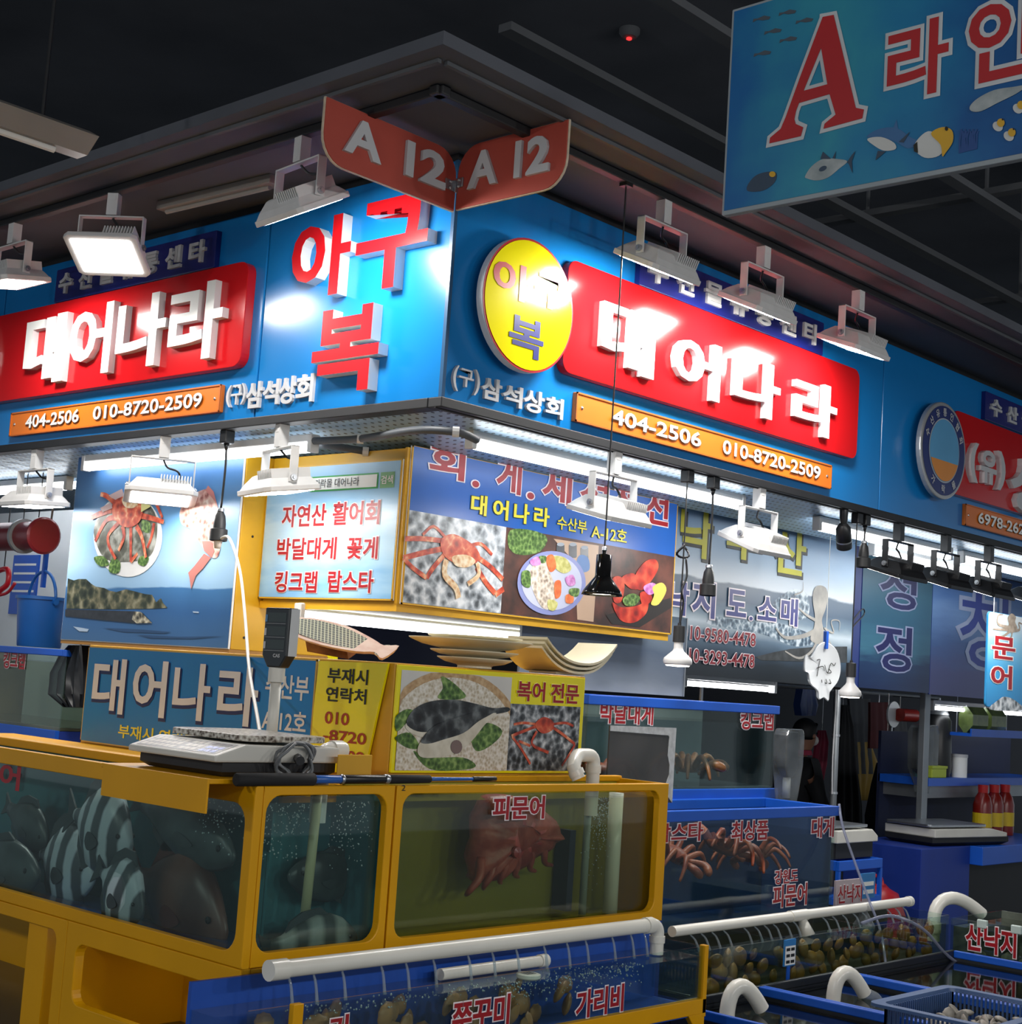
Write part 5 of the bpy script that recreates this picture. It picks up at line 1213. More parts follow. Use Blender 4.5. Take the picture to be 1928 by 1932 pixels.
# net-patterned fish dish on the left part of the counter box
def netmat():
    m = bpy.data.materials.new('net_glaze'); m.use_nodes = True; nt = m.node_tree; N = nt.nodes.new; b = nt.nodes['Principled BSDF']; b.inputs['Roughness'].default_value = .3
    tc = N('ShaderNodeTexCoord'); mx = None
    for s in (1, -1):
        mp = N('ShaderNodeMapping'); mp.inputs['Rotation'].default_value = (0, 0, s*.6); mp.inputs['Scale'].default_value = (75, 75, 75); nt.links.new(tc.outputs['Object'], mp.inputs[0])
        w = N('ShaderNodeTexWave'); w.inputs['Scale'].default_value = .32; nt.links.new(mp.outputs[0], w.inputs['Vector'])
        if mx is None: mx = w
        else:
            q = N('ShaderNodeMath'); q.operation = 'MAXIMUM'; nt.links.new(mx.outputs[1], q.inputs[0]); nt.links.new(w.outputs[1], q.inputs[1]); mx = q
    r = N('ShaderNodeValToRGB'); r.color_ramp.elements[0].position = .8; r.color_ramp.elements[0].color = lin('#3a3f3c'); r.color_ramp.elements[1].position = .92; r.color_ramp.elements[1].color = lin('#c9c9a8')
    nt.links.new(mx.outputs[0], r.inputs[0]); nt.links.new(r.outputs[0], b.inputs['Base Color']); return m
t = thing('fish_dish', 'fish-shaped dish with a net pattern beside the pole display', 'dish', (-.33, .05, ztop+.035), math.radians(-75)); t.rotation_euler = (.5, .1, math.radians(-78)); t.scale = (.86, .8, .86)
pts = smooth_pts([(-.24, 0), (-.15, .07), (0, .085), (.14, .05), (.2, .03), (.25, .055), (.25, -.055), (.2, -.03), (.14, -.06), (0, -.085), (-.15, -.07)], True, 3)
def bow(x): return .055*(1-(x/.25))*.5+.01
g = G(); n = len(pts); g.add([(p[0], p[1], bow(p[0])+.012) for p in pts]+[(p[0]*.97, p[1]*.9, bow(p[0])) for p in pts], [tuple(range(n)), tuple(range(2*n-1, n-1, -1))]+[(i, (i+1) % n, (i+1) % n+n, i+n) for i in range(n)]); g.build('body', mat('dish_pink_glaze', '#c99a86', rough=.35, hex2='#e0c4b0', nscale=14), t)
g = G(); g.add([(p[0]*.9, p[1]*.8, bow(p[0])+.0135) for p in pts], [tuple(range(n))]); g.build('net_print', netmat(), t)
g = G(); g.box(-.14, .05, .0, .075, -.04, .01); g.build('wooden_rest', mat('wood_brown', '#8a5a34', rough=.6, hex2='#6d4426', nscale=20), t)
# under-cabinet tube and what stands on the back shelf
yl = 1.0; a, b = at(556, 1160, y=yl), at(1012, 1192, y=yl)
tube_lamp('tube lamp under the crab banner cabinet above the dishes', (max(a.x, .3), yl, ZC-.002+.0), (b.x, yl, ZC-.002), r=.019)
t = thing('back_shelf', 'blue shelf unit behind the counter box', 'shelf', (.7, 1.6, 0))
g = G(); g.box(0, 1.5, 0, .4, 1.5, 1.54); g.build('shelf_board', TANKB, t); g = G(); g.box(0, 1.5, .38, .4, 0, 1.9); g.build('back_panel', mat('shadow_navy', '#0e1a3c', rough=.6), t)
for x in (0, .74, 1.46):
    g = G(); g.box(x, x+.04, 0, .38, 0, 1.5); g.build('upright', DEEPB, t)
yb = 1.3; a = at(585, 1178, y=yb); b = at(640, 1212, y=yb)
t = thing('notice_board', 'small plain yellow board glowing beneath the tube lamp', 'sign', (a.x-.1, yb, b.z-.25)); g = G(); g.box(0, b.x-a.x+.1, 0, .02, 0, .36); g.build('board', YELLOW, t, bevel=.003); g = G(); g.box(.02, .05, 0.005, .015, -(b.z-.25), 0); g.build('leg', STEEL, t)

# ------------------------------------------------------------------ blue tanks of the next stall along
DARKIN = mat('tank_inner_dark', '#1d2a38', rough=.5, hex2='#24364a', nscale=3)
def blue_tank(name, label, x0, x1, y0, y1, z0, z1, rim, floor_z, water, wz, inner=DARKIN, legs=True):
    t = thing(name, label, 'fish tank', (x0, y0, floor_z)); W, D = x1-x0, y1-y0; a, b = z0-floor_z, z1-floor_z
    g = G(); g.box(0, W, 0, .006, a, b-rim); g.build('front_glass', GLASS, t)
    g = G(); g.box(W-.006, W, .006, D, a, b-rim); g.build('end_glass', GLASS, t)
    g = G(); g.box(0, .006, .006, D, a, b-rim); g.build('end_glass', GLASS, t)
    g = G(); g.box(.006, W-.006, D-.01, D, a, b-rim); g.build('back_panel', inner, t)
    g = G(); g.box(.006, W-.006, .006, D-.01, a, a+.012); g.build('floor_panel', inner, t)
    if rim:
        for n, (p, q, r, s) in (('rim_bar', (-.012, W+.012, -.012, .02)), ('rim_bar', (-.012, W+.012, D-.02, D+.012)), ('rim_bar', (-.012, .02, .02, D-.02)), ('rim_bar', (W-.02, W+.012, .02, D-.02))):
            g = G(); g.box(p, q, r, s, b-rim, b); g.build(n, TANKB, t, bevel=.003)
    g = G(); g.box(.01, W-.01, .01, D-.014, a+.014, wz-floor_z); g.build('water', water, t)
    if legs: g = G(); g.box(.0, W, 0, D, 0, a-.002); g.build('base_body', DEEPB, t)
    return t
WATERN = clear('night_water', '#eef3f6', rough=.03, haze=.03, hazecol='#3c5568', ior=1.33, haze_scale=4)
XR1 = 2.315
lt = blue_tank('crab_tank', 'blue-rimmed crab tank with red words at the middle right', .66, XR1, -.195, .165, .70, 1.172, .04, 0, WATERN, 1.06, mat('tank_inner_navy', '#1a3a66', rough=.5, hex2='#16305a', nscale=5))
g = G(); g.box(1.64, 1.648, .012, .34, .71, 1.13); g.build('end_lining', mat('tank_inner_navy', '#1a3a66'), lt)
FB = Frame('R', -.198)
for s, L, R, B, T in (('랍스타', (1236, 1570), (1326, 1568), (1290, 1588), (1290, 1552)), ('최상품', (1380, 1566), (1449, 1566), (1415, 1586), (1415, 1548)), ('대게', (1531, 1560), (1573, 1558), (1552, 1580), (1552, 1542)), ('강원도', (1461, 1655), (1505, 1653), (1483, 1667), (1483, 1640)), ('피문어', (1458, 1690), (1522, 1686), (1490, 1710), (1490, 1668))):
    q = FB.ps([L, R, B, T]); outlined(lt, s, (q[0][0]-.66, q[1][0]-.66, q[2][1], q[3][1]), REDM, PINKW, -.003, .022, .045)
ut = blue_tank('crab_tank', 'upper blue-rimmed crab tank behind the frosted sheet', 1.1, 2.43, .195, .6, 1.205, 1.575, .038, 0, WATERN, 1.49, mat('tank_inner_grey', '#5d6a68', rough=.5, hex2='#4a5856', nscale=3))
g = G(); g.box(-.012, 1.345, -.02, .0, 1.165, 1.21); g.build('lower_band', TANKB, ut, bevel=.003)
FB = Frame('R', .192)
for s, L, R, B, T in (('박달대게', (1132, 1347), (1232, 1350), (1182, 1366), (1182, 1326)), ('킹크랩', (1397, 1358), (1459, 1360), (1428, 1377), (1428, 1340))):
    q = FB.ps([L, R, B, T]); outlined(ut, s, (q[0][0]-1.1, q[1][0]-1.1, q[2][1], q[3][1]), REDM, PINKW, -.003, .022, .045)
# live crabs
CRABM = mat('live_crab_shell', '#7a2e20', rough=.4, hex2='#a85a3a', nscale=16, bump=.5); CRABD = mat('live_crab_brown', '#5a3a20', rough=.4, hex2='#8a5a2e', nscale=12, bump=.5)
def crab(label, loc, s, rz, m, tilt=0.0):
    t = thing('live_crab', label, 'crab', loc, rz, 'live crabs in the blue tanks'); t.rotation_euler = (tilt, 0, rz); t.scale = (s,)*3
    g = G(); g.lathe([(.001, -.03), (.06, -.024), (.085, -.004), (.08, .012), (.05, .032), (.001, .04)], 18); g.v = [(v[0], v[1]*.85, v[2]) for v in g.v]; g.build('shell', m, t, smooth=1)
    for sd in (-1, 1):
        for i in range(4):
            a = math.radians(-35+i*27); c, d = math.cos(a)*sd, math.sin(a)
            g = G(); g.tube(smooth_pts([(c*.07, d*.07, 0), (c*.13, d*.13, .05), (c*.19, d*.19, .01), (c*.22, d*.22, -.045)], False, 4), [.018-.001*k for k in range(13)], 7); g.build('leg', m, t, smooth=True)
        g = G(); g.tube(smooth_pts([(sd*.05, -.06, 0), (sd*.09, -.13, .02), (sd*.06, -.18, .0)], False, 4), [.014, .015, .016, .018, .02, .022, .022, .018, .008], 8); g.build('claw', m, t, smooth=True)
crab('brown crab in the upper blue-rimmed tank beneath small red words', (2.0, .36, 1.29), .95, .5, CRABD)
crab('brown-orange crab behind the frosted sheet in the upper tank', (1.38, .36, 1.275), .8, -.6, CRABM)
crab('red crab at the left end of the middle right tank', (1.42, -.02, .98), .8, .3, CRABM, .5)
crab('red crab hanging in the centre of the middle right tank', (1.74, -.02, 1.0), .9, 1.2, CRABM, .4)
crab('red crab deepest to the right in the middle right tank', (1.98, .0, .96), .75, 2.2, CRABM, .6)
# frosted sheet leaning before the upper tank
a, b = at(1150, 1390, y=.02), at(1270, 1475, y=.02)
t = thing('frosted_sheet', 'square frosted plastic sheet leaning on the upper crab tank', 'sheet', (a.x, .02, 1.176))
g = G(); w, h = b.x-a.x, .29; g.box(0, w, 0, .006, 0, h); o = g.build('sheet', clear('frosted_plastic', '#a9a9a6', rough=.2, haze=.4, hazecol='#6d6a68', haze_scale=3), t)
g = G(); random.seed(2); pts = [(w-.002, 0)]+[(w-.03-random.uniform(0, .02), h*i/8) for i in range(1, 8)]+[(w-.05, h-.03), (0, h-.02), (0, h), (w, h)]; g.prism(pts, -.002, .0); g.build('frost_edge', mat('frost_white', '#b9bcbc', rough=.7, var=.2, nscale=40), t)
# bag-wrapped displays of two more scales
BAG = clear('plastic_bag', '#cfd4d6', rough=.12, haze=.16, hazecol='#b9c0c4', haze_scale=7)
def bagged(label, base, hgt, w, h, top):
    t = thing('scale_display', label, 'scale display', base)
    g = G(); g.tube([(0, 0, 0), (0, 0, hgt)], .018, 12); g.build('pole', PVC, t, smooth=True)
    g = G(); g.prism([(-w/2, .04), (-.02, 0), (.02, 0), (w/2, .04), (w/2, h), (-w/2, h)], -.02, .02); d = g.build('display', mat('display_dark', '#23282b'), t, loc=(0, 0, hgt), bevel=.004)
    g = G(); random.seed(4); g.prism([(-w*.62, .05), (-.045, -.06), (-.03, -.11), (.03, -.11), (.045, -.06), (w*.64, .05), (w*.66, h*.9), (w*.55, h*1.07), (-w*.5, h*1.06), (-w*.66, h*.92)], -.04, .035); g.build('plastic_bag', BAG, t, loc=(0, 0, hgt), bevel=.008)
p = at(1470, 1500, y=.1); bagged('scale display wrapped in a clear bag beside the upper crab tank', (2.39, .1, 1.176), .09, .11, .2, 0)
# clam tank, spray pipe over it, octopus tank to the right
YC2 = -.5; FC = Frame('R', YC2); x0c, x1c = FC.p(1345, 1790)[0], 2.775
t = blue_tank('clam_tank', 'long glass clam tank under the long white spray pipe', x0c, x1c, YC2, -.2, .545, .735, 0, 0, WATERD, .7, mat('tank_inner_dim', '#2a2c26', rough=.5))
for k in (.45, 1.12):
    g = G(); g.box(k, k+.006, .01, .28, .55, .73); g.build('divider', GLASS, t)
spots = []; random.seed(21)
for row in range(3):
    for k in range(20):
        xx = x0c+.12+k*.083+(row % 2)*.04+random.uniform(-.015, .015)
        if xx < x1c-.06 and abs(xx-x0c-.45) > .03 and abs(xx-x0c-1.12) > .03: spots.append((xx, YC2+.05+random.uniform(0, .035), .585+row*.044+random.uniform(-.006, .006), random.uniform(0, 6.28), random.uniform(-.5, .5), random.uniform(.75, 1.05)))
scatter(shell_mesh('clam', ORSH, .034, .03, .016, 0), spots, 'orange-brown clam heaped in the long glass clam tank', 'clam', 'clams in the long glass tank')
yp = -.36; FP2 = Frame('R', yp); a, b = FP2.p(1268, 1752), FP2.p(1716, 1705); zp2 = (a[1]+b[1])/2; jets = []
for px in (1300, 1320, 1340, 1362, 1400, 1420, 1438, 1455, 1475, 1492, 1548, 1566, 1585, 1605, 1622, 1668, 1684, 1698):
    x = FP2.p(px, 1740)[0]; jets.append(((x, yp-.008, zp2-.018), (x+.03, yp-.03, .702)))
xt = FP2.p(1513, 1730)[0]
pt = pipe_run('spray_pipe', 'long white spray pipe over the clam tank', [(a[0], yp, zp2), (b[0], yp, zp2)], .019, PVC, jets, [((xt-.09, yp, zp2), (xt+.03, yp, zp2)), ((b[0]-.02, yp, zp2), (b[0]+.005, yp, zp2))])
g = G(); g.tube([(xt-a[0], 0, -.01), (xt-a[0]+.01, -.02, zw*0+.702-zp2-.0)], [.014, .032], 12); g.build('tee_branch', PVC, pt, smooth=True)
# price tag standing in the clam tank
p = FC.p(1485, 1830); t = thing('price_tag', 'small blue price tag standing against the clam tank', 'price tag', (p[0]-.02, YC2-.012, .55))
g = G(); g.box(.0, .02, 0, .004, 0, .1); g.build('stake', TANKB, t); g = G(); g.box(-.025, .05, -.002, .004, .09, .185); c = g.build('card', mat('tag_blue', '#2f7ec0', rough=.4), t)
g = G(); g.flat([(-.022, .094), (.047, .094), (.047, .162), (-.022, .162)], -.003); g.build('paper', WHITE, c)
for z in (.144, .122, .1):
    for x in (-.015, .016):
        g = G(); g.flat([(x, z), (x+.024, z), (x+.024, z+.011), (x, z+.011)], -.004); g.build('print_mark', INKB, c)
# tank of small octopuses facing left
x0s = x1c+.01; FS = Frame('L', x0s); ys = -.5
t = thing('octopus_tank', 'glass octopus tank with red words at the right picture edge', 'fish tank', (x0s, ys, 0), HL); W = .75
g = G(); g.box(0, W, 0, .006, .5, .722); g.build('front_glass', GLASS, t)
g = G(); g.box(0, .006, .006, .5, .5, .722); g.build('end_glass', GLASS, t)
g = G(); g.box(.006, W, .49, .5, .5, .722); g.build('back_panel', mat('tank_inner_greygreen', '#6d7468', rough=.5, hex2='#4f564c', nscale=9), t)
g = G(); g.box(.006, W, .006, .49, .5, .512); g.build('floor_panel', mat('tank_inner_greygreen', '#6d7468'), t)
g = G(); g.box(.01, W, .01, .488, .514, .69); g.build('water', clear('octopus_water', '#b0b8a8', haze=.2, hazecol='#8d9484', ior=1.33, haze_scale=22), t)
g = G(); g.box(0, W, 0, .5, 0, .498); g.build('base_body', DARK, t)
for x in (.12, .27):
    g = G(); g.box(x, x+.045, -.006, .012, .7, .735); g.build('clip', mat('clip_pale', '#c3d2cc', rough=.3), t, bevel=.004)
q = FS.ps([(1822, 1775), (1918, 1780), (1870, 1800), (1870, 1748)]); outlined(t, '산낙지', (q[0][0]-(-ys), q[1][0]-(-ys), q[2][1], q[3][1]), REDM, PINKW, -.003, .03, .04)
random.seed(9)
for i in range(5):
    oc = thing('small_octopus', 'small grey octopus resting in the tank at the right edge', 'octopus', (x0s+.08+.05*(i % 2), ys-.1-.1*i, .535), random.uniform(0, 6), 'small octopuses at the right edge')
    m = mat('small_octopus_skin', '#8a857a', rough=.35, hex2='#b9b3a6', nscale=20)
    g = G(); g.lathe([(.001, -.01), (.02, -.005), (.03, .02), (.024, .05), (.001, .065)], 12); g.build('mantle', m, oc, smooth=1)
    for k in range(6):
        a = k*1.05; g = G(); g.tube(smooth_pts([(.015*math.cos(a), .015*math.sin(a), 0), (.05*math.cos(a), .05*math.sin(a), .01), (.08*math.cos(a+.4), .08*math.sin(a+.4), -.012)], False, 3), [.007, .0065, .006, .0055, .005, .004, .0025], 6); g.build('arm', m, oc, smooth=True)
# blue trays in the aisle, with elbows and basket
WATERT = clear('tray_water', '#7d868a', rough=.05, haze=.06, hazecol='#3c4346', ior=1.33, haze_scale=8)
def aisle_tray(label, x0, x1, y0, y1, z):
    t = thing('aisle_tray', label, 'tray', (x0, y0, 0)); W, D = x1-x0, y1-y0
    for p, q, r, s in ((0, W, 0, .018), (0, W, D-.018, D), (0, .018, .018, D-.018), (W-.018, W, .018, D-.018)):
        g = G(); g.box(p, q, r, s, z-.03, z); g.build('rim_bar', TANKB if r < D-.025 else mat('tray_dark', '#24282c', rough=.4), t, bevel=.004)
        g = G(); g.box(p+.002, q-.002, r+.002, s-.002, z-.16, z-.03); g.build('side_panel', mat('tray_dark', '#24282c', rough=.4), t)
    g = G(); g.box(.02, W-.02, .02, D-.02, z-.17, z-.15); g.build('floor_panel', mat('tray_dark', '#24282c', rough=.4), t)
    g = G(); g.box(.026, W-.026, .026, D-.026, z-.148, z-.04); g.build('water', WATERT, t)
    g = G(); g.box(.05, W-.05, .05, D-.05, 0, z-.172); g.build('stand', DARK, t)
aisle_tray('dark water tray with blue rim left of the basket', .70, 1.235, -1.75, -.535, .6)
aisle_tray('dark water tray with blue rim under the basket', 1.24, 1.80, -1.75, -.535, .6)
aisle_tray('dark water tray with blue rim before the small octopus tank', 1.805, 2.73, -1.75, -.535, .6)
def hook_pipe(label, base, h, dx, dy, r=.03):
    x, y, z = base; p = [(x, y, z)]+bend((x, y, z+h*.45), (x, y, z+h), (x+dx*.35, y+dy*.35, z+h*1.02))+bend((x+dx*.35, y+dy*.35, z+h*1.02), (x+dx*.6, y+dy*.6, z+h*1.03), (x+dx, y+dy, z+h*.62), 5)[1:]
    return pipe_run('water_pipe', label, p, r, PVC, (), [((x, y, z+h*.2), (x, y, z+h*.42))])
p1 = at(1372, 1895, y=-.66); hook_pipe('white hooked pipe in the blue-rimmed tray left of the basket', (p1.x, -.66, .46), .19, .13, -.05, .026)
p2 = at(1572, 1880, y=-.72); w2 = hook_pipe('white hooked pipe pouring water beside the basket', (p2.x, -.72, .46), .19, .13, -.05, .026)
e = (.13, -.05, .118)
g = G(); g.tube(smooth_pts([e, (.17, -.075, .1), (.2, -.09, .05), (.215, -.1, .0)], False, 4), [.02, .021, .022, .022, .021, .021, .022, .022, .023, .024, .025, .027, .03], 10); g.build('water_stream', JET, w2, smooth=True)
p3 = at(1762, 1722, y=-.38); hook_pipe('white curved pipe behind the clam tank corner', (p3.x, -.38, .6), .18, .26, -.1, .028)
# basket with shellfish
t = thing('plastic_basket', 'grey-blue slotted plastic basket at the bottom right corner', 'basket', (1.36, -1.27, .545)); BK = mat('basket_plastic', '#3f5a86', rough=.4, var=.08)
W, D, H = .54, .42, .11
def ring(w, d, z, r): return [(p[0], p[1], z) for p in rrect(-w/2, w/2, -d/2, d/2, r)]
g = G(); g.loft([ring(W, D, H-.012, .04), ring(W+.02, D+.02, H-.01, .04), ring(W+.02, D+.02, H, .04), ring(W-.05, D-.05, H, .035), ring(W-.055, D-.055, H-.012, .035), ring(W, D, H-.012, .04)], False); g.build('rim', BK, t, smooth=2)
g = G(); g.box(-W/2+.04, W/2-.04, -D/2+.04, D/2-.04, 0, .006); g.build('base', BK, t)
for side in range(4):
    L = (W if side % 2 == 0 else D)-.07; n = int(L/.014)
    for i in range(n):
        u = -L/2+L*i/(n-1); c = .006
        if side == 0: v = (u, -D/2+.035)
        elif side == 2: v = (u, D/2-.035)
        elif side == 1: v = (W/2-.035, u)
        else: v = (-W/2+.035, u)
        g = G(); g.box(v[0]-.003, v[0]+.003, v[1]-.003, v[1]+.003, .004, H-.01); g.build('slat', BK, t)
spots = [(1.36+random.uniform(-.19, .19), -1.27+random.uniform(-.13, .13), .572+random.uniform(0, .035), random.uniform(0, 6.28), random.uniform(0, 3), random.uniform(.7, 1.0)) for i in range(70)]
scatter(shell_mesh('cockle', mat('cockle_shell', '#6d6a64', rough=.5, hex2='#a8a298', nscale=10, bump=.4), .028, .026, .012), [(x, y, z, a, b, s) for x, y, z, a, b, s in spots], 'grey cockle lying in the grey-blue plastic basket', 'cockle', 'cockles in the basket')
for o in list(col.objects):
    if o.name.startswith('cockle'): o.rotation_euler.x = 1.4+random.uniform(-.4, .4)
# clear hoses
HOSE = clear('clear_hose', '#d3d6e2', rough=.1, haze=.35, hazecol='#aeb4cc')
def hose(label, pts, r=.006):
    o = Vector(pts[0]); t = thing('clear_hose', label, 'hose', o)
    g = G(); g.tube(smooth_pts([tuple(Vector(p)-o) for p in pts], False, 6), r, 8); g.build('hose', HOSE, t, smooth=True)
    e = Vector(pts[-1])-o; g = G(); g.tube([tuple(e), tuple(e+Vector((.004, -.004, -.02)))], r*1.25, 8); g.build('nozzle', HOSE, t, smooth=True)
hose('clear hose falling from the crab tank corner to the clam tank', [(2.33, -.2, 1.18)]+[xyz(px, py, y=yy) for px, py, yy in ((1590, 1560, -.24), (1612, 1625, -.3), (1638, 1695, -.38), (1662, 1760, -.44), (1672, 1830, -.53))])
hose('pair-like clear hose looping over the octopus tank front', [xyz(px, py, y=yy) for px, py, yy in ((1625, 1742, -.4), (1680, 1728, -.44), (1740, 1752, -.52), (1790, 1805, -.56), (1850, 1838, -.6), (1928, 1850, -.7), (1990, 1880, -.8))], .007)
t = thing('bottle_funnel', 'cut plastic bottle hung under the long spray pipe', 'bottle', (FP2.p(1628, 1740)[0], yp-.005, .70))
g = G(); g.lathe([(.045, 0), (.044, .01), (.012, .06), (.012, .075)], 16); g.build('cone', clear('pet_plastic', '#e6eaec', rough=.05, haze=.12, hazecol='#cfd6da'), t, smooth=2)
g = G(); g.lathe([(.0135, .07), (.0135, .085)], 16); g.build('collar', PVC, t)
# ------------------------------------------------------------------ big hanging hall sign
XS = -.5; FA = Frame('L', XS); tl = FA.p(1408, 20); bl = FA.p(1370, 412)
t, w, h = board(FA, bl[0]+.0, bl[0]+1.08, 2.757, 3.281, mat('hall_sign_frame', '#9aa3a8', rough=.5), 'hall_sign', 'big blue hanging hall sign with red letter A and printed fish', depth=.02)
f = sub(FA, t, 0); c5 = crop(1340, 0, .30498); P = lambda q: f.ps(c5(q)); S = .30498*.00133
SEA = gradmat('hall_sign_sea', 0, .95, ((0, '#1a66a4'), (.3, '#3596ae'), (.5, '#237fae'), (.75, '#175c9a'), (1, '#12407c')), (5, 5, 5), .55, axis=0)
g = G(); e = .007; g.flat([(e, e+.004), (w-e, e+.004), (w-e, h-e), (e, h-e)], -.001); g.build('printed_sea', SEA, t)
A_POLY = ([(700, 108), (738, 103), (742, 180), (690, 300), (590, 545), (535, 690), (525, 740), (535, 775), (440, 800), (470, 730), (560, 480)], [(700, 108), (768, 95), (905, 670), (780, 712), (735, 560), (690, 300)], [(580, 565), (745, 520), (760, 580), (556, 640)], [(375, 855), (440, 800), (535, 770), (580, 790), (565, 845), (370, 890)], [(712, 768), (780, 712), (905, 670), (955, 680), (945, 735), (705, 800)])
wm = mat('hall_letter_white', '#c9cdd0', rough=.5); rm = mat('hall_letter_red', '#b82026', rough=.5)
g = G()
for q in A_POLY:
    pp = P(q); n = len(pp)
    a_ = sum(pp[i][0]*pp[(i+1) % n][1]-pp[(i+1) % n][0]*pp[i][1] for i in range(n))
    if a_ < 0: pp = pp[::-1]
    ring_ = []                                        # outline pushed out along the corner bisectors
    for i in range(n):
        u = Vector(pp[i])-Vector(pp[i-1]); v = Vector(pp[(i+1) % n])-Vector(pp[i]); u.normalize(); v.normalize()
        nn = Vector((u.y+v.y, -u.x-v.x)); nn = nn.normalized() if nn.length > 1e-3 else Vector((u.y, -u.x))
        c_ = max(.55, nn.dot(Vector((u.y, -u.x)))); ring_.append(tuple(Vector(pp[i])+nn*(.009/c_)))
    g.flat(ring_, -.0025)
g.build('letter_outline', wm, t)
g = G()
for q in A_POLY: g.flat(P(q), -.0038)
g.build('letter', rm, t)
for s, L, R, B, T in (('라', (1100, 420), (1478, 330), (1270, 605), (1270, 145)), ('인', (1600, 300), (2010, 200), (1760, 500), (1760, -10))):
    outlined(t, s, pbox(P, L, R, B, T), rm, wm, -.0025, .022, .05)
GF = mat('print_grey_fish', '#8f9a9c', hex2='#b5bcbc', nscale=20); DF = mat('print_dark_fish', '#33475c', rough=.5); YF = mat('print_yellow_fish', '#d9a92c', rough=.5); WF = mat('print_white_fish', '#cfd0cc', rough=.5)
for x, y in ((325, 110), (485, 72), (590, 122), (395, 188), (490, 238), (330, 325)):
    g = G(); g.flat(P([(x-60, y+30), (x-55, y+8), (x-30, y+6), (x+10, y-12), (x+50, y-5), (x+40, y+12), (x, y+18), (x-30, y+14)]), -.002); g.build('printed_small_fish', mat('print_school', '#4a5560'), t)
g = G()
g.use(DF).flat(P(smooth_pts([(232, 1150), (280, 1090), (350, 1065), (410, 1070), (400, 1130), (330, 1180), (240, 1185)])), -.002)
g.use(YF).flat(P(ell(388, 1080, 20, 18, 14)), -.003)
g.use(GF).flat(P(smooth_pts([(590, 1090), (630, 1030), (700, 985), (790, 985), (850, 1000), (800, 1045), (730, 1100), (660, 1118), (600, 1105)])), -.002)
g.use(DF).flat(P([(850, 1005), (880, 960), (902, 935), (880, 1000), (884, 1075), (862, 1020)]), -.003).flat(P([(685, 985), (700, 940), (750, 985)]), -.003).flat(P([(760, 980), (782, 935), (775, 985)]), -.003).flat(P(ell(700, 1045, 26, 14, 14, 0, -.5)), -.003)
g.use(mat('print_shark_blue', '#3d6ea0')).flat(P(smooth_pts([(970, 850), (1020, 810), (1100, 790), (1170, 800), (1240, 850), (1300, 880), (1230, 920), (1150, 880), (1050, 850)])), -.002).flat(P([(1130, 805), (1155, 740), (1165, 805)]), -.002)
g.use(WF).flat(P(smooth_pts([(975, 862), (1060, 850), (1140, 885), (1150, 925), (1080, 935), (1020, 905)])), -.003)
g.use(DF).flat(P([(1040, 935), (1090, 940), (1025, 995)]), -.003).flat(P([(1170, 880), (1240, 815), (1200, 885)]), -.003)
g.use(WF).flat(P(smooth_pts([(1265, 920), (1300, 850), (1370, 815), (1450, 900), (1420, 965), (1330, 978)])), -.003)
g.use(YF).flat(P(smooth_pts([(1370, 830), (1440, 790), (1500, 810), (1505, 880), (1460, 950), (1440, 970), (1430, 900)])), -.004)
g.use(INKB).flat(P(ell(1467, 800, 10, 14, 12)), -.005).flat(P([(1262, 900), (1285, 880), (1290, 950), (1265, 940)]), -.004)
for x, y in ((1790, 775), (1858, 835), (1915, 665)):
    g.use(WF).flat(P(ell(x-8, y+10, 34, 28, 18, 0, .7)), -.003); g.use(YF).flat(P(ell(x+12, y-12, 24, 26, 16)), -.004); g.use(INKB).flat(P(ell(x+24, y-32, 5, 7, 8)), -.005)
g.use(GF).flat(P(smooth_pts([(1610, 660), (1660, 610), (1760, 560), (1880, 540), (1960, 530), (1900, 580), (1780, 640), (1680, 690), (1620, 690)])), -.003)
g.use(mat('print_weed_blue', '#1d4a8a'))
for i in range(14): x = 1545+i*8; g.strip(P([(x, 950-i*2), (x+10*math.sin(i), 880-i*4), (x+12, 800+(i % 3)*12)]), .004, -.002)
g.build('printed_fish', None, t)
for x in (.12, .96):
    g = G(); g.tube([(x, .01, h), (x, .01, 4.7-2.757)], .003, 6); g.build('hanger_wire', STEEL, t)

# ------------------------------------------------------------------ posters of the next stall
YN = .64; FN = Frame('R', YN); cN = crop(1240, 880, .21784)
xa, xb = FN.p(1262, 1100)[0]-.15, FN.p(1606, 1150)[0]; zb_ = FN.p(1440, 1285)[1]
t, w, h = board(FN, xa, xb, zb_, 2.49, mat('naksu_back', '#5a6a78'), 'octopus_banner', 'sea banner with yellow letters, phone numbers and a pale octopus', 'poster', .002, .01)
f = sub(FN, t, 0); P = lambda q: f.ps(cN(q)); S = .21784*.0022
g = G(); g.flat([(0, 0), (w, 0), (w, h), (0, h)], -.001); g.build('printed_sea', gradmat('naksu_sea_print', 0, h, ((0, '#141b22'), (.1, '#1b2630'), (.16, '#33475a'), (.24, '#5b7286'), (.33, '#b9c6ce'), (.39, '#6d8496'), (.46, '#34506a'), (.565, '#3a566e'), (.575, '#c3cdd6'), (.7, '#a9bccd'), (.85, '#7fa0c0'), (1, '#6d92b8')), (2.5, 2.5, 9), .09), t)
FOAM = cellmat('print_sea_foam', ((.2, '#31465a'), (.5, '#6d8494'), (.8, '#c9d3da')), 34)
g = G(); g.use(FOAM).flat(P(smooth_pts([(480, 1300), (700, 1330), (1000, 1350), (1200, 1400), (1400, 1500), (1200, 1560), (900, 1450), (600, 1400), (430, 1360)])), -.002).flat(P(smooth_pts([(1000, 1200), (1100, 1100), (1200, 1060), (1300, 1120), (1300, 1300), (1150, 1330)])), -.002)
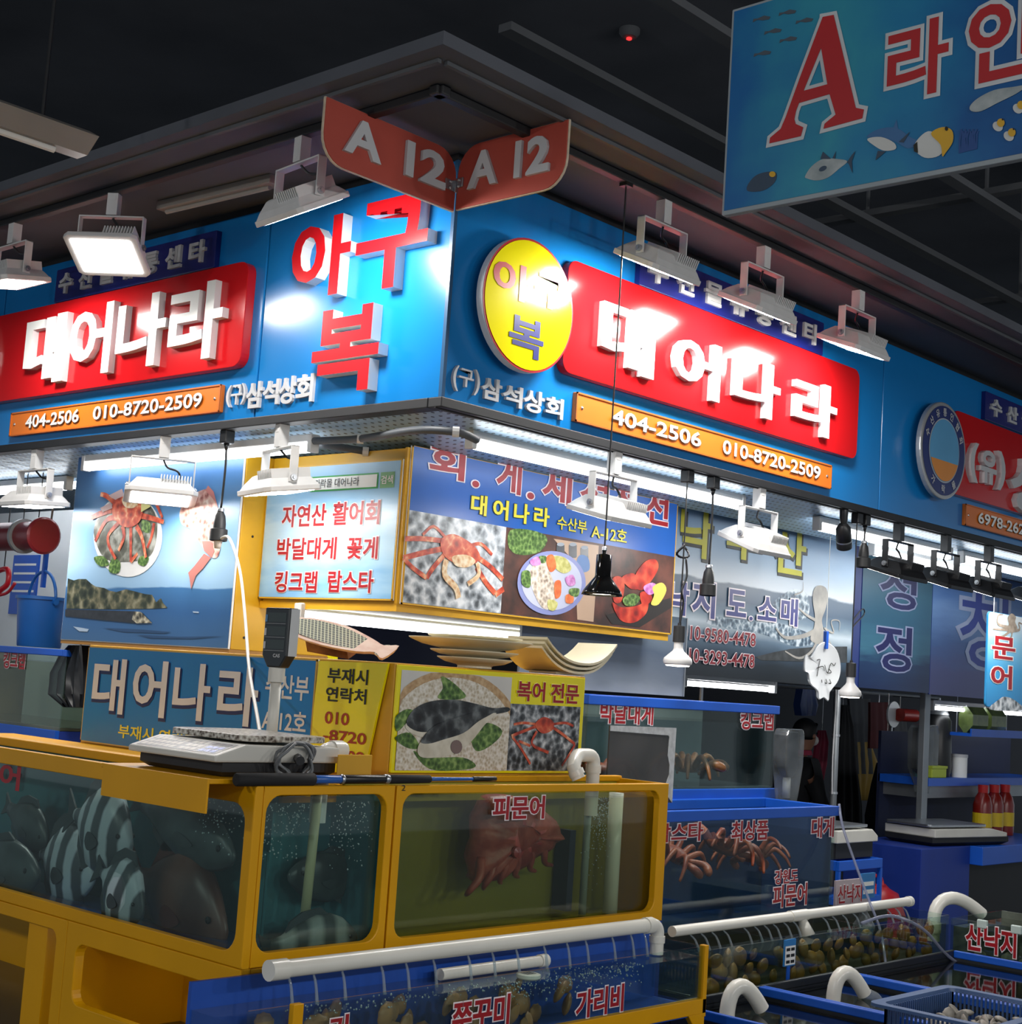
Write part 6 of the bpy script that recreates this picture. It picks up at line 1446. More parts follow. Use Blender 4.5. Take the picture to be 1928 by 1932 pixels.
g.use(mat('print_rock_dark', '#1b2024', hex2='#3a3f42', nscale=18)).flat(P([(840, 1650), (1000, 1610), (1150, 1580), (1400, 1560), (1640, 1560), (1640, 1700), (900, 1680)]), -.003)
g.build('printed_waves', None, t)
OCP = mat('print_octopus_grey', '#8f8d88', rough=.5, hex2='#b0aca4', nscale=9)
g = G(); g.use(OCP).flat(P(smooth_pts([(1340, 1120), (1360, 1050), (1410, 1030), (1460, 1060), (1470, 1140), (1450, 1240), (1420, 1330), (1440, 1430), (1460, 1500), (1400, 1540), (1320, 1500), (1350, 1400), (1360, 1300), (1345, 1200)])), -.004)
for pts, wd in (([(1370, 1420), (1250, 1470), (1100, 1480), (1020, 1400)], 60), ([(1390, 1480), (1330, 1600), (1220, 1660), (1100, 1600)], 46), ([(1430, 1450), (1500, 1560), (1470, 1640)], 50), ([(1440, 1400), (1520, 1440), (1500, 1340), (1570, 1340), (1570, 1420)], 24), ([(1400, 1350), (1290, 1290), (1210, 1220)], 40), ([(1180, 1110), (1250, 1080), (1255, 1000)], 18)):
    q = P(smooth_pts(pts, False, 5)); g.strip(q, [wd*S*(1-.75*i/len(q)) for i in range(len(q))], -.005)
g.build('printed_octopus', None, t)
YG = mat('print_yellow_green', '#c3bd20', rough=.4)
for s, L, R, B, T in (('낙', (190, 560), (470, 580), (320, 790), (320, 370)), ('수', (590, 690), (890, 720), (740, 810), (740, 520)), ('산', (990, 740), (1280, 730), (1140, 935), (1140, 555))):
    b = pbox(P, L, R, B, T); halo(t, s, b, INKB, -.004, .025, .02, shift=(.012, -.012)); write(t, s, b, YG, -.0065, .025)
NVL = mat('print_navy', '#232a78', rough=.4)
for s, L, R, B, T in (('낙', (100, 1150), (260, 1170), (190, 1290), (190, 1000)), ('지', (290, 1150), (490, 1160), (390, 1310), (390, 1000)), ('도', (590, 1200), (760, 1210), (680, 1300), (680, 1070)), ('.', (785, 1310), (815, 1315), (800, 1335), (800, 1300)), ('소', (860, 1240), (1020, 1250), (940, 1335), (940, 1130)), ('매', (1060, 1260), (1205, 1270), (1130, 1380), (1130, 1140))):
    outlined(t, s, pbox(P, L, R, B, T), NVL, PINKW, -.007, .028, .04)
for s, L, R, B, T in (('010-9580-4478', (200, 1450), (840, 1510), (540, 1530), (540, 1410)), ('010-3293-4478', (190, 1640), (830, 1690), (530, 1720), (530, 1600))):
    outlined(t, s, pbox(P, L, R, B, T), mat('print_dark_red', '#8a1f2a', rough=.4), PINKW, -.007, .015, .035)
# grey-blue panel under the crab banner
a, b = at(1030, 1195, y=.61), at(1287, 1314, y=.61)
t = thing('wall_panel', 'grey-blue printed sea panel under the crab banner', 'panel', (a.x-.15, .61, b.z)); w, h = b.x-a.x+.15, 1.95-b.z
g = G(); g.box(0, w, 0, .012, 0, h); g.build('board', gradmat('panel_sea_print', 0, h, ((0, '#9aa3b0'), (.2, '#76808f'), (.5, '#5d6b80'), (.75, '#7a8a9a'), (1, '#4f6070')), (3, 3, 8), .3, rough=.25), t)
g = G(); g.box(w, w+.008, -.006, .014, 0, h); g.build('edge_strip', STEEL, t)
# the two calligraphy banners and the blue post between stalls
YJ = .82; FJ = Frame('R', YJ); cJ = crop(1540, 920, .20124)
xa, xb = FJ.p(1620, 1200)[0], FJ.p(1753, 1200)[0]; z0 = FJ.p(1690, 1303)[1]
t, w, h = board(FJ, xa, xb, z0, 2.49, DEEPB, 'calligraphy_banner', 'dark teal banner with two navy calligraphy letters beside the blue post', 'poster', .002, .01)
f = sub(FJ, t, 0); P = lambda q: f.ps(cJ(q))
g = G(); g.flat([(0, 0), (w, 0), (w, h), (0, h)], -.001); g.build('printed_sea', gradmat('teal_sea_print', 0, h, ((0, '#16264a'), (.2, '#1d3558'), (.3, '#3a6a80'), (.5, '#2c5a74'), (.8, '#2f6076'), (1, '#3c6c80')), (2, 2, 22), .3), t)
NV2 = mat('print_deep_navy', '#1f2154', rough=.4); LAV = mat('print_lavender', '#8d96b4', rough=.4)
for s, L, R, B, T in (('정', (590, 980), (935, 960), (760, 1140), (760, 740)), ('정', (550, 1500), (890, 1480), (720, 1725), (720, 1295))):
    outlined(t, s, pbox(P, L, R, B, T), NV2, LAV, -.003, .02, .03)
xc = FJ.p(2050, 1200)[0]
t, w, h = board(FJ, xb+.006, xc, FJ.p(1850, 1318)[1], 2.49, DEEPB, 'calligraphy_banner', 'light blue banner with one big outlined letter at the right', 'poster', .002, .01)
f = sub(FJ, t, 0)
g = G(); g.flat([(0, 0), (w, 0), (w, h), (0, h)], -.001); g.build('printed_sea', gradmat('violet_sea_print', 0, h, ((0, '#4a4f80'), (.2, '#4f5688'), (.4, '#4468a0'), (.65, '#6d92c4'), (.85, '#4f7ab8'), (1, '#3f68a8')), (2, 2, 14), .3), t)
P = lambda q: f.ps(cJ(q))
outlined(t, '청', pbox(P, (1340, 1330), (1790, 1350), (1560, 1690), (1560, 1000)), mat('print_violet_blue', '#33459a', rough=.4), mat('print_lavender_light', '#aab6d4'), -.003, .008, .05)
xp0, xp1 = at(1600, 1150, y=.7).x, at(1624, 1150, y=.7).x
t = thing('stall_post', 'dark blue post between the octopus banner and the teal banner', 'post', (xp0, .7, 0)); t.location.z = 1.68; g = G(); g.box(0, xp1-xp0, 0, .08, 0, Z0-1.68); g.build('shaft', mat('post_navy', '#132a66', rough=.5), t, bevel=.004)
g = G(); g.box(-.004, xp1-xp0+.004, -.004, .084, 0, .02); g.build('end_cap', DARK, t)
g = G(); g.tube(smooth_pts([(.02, -.012, .37), (.1, -.03, .45), (.12, -.03, .42), (.03, -.02, .35), (.02, -.012, .3)], False, 4), .004, 6); g.build('wire_twist', BLACKP, t)
# hanging octopus sign at the right edge
YM = .3; FM = Frame('R', YM); xa = FM.p(1858, 1250)[0]; z0, z1 = FM.p(1880, 1335)[1], FM.p(1880, 1156)[1]
t, w, h = board(FM, xa, xa+.62, z0, z1, mat('hang_sign_blue', '#3aa0dc', rough=.3), 'hanging_sign', 'light blue hanging sign with red letters and an octopus', 'sign', .03, .012)
f = sub(FM, t, 0); P = lambda q: f.ps(cJ(q)); S = .20124*.0026
g = G(); g.flat(rrect(.003, w-.003, .003, h-.003, .028), -.001); g.build('printed_sky', gradmat('hang_sign_print', 0, h, ((0, '#2f93d4'), (.4, '#3fa8e0'), (.7, '#8fcdea'), (.95, '#e6eff2')), (1, 1, 1), .02), t)
g = G(); oc2 = mat('print_octopus_tan', '#8d7f70', hex2='#b3a494', nscale=30); g.use(oc2).flat(P(smooth_pts([(1790, 1220), (1825, 1180), (1865, 1210), (1860, 1260), (1880, 1320), (1840, 1360), (1780, 1340), (1800, 1280)])), -.003)
for pts in ([(1800, 1310), (1700, 1280), (1700, 1200), (1745, 1190)], [(1800, 1330), (1720, 1330), (1650, 1325)], [(1810, 1345), (1750, 1390), (1690, 1400)], [(1850, 1340), (1900, 1330), (1890, 1270), (1925, 1280)], [(1830, 1350), (1820, 1400), (1790, 1420)]):
    q = P(smooth_pts(pts, False, 4)); g.strip(q, [.02*(1-.7*i/len(q)) for i in range(len(q))], -.004)
g.build('printed_octopus', None, t)
for s, L, R, B, T in (('문', (1640, 1510), (1860, 1505), (1760, 1610), (1760, 1400)), ('어', (1630, 1770), (1830, 1760), (1730, 1885), (1730, 1665))):
    outlined(t, s, pbox(P, L, R, B, T), REDM, WHITE, -.003, .025, .035)
q = P([(1610, 2080), (1690, 2000), (1800, 1980), (1900, 2060)]); g = G(); g.flat(P(smooth_pts([(1620, 2080), (1700, 1990), (1760, 1960), (1850, 1990), (1930, 2085)])), -.004); g.build('printed_ice', ICE, t)
for x in (.08, .5):
    g = G(); g.tube([(x, .006, h), (x, .006, Z0-z0)], .003, 6); g.build('hanger_wire', STEEL, t)

# ------------------------------------------------------------------ pendant lamps, bulbs and spots
t = thing('pendant_lamp', 'black bell pendant lamp on a long cord before the crab banner', 'lamp', (.51, TRY, ZT-.03))
pz = at(1140, 1045, y=TRY).z; px_ = at(1140, 1045, y=TRY).x
t.location.x = px_; dz = pz-(ZT-.03)
g = G(); g.tube([(0, 0, 0), (0, 0, dz)], .003, 6); g.build('cord', BLACKP, t)
g = G(); g.box(-.018, .018, -.016, .016, -.012, .0); g.build('ceiling_clip', BLACKP, t)
SHD = mat('pendant_black_gloss', '#121314', rough=.12)
g = G(); g.lathe([(.008, .012), (.008, 0), (.026, -.004), (.027, -.075), (.029, -.08), (.045, -.1), (.064, -.125), (.07, -.14), (.066, -.14), (.042, -.103), (.001, -.09)], 28, (0, 0, dz)); s = g.build('shade', SHD, t, smooth=1)
g = G(); g.lathe([(.001, -.137), (.04, -.135), (.05, -.128), (.03, -.11), (.001, -.1)], 20, (0, 0, dz)); g.build('bulb', BULB, s, smooth=1)
g = G(); g.lathe([(.009, .012), (.009, .022), (.004, .026)], 10, (0, 0, dz)); g.build('ferrule', STEEL, s)
x = at(1346, 905, y=.02).x; lamp_socket('black empty lamp socket hanging before the octopus banner', (x, .02, ZLT), .36)
def bulb_lamp(label, x, y, z0, zsock, r=.05, knot=True, lit=True):
    t = thing('bulb_lamp', label, 'lamp', (x, y, z0)); d = zsock-z0
    g = G(); g.box(-.022, .022, -.02, .02, -.05, 0); g.build('track_adapter', BLACKP, t, bevel=.004)
    g = G(); g.tube([(0, 0, -.05), (.002, 0, d*.5), (0, 0, d)], .0035, 6); g.build('cord', BLACKP, t)
    if knot:
        kz = d*.52; pts = [(.028*math.cos(a)+.004*math.sin(3*a), .015*math.sin(2*a), kz+.028*math.sin(a)) for a in (i*.55 for i in range(22))]
        g = G(); g.tube(pts, .0045, 6); g.build('cord_knot', BLACKP, t, smooth=True)
        g = G(); g.tube(smooth_pts([(.005, -.01, kz-.03), (.014, -.012, kz-.1), (-.012, -.01, kz-.16), (.006, -.008, kz-.21), (0, 0, d)], False, 4), .0045, 6); g.build('cord_loop', BLACKP, t, smooth=True)
    g = G(); g.lathe([(.007, .01), (.007, 0), (.023, -.003), (.024, -.065), (.02, -.067), (.001, -.06)], 18, (0, 0, d)); s = g.build('socket', mat('black_rubber', '#202122'), t, smooth=2)
    g = G(); g.lathe([(.0185, -.062), (.0185, -.09), (.022, -.1), (r*.95, -.13), (r, -.142), (r*.96, -.152), (r*.8, -.158)], 24, (0, 0, d)); b = g.build('bulb_body', LAMPW, s, smooth=2)
    g = G(); g.lathe([(r*.82, -.1575), (r*.78, -.161), (.001, -.163)], 24, (0, 0, d)); g.build('bulb_lens', BULB, b, smooth=1)
    return t
p = at(1282, 1180, y=.02); bulb_lamp('white reflector bulb on a knotted black cord', p.x, .02, ZLT, p.z, .058)
p = at(1606, 1250, y=.02); bulb_lamp('white reflector bulb hanging beside the fish-shaped plate', p.x, .02, ZLT, p.z+.0, .052, False)
# black spot lamp on the far track
p = at(1592, 968, y=.02); t = thing('spot_lamp', 'black cylindrical spot lamp on the lower track right of the octopus banner', 'lamp', (p.x, .02, ZLT))
g = G(); g.tube([(0, 0, 0), (0, 0, -.05), (.004, 0, -.075)], [.02, .018, .01], 12); g.build('stem', BLACKP, t, smooth=2)
g = G(); g.lathe([(.02, .02), (.034, 0), (.036, -.06), (.033, -.065), (.036, -.07), (.036, -.1), (.001, -.1)], 18); b = g.build('body', BLACKP, t, loc=(0, 0, -.085), rot=(.2, -.55, 0), smooth=2)
g = G(); g.lathe([(.0365, -.062), (.0365, -.068)], 18); g.build('ring', STEEL, b)
p = at(1632, 978, y=.02); lamp_socket('small black socket on the lower track beside the spot lamp', (p.x, .02, ZLT), .12)
# fish-shaped white plate with handwriting, hung by a blue peg
p = at(1556, 1262, y=.45); t = thing('fish_plate', 'white fish-shaped plate with black handwriting hung before the octopus banner', 'plate', (p.x, .45, p.z), -.35)
pts = smooth_pts([(0, .135), (.07, .1), (.1, .02), (.09, -.05), (.05, -.1), (.035, -.12), (.03, -.16), (0, -.145), (-.03, -.155), (-.04, -.115), (-.09, -.08), (-.105, -.03), (-.13, -.015), (-.125, .06), (-.09, .055), (-.05, .115)], True, 4)
n = len(pts); WP = mat('plate_white', '#d9dcde', rough=.3)
g = G(); g.loft([[(q[0]*k, y, q[1]*k) for q in pts] for k, y in ((.93, .02), (1, .0), (.97, -.004), (.7, .008), (.3, .01))]); g.build('plate', WP, t, smooth=2)
g = G()
for pts2 in ([(-.05, .04), (-.03, .045), (-.035, .02), (-.045, -.04)], [(-.05, .0), (-.01, .012), (.0, -.01)], [(.0, .02), (.02, -.02), (.04, .03), (.06, .02), (.07, .035)], [(.02, -.02), (.045, -.015), (.03, .0)], [(-.015, -.055), (-.012, -.07)], [(.012, -.05), (.02, -.07), (.005, -.07)], [(.035, -.05), (.045, -.07), (.03, -.07)]):
    g.strip(smooth_pts(pts2, False, 4), .004, .003)
g.build('handwriting', INKB, t)
g = G(); g.box(-.008, .008, -.012, .014, .1, .19); g.build('blue_peg', TANKB, t, bevel=.003)
g = G(); g.tube([(0, 0, .18), (0, .0, Z0-p.z)], .0015, 5); g.build('hanging_string', PVC, t)
# ------------------------------------------------------------------ interior of the next stall
a, b = at(1288, 1293, y=.9), at(1458, 1297, y=.9); zz = (a.z+b.z)/2+.05
t = tube_lamp('thin tube lamp in the dark gap above the upper crab tank', (a.x, .9, zz), (b.x, .9, zz), r=.014); g = G(); g.box(.02, .06, -.01, .01, 0, Z0-zz); g.build('bracket', STEEL, t)
p = at(1757, 1335, y=1.0); q = at(1935, 1368, y=1.0); tube_lamp('thin tube lamp over the shelf of jars at the right', (p.x, 1.0, p.z+.05), (q.x+.8, 1.0, p.z+.05), r=.014)
t = col.objects[-1]
def cloth(label, F, rows, m, th=.02, waves=3, amp=.012, cat='garment', name='hanging_garment', group='garments hung in the dark stall'):
    """a hanging garment: rows of (py, left px, right px) on the plane of F; a hook and strap hold it up"""
    R = [(F.p(xl, py), F.p(xr, py)) for py, xl, xr in rows]; x0 = (R[0][0][0]+R[0][1][0])/2; z0 = R[0][0][1]
    t = thing(name, label, cat, (x0, F.plane, z0), 0, group); n = 16; rings = []
    for j, (l, r) in enumerate(R):
        ring = []
        for s in (0, 1):
            for i in range(n+1):
                u = i/n if s == 0 else 1-i/n; x = l[0]+(r[0]-l[0])*u-x0; wv = amp*math.sin(u*waves*6.28+j*.7)*(.3+.7*j/len(R))
                ring.append((x, wv+(-th/2 if s == 0 else th/2), (l[1]+(r[1]-l[1])*u)-z0))
        rings.append(ring)
    g = G(); g.loft(rings); g.build('cloth', m, t, smooth=2)
    g = G(); g.tube([(0, 0, -.005), (0, 0, .05), (.015, 0, .065), (.0, 0, .08)], .004, 6); g.build('hook', STEEL, t)
    if group:
        zz_ = at(1640, 1322, y=2.0).z+.06-z0
        if zz_ > .06: g = G(); g.tube([(0, 0, .05), (0, 0, zz_)], .003, 5); g.build('hanging_string', STEEL, t)
    return t
F20, F18, F24 = Frame('R', 2.0), Frame('R', 1.7), Frame('R', 2.4)
BC = mat('cloth_black', '#17181b', rough=.8, var=.2); GC = mat('cloth_grey', '#57595c', rough=.8, var=.15); RC = mat('cloth_maroon', '#5a2428', rough=.8, var=.15); YC3 = mat('cloth_yellow', '#b08a18', rough=.6, var=.1); PC = mat('cloth_pink', '#a8304e', rough=.7, var=.1)
cloth('black apron hanging by the steel pole, leftmost of the dark garments', F20, [(1330, 1585, 1595), (1370, 1582, 1605), (1440, 1578, 1612), (1520, 1577, 1622), (1640, 1577, 1625)], BC, .05)
cloth('grey sheet hanging between the black apron and the maroon cloth', F24, [(1318, 1600, 1640), (1360, 1604, 1642), (1410, 1606, 1645), (1460, 1610, 1650)], GC)
cloth('maroon cloth hanging beside the white paper roll', F20, [(1325, 1640, 1676), (1370, 1641, 1680), (1412, 1641, 1682)], RC)
cloth('yellow apron showing behind the black bags', F24, [(1400, 1606, 1640), (1440, 1606, 1655), (1470, 1612, 1648), (1510, 1620, 1635)], YC3)
cloth('grey rubber apron hanging under the red roll', F20, [(1360, 1686, 1708), (1400, 1684, 1712), (1440, 1690, 1714), (1450, 1700, 1712)], GC)
cloth('bunch of black plastic bags hanging at the stall middle', F18, [(1440, 1664, 1680), (1480, 1655, 1700), (1540, 1645, 1718), (1640, 1650, 1725), (1760, 1660, 1735)], mat('bag_black', '#121316', rough=.3, var=.2), .08, 5, .03)
cloth('pink jacket hanging behind the person', F24, [(1378, 1545, 1556), (1400, 1540, 1562), (1440, 1535, 1560), (1480, 1532, 1552)], PC)
cloth('blue plastic bag hung against the dark gap', F24, [(1300, 1508, 1530), (1330, 1504, 1538), (1350, 1508, 1534)], mat('bag_blue', '#2a4a8a', rough=.4), .06)
# rail that carries the garments
t = thing('garment_rail', 'steel rail carrying the dark garments', 'rail', (5.0, 2.0, 0)); zr = at(1640, 1322, y=2.0).z+.06
g = G(); g.tube([(-.6, 0, zr), (2.6, 0, zr)], .012, 8); g.build('bar', STEEL, t)
g = G(); g.tube([(-.6, .4, zr), (2.6, .4, zr)], .012, 8); g.build('bar', STEEL, t)
for x in (-.6, 2.6):
    g = G(); g.tube([(x, 0, 0), (x, 0, zr)], .015, 8); g.build('upright', STEEL, t)
    g = G(); g.tube([(x, 0, zr), (x, .4, zr)], .012, 8); g.build('cross_bar', STEEL, t)
# paper roll and red tape roll
p = at(1687, 1348, y=1.6); t = thing('tape_roll', 'red tape roll on a white paper disc in the dark stall', 'roll', (p.x, 1.6, p.z))
g = G(); g.lathe([(.001, 0), (.09, 0), (.09, .012), (.001, .012)], 24, axis='y'); g.build('paper_disc', WP, t, smooth=2)
g = G(); g.tube([(.02, -.03, 0), (.2, -.05, .0)], .045, 18); g.build('roll', mat('tape_red', '#a8281e', rough=.4), t, smooth=2)
g = G(); g.box(-.01, .01, .012, .03, -p.z, 0); g.build('stand_rod', STEEL, t)
# steel poles
p = at(1576, 1400, y=.9); t = thing('steel_pole', 'grey steel pole rising behind the crab tank corner', 'pole', (p.x, .9, 0)); g = G(); g.tube([(0, 0, 0), (0, 0, Z0)], .02, 12); g.build('shaft', ALU, t, smooth=True)
for z in (1.1, 1.42):
    g = G(); g.lathe([(.024, 0), (.024, .012)], 12, (0, 0, z)); g.build('clamp', STEEL, t)
g = G(); g.tube(smooth_pts([(-.045, -.01, 1.75), (-.03, -.01, 1.6), (-.04, -.01, 1.3), (-.03, -.01, 1.1)], False, 4), .004, 6); g.build('cable', GREYW, t)
p = at(1741, 1450, y=.95); t = thing('steel_pole', 'square aluminium post left of the jar shelf', 'pole', (p.x, .95, 0)); g = G(); g.box(-.035, .035, -.02, .02, 0, Z0); g.build('shaft', ALU, t, bevel=.003); g = G(); g.box(-.05, .05, -.04, .04, 0, .01); g.build('foot_plate', STEEL, t)
# counter at the right with scale, jars and bottles
YK = .62; FK = Frame('R', YK); xa = FK.p(1737, 1650)[0]; zt2 = FK.p(1800, 1598)[1]; t = thing('service_counter', 'deep blue counter carrying the right-hand scale', 'counter', (xa, YK, 0))
g = G(); g.box(0, .62, 0, .5, 0, zt2); g.build('body', DEEPB, t, bevel=.004)
g = G(); g.box(.62, 2.0, -.08, .5, zt2-.11, zt2); g.build('ledge', TANKB, t, bevel=.004)
g = G(); g.box(.62, 2.0, .1, .5, 0, zt2-.11); g.build('recess_back', DARK, t)
xs, zs2 = FK.p(1772, 1590)[0], zt2+.002
t = thing('weighing_scale', 'grey weighing scale on the blue counter at the right edge', 'scale', (xs, YK+.04, zs2), -.15)
g = G(); g.loft([[(x, y, z) for x, y in ((i, i), (.8-i, i), (.8-i, .36-i), (i, .36-i))] for i, z in ((.04, 0), (.01, .02), (.01, .05), (.03, .052))]); g.build('lower_case', DARK, t)
g = G(); g.prism([(.02, .05), (.76, .05), (.76, .075), (.6, .1), (.02, .1)], 0, .36); g.build('upper_case', BODYW, t, bevel=.005)
g = G(); g.prism(rrect(0, .58, .02, .35, .03), .108, .124); g.v = [(v[0], v[2], v[1]) for v in g.v]; g.build('platter', STEEL, t, bevel=.003)
g = G(); g.box(.62, .74, .02, .3, .0755, .077); g.build('keypad', mat('keypad_grey', '#8f9294'), t)
xd = FK.p(1860, 1500)[0]; bagged('scale display wrapped in a clear bag at the right edge', (xd, YK+.43, zs2), FK.p(1860, 1475)[1]-zs2, .22, .3, 0)
# shelf with jars
YH = .98; FH = Frame('R', YH); xa, xb = FH.p(1752, 1470)[0], FH.p(1990, 1490)[0]; zsf = FH.p(1800, 1468)[1]
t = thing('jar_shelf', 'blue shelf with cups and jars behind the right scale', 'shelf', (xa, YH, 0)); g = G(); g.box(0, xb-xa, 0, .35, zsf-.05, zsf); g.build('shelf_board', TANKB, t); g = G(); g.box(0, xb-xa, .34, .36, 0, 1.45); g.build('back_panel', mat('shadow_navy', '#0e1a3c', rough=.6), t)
g = G(); g.box(.05, xb-xa, 0.05, .34, zsf-.13, zsf-.05); g.build('lower_rail', ALU, t)
def lathe_thing(name, label, cat, loc, prof, m, top=None, tm=None, n=18):
    t = thing(name, label, cat, loc); g = G(); g.lathe(prof, n); g.build('body', m, t, smooth=2)
    if top: g = G(); g.lathe(top, n); g.build('lid', tm, t, smooth=2)
    return t
def shelf_x(px): return FH.p(px, 1450)[0]
s = .0013*2.0
lathe_thing('cup', 'teal cup holding white straws on the blue shelf', 'cup', (shelf_x(1762), YH+.1, zsf), [(.04, 0), (.05, .16), (.045, .16), (.036, .01), (.001, .01)], mat('cup_teal', '#2fa0a8', rough=.4))
for i in range(6):
    g = G(); g.tube([(random.uniform(-.02, .02), random.uniform(-.02, .02), .02), (random.uniform(-.04, .04), random.uniform(-.03, .03), .27)], .006, 6); g.build('straw', WHITE, col.objects['cup'])
lathe_thing('thermos_jug', 'tall black jug on the blue shelf', 'jug', (shelf_x(1806), YH+.15, zsf), [(.09, 0), (.1, .06), (.09, .36), (.07, .4)], BLACKP, [(.075, .4), (.06, .43), (.001, .44)], STEEL)
lathe_thing('jar', 'white lidded tub on the blue shelf', 'jar', (shelf_x(1826), YH+.06, zsf), [(.05, 0), (.05, .13)], WHITE, [(.053, .13), (.053, .15), (.001, .15)], GREYW)
t = thing('sponge_box', 'yellow-green box beside the teal cup', 'box', (shelf_x(1760), YH+.005, zsf)); g = G(); g.box(0, .2, 0, .06, 0, .07); g.build('box', mat('box_lime', '#a8b83a', rough=.5), t, bevel=.006); g = G(); g.box(-.004, .204, -.004, .064, .06, .075); g.build('lid', mat('box_lime', '#a8b83a'), t)
yb2 = .75; FQ = Frame('R', yb2)
for i, px in enumerate((1897, 1918, 1938)):
    x = FQ.p(px, 1560)[0]; zb2 = zt2+.002
    lathe_thing('sauce_bottle', ('red sauce bottle with yellow label, nearest the bagged display', 'red sauce bottle with yellow label, second from the bagged display', 'red sauce bottle with yellow label at the picture edge')[i], 'bottle', (x, yb2+.16, zb2), [(.06, 0), (.062, .02), (.062, .2), (.05, .25), (.03, .28)], mat('sauce_red', '#7d1c14', rough=.25), [(.032, .28), (.034, .33), (.001, .33)], mat('cap_red', '#b01c1c', rough=.35))
    b = [o for o in col.objects if o.name.startswith('sauce_bottle')][-1]; g = G(); g.lathe([(.0635, .06), (.0635, .15)], 18); g.build('paper_label', mat('label_yellow', '#d9b81c', rough=.4), b)
# green laver packs and tray high on the right shelf
YV = .9; FV = Frame('R', YV); z = FV.p(1890, 1392)[1]
t = thing('hanging_tray', 'blue tray hung under the tube lamp at the right edge', 'tray', (FV.p(1830, 1388)[0], YV, z)); g = G(); g.box(0, .9, 0, .25, 0, .02); g.build('floor_panel', TANKB, t); g = G(); g.box(0, .9, -.01, 0, 0, .05); g.build('front_edge', TANKB, t)
for x in (.05, .8):
    g = G(); g.tube([(x, .12, .02), (x, .12, Z0-z)], .004, 6); g.build('hanger', STEEL, t)
for i, px in enumerate((1858, 1893)):
    x = FV.p(px, 1370)[0]; t = thing('laver_pack', ('green laver pack with crimped edge on the blue tray', 'green laver pack at the picture edge on the blue tray')[i], 'pack', (x, YV+.08, z+.021)); g = G(); g.loft([[(u*.12*k, v*.05*k2, zz) for u, v in ((-1, -1), (1, -1), (1, 1), (-1, 1))] for zz, k, k2 in ((0, 1, .2), (.05, .95, 1), (.12, .95, 1), (.17, 1, .2))]); g.build('pouch', mat('laver_green', '#4a5a2e', rough=.3, hex2='#6a7a40', nscale=14), t); g = G(); g.box(-.12, .12, -.008, .008, .168, .18); g.build('seal_strip', GREYW, t)
# small scale and crates behind the crab tank
p = at(1618, 1590, y=.5); t = thing('weighing_scale', 'small white scale right of the crab tank', 'scale', (at(1580, 1590, y=.5).x, .5, p.z)); g = G(); g.prism([(0, 0), (.42, 0), (.42, .03), (.36, .065), (0, .065)], 0, .3); g.build('upper_case', BODYW, t, bevel=.005); g = G(); g.box(0, .34, .02, .28, .075, .09); g.build('platter', STEEL, t, bevel=.003); g = G(); g.box(.1, .24, .1, .2, .06, .078); g.build('platter_mount', DARK, t); g = G(); g.box(.02, .4, .02, .28, -.08, 0); g.build('lower_case', DARK, t)
zc = p.z-.082
t = thing('blue_crate', 'upper blue plastic crate under the small white scale', 'crate', (at(1570, 1630, y=.5).x, .46, zc-.22)); g = G(); g.box(0, .45, 0, .4, 0, .03); g.build('base', TANKB, t)
for q in ((0, .45, 0, .02), (0, .45, .38, .4), (0, .02, .02, .38), (.43, .45, .02, .38)):
    g = G(); g.box(*q, .17, .22); g.build('rim_bar', TANKB, t, bevel=.003)
for q in ((0, .02, 0, .02), (.43, .45, 0, .02), (0, .02, .38, .4), (.43, .45, .38, .4)):
    g = G(); g.box(*q, .03, .17); g.build('corner_post', TANKB, t)
t = thing('stool_box', 'dark box carrying the blue crate behind the crab tank', 'box', (at(1570, 1630, y=.5).x, .46, 0)); g = G(); g.box(0, .45, 0, .4, 0, zc-.222); g.build('body', DARK, t); g = G(); g.box(-.005, .455, -.005, .405, zc-.25, zc-.2225); g.build('lid', BLACKP, t)
t = thing('red_bag', 'crumpled red bag beside the blue crate', 'bag', (at(1665, 1650, y=.7).x, .72, 0)); random.seed(8); rings = []
for k, zz in ((.5, 0), (1, .1), (1.1, .3), (1, .45), (.8, .55), (.35, .6)): rings.append([((.17*k+random.uniform(-.02, .02))*math.cos(a), (.13*k+random.uniform(-.02, .02))*math.sin(a), zz+random.uniform(-.02, .02)) for a in (i*.4488 for i in range(14))])
g = G(); g.loft(rings); g.build('body', mat('bag_red', '#a01c24', rough=.4), t, smooth=1); g = G(); g.tube(smooth_pts([(-.05, 0, .58), (-.06, 0, .66), (.06, .02, .64), (.05, 0, .58)], False, 4), .01, 8); g.build('handle', mat('bag_red', '#a01c24'), t, smooth=True)
# octopus notice between crab tank and counter
p = at(1605, 1690, y=-.1); t = thing('notice_sign', 'pale tank sign with red words behind the hose', 'sign', (at(1576, 1700, y=-.1).x, -.1, 0)); z0 = at(1600, 1712, y=-.1).z
g = G(); g.box(0, .29, 0, .01, z0, z0+.12); g.build('board', mat('sign_pale_pink', '#c3b4b8', rough=.4), t); g = G(); g.box(.22, .34, -.002, .008, z0+.03, z0+.14); g.build('blue_card', mat('tag_blue', '#2f7ec0'), t); g = G(); g.box(.12, .15, .002, .008, 0, z0); g.build('stake', ALU, t)
outlined(t, '산낙지', (.01, .22, z0+.02, z0+.1), REDM, PINKW, -.003, .02, .03)
for i in range(2):
    g = G(); g.box(.235, .325, -.0035, -.002, z0+.05+i*.035, z0+.068+i*.035); g.build('print_line', WHITE, t)

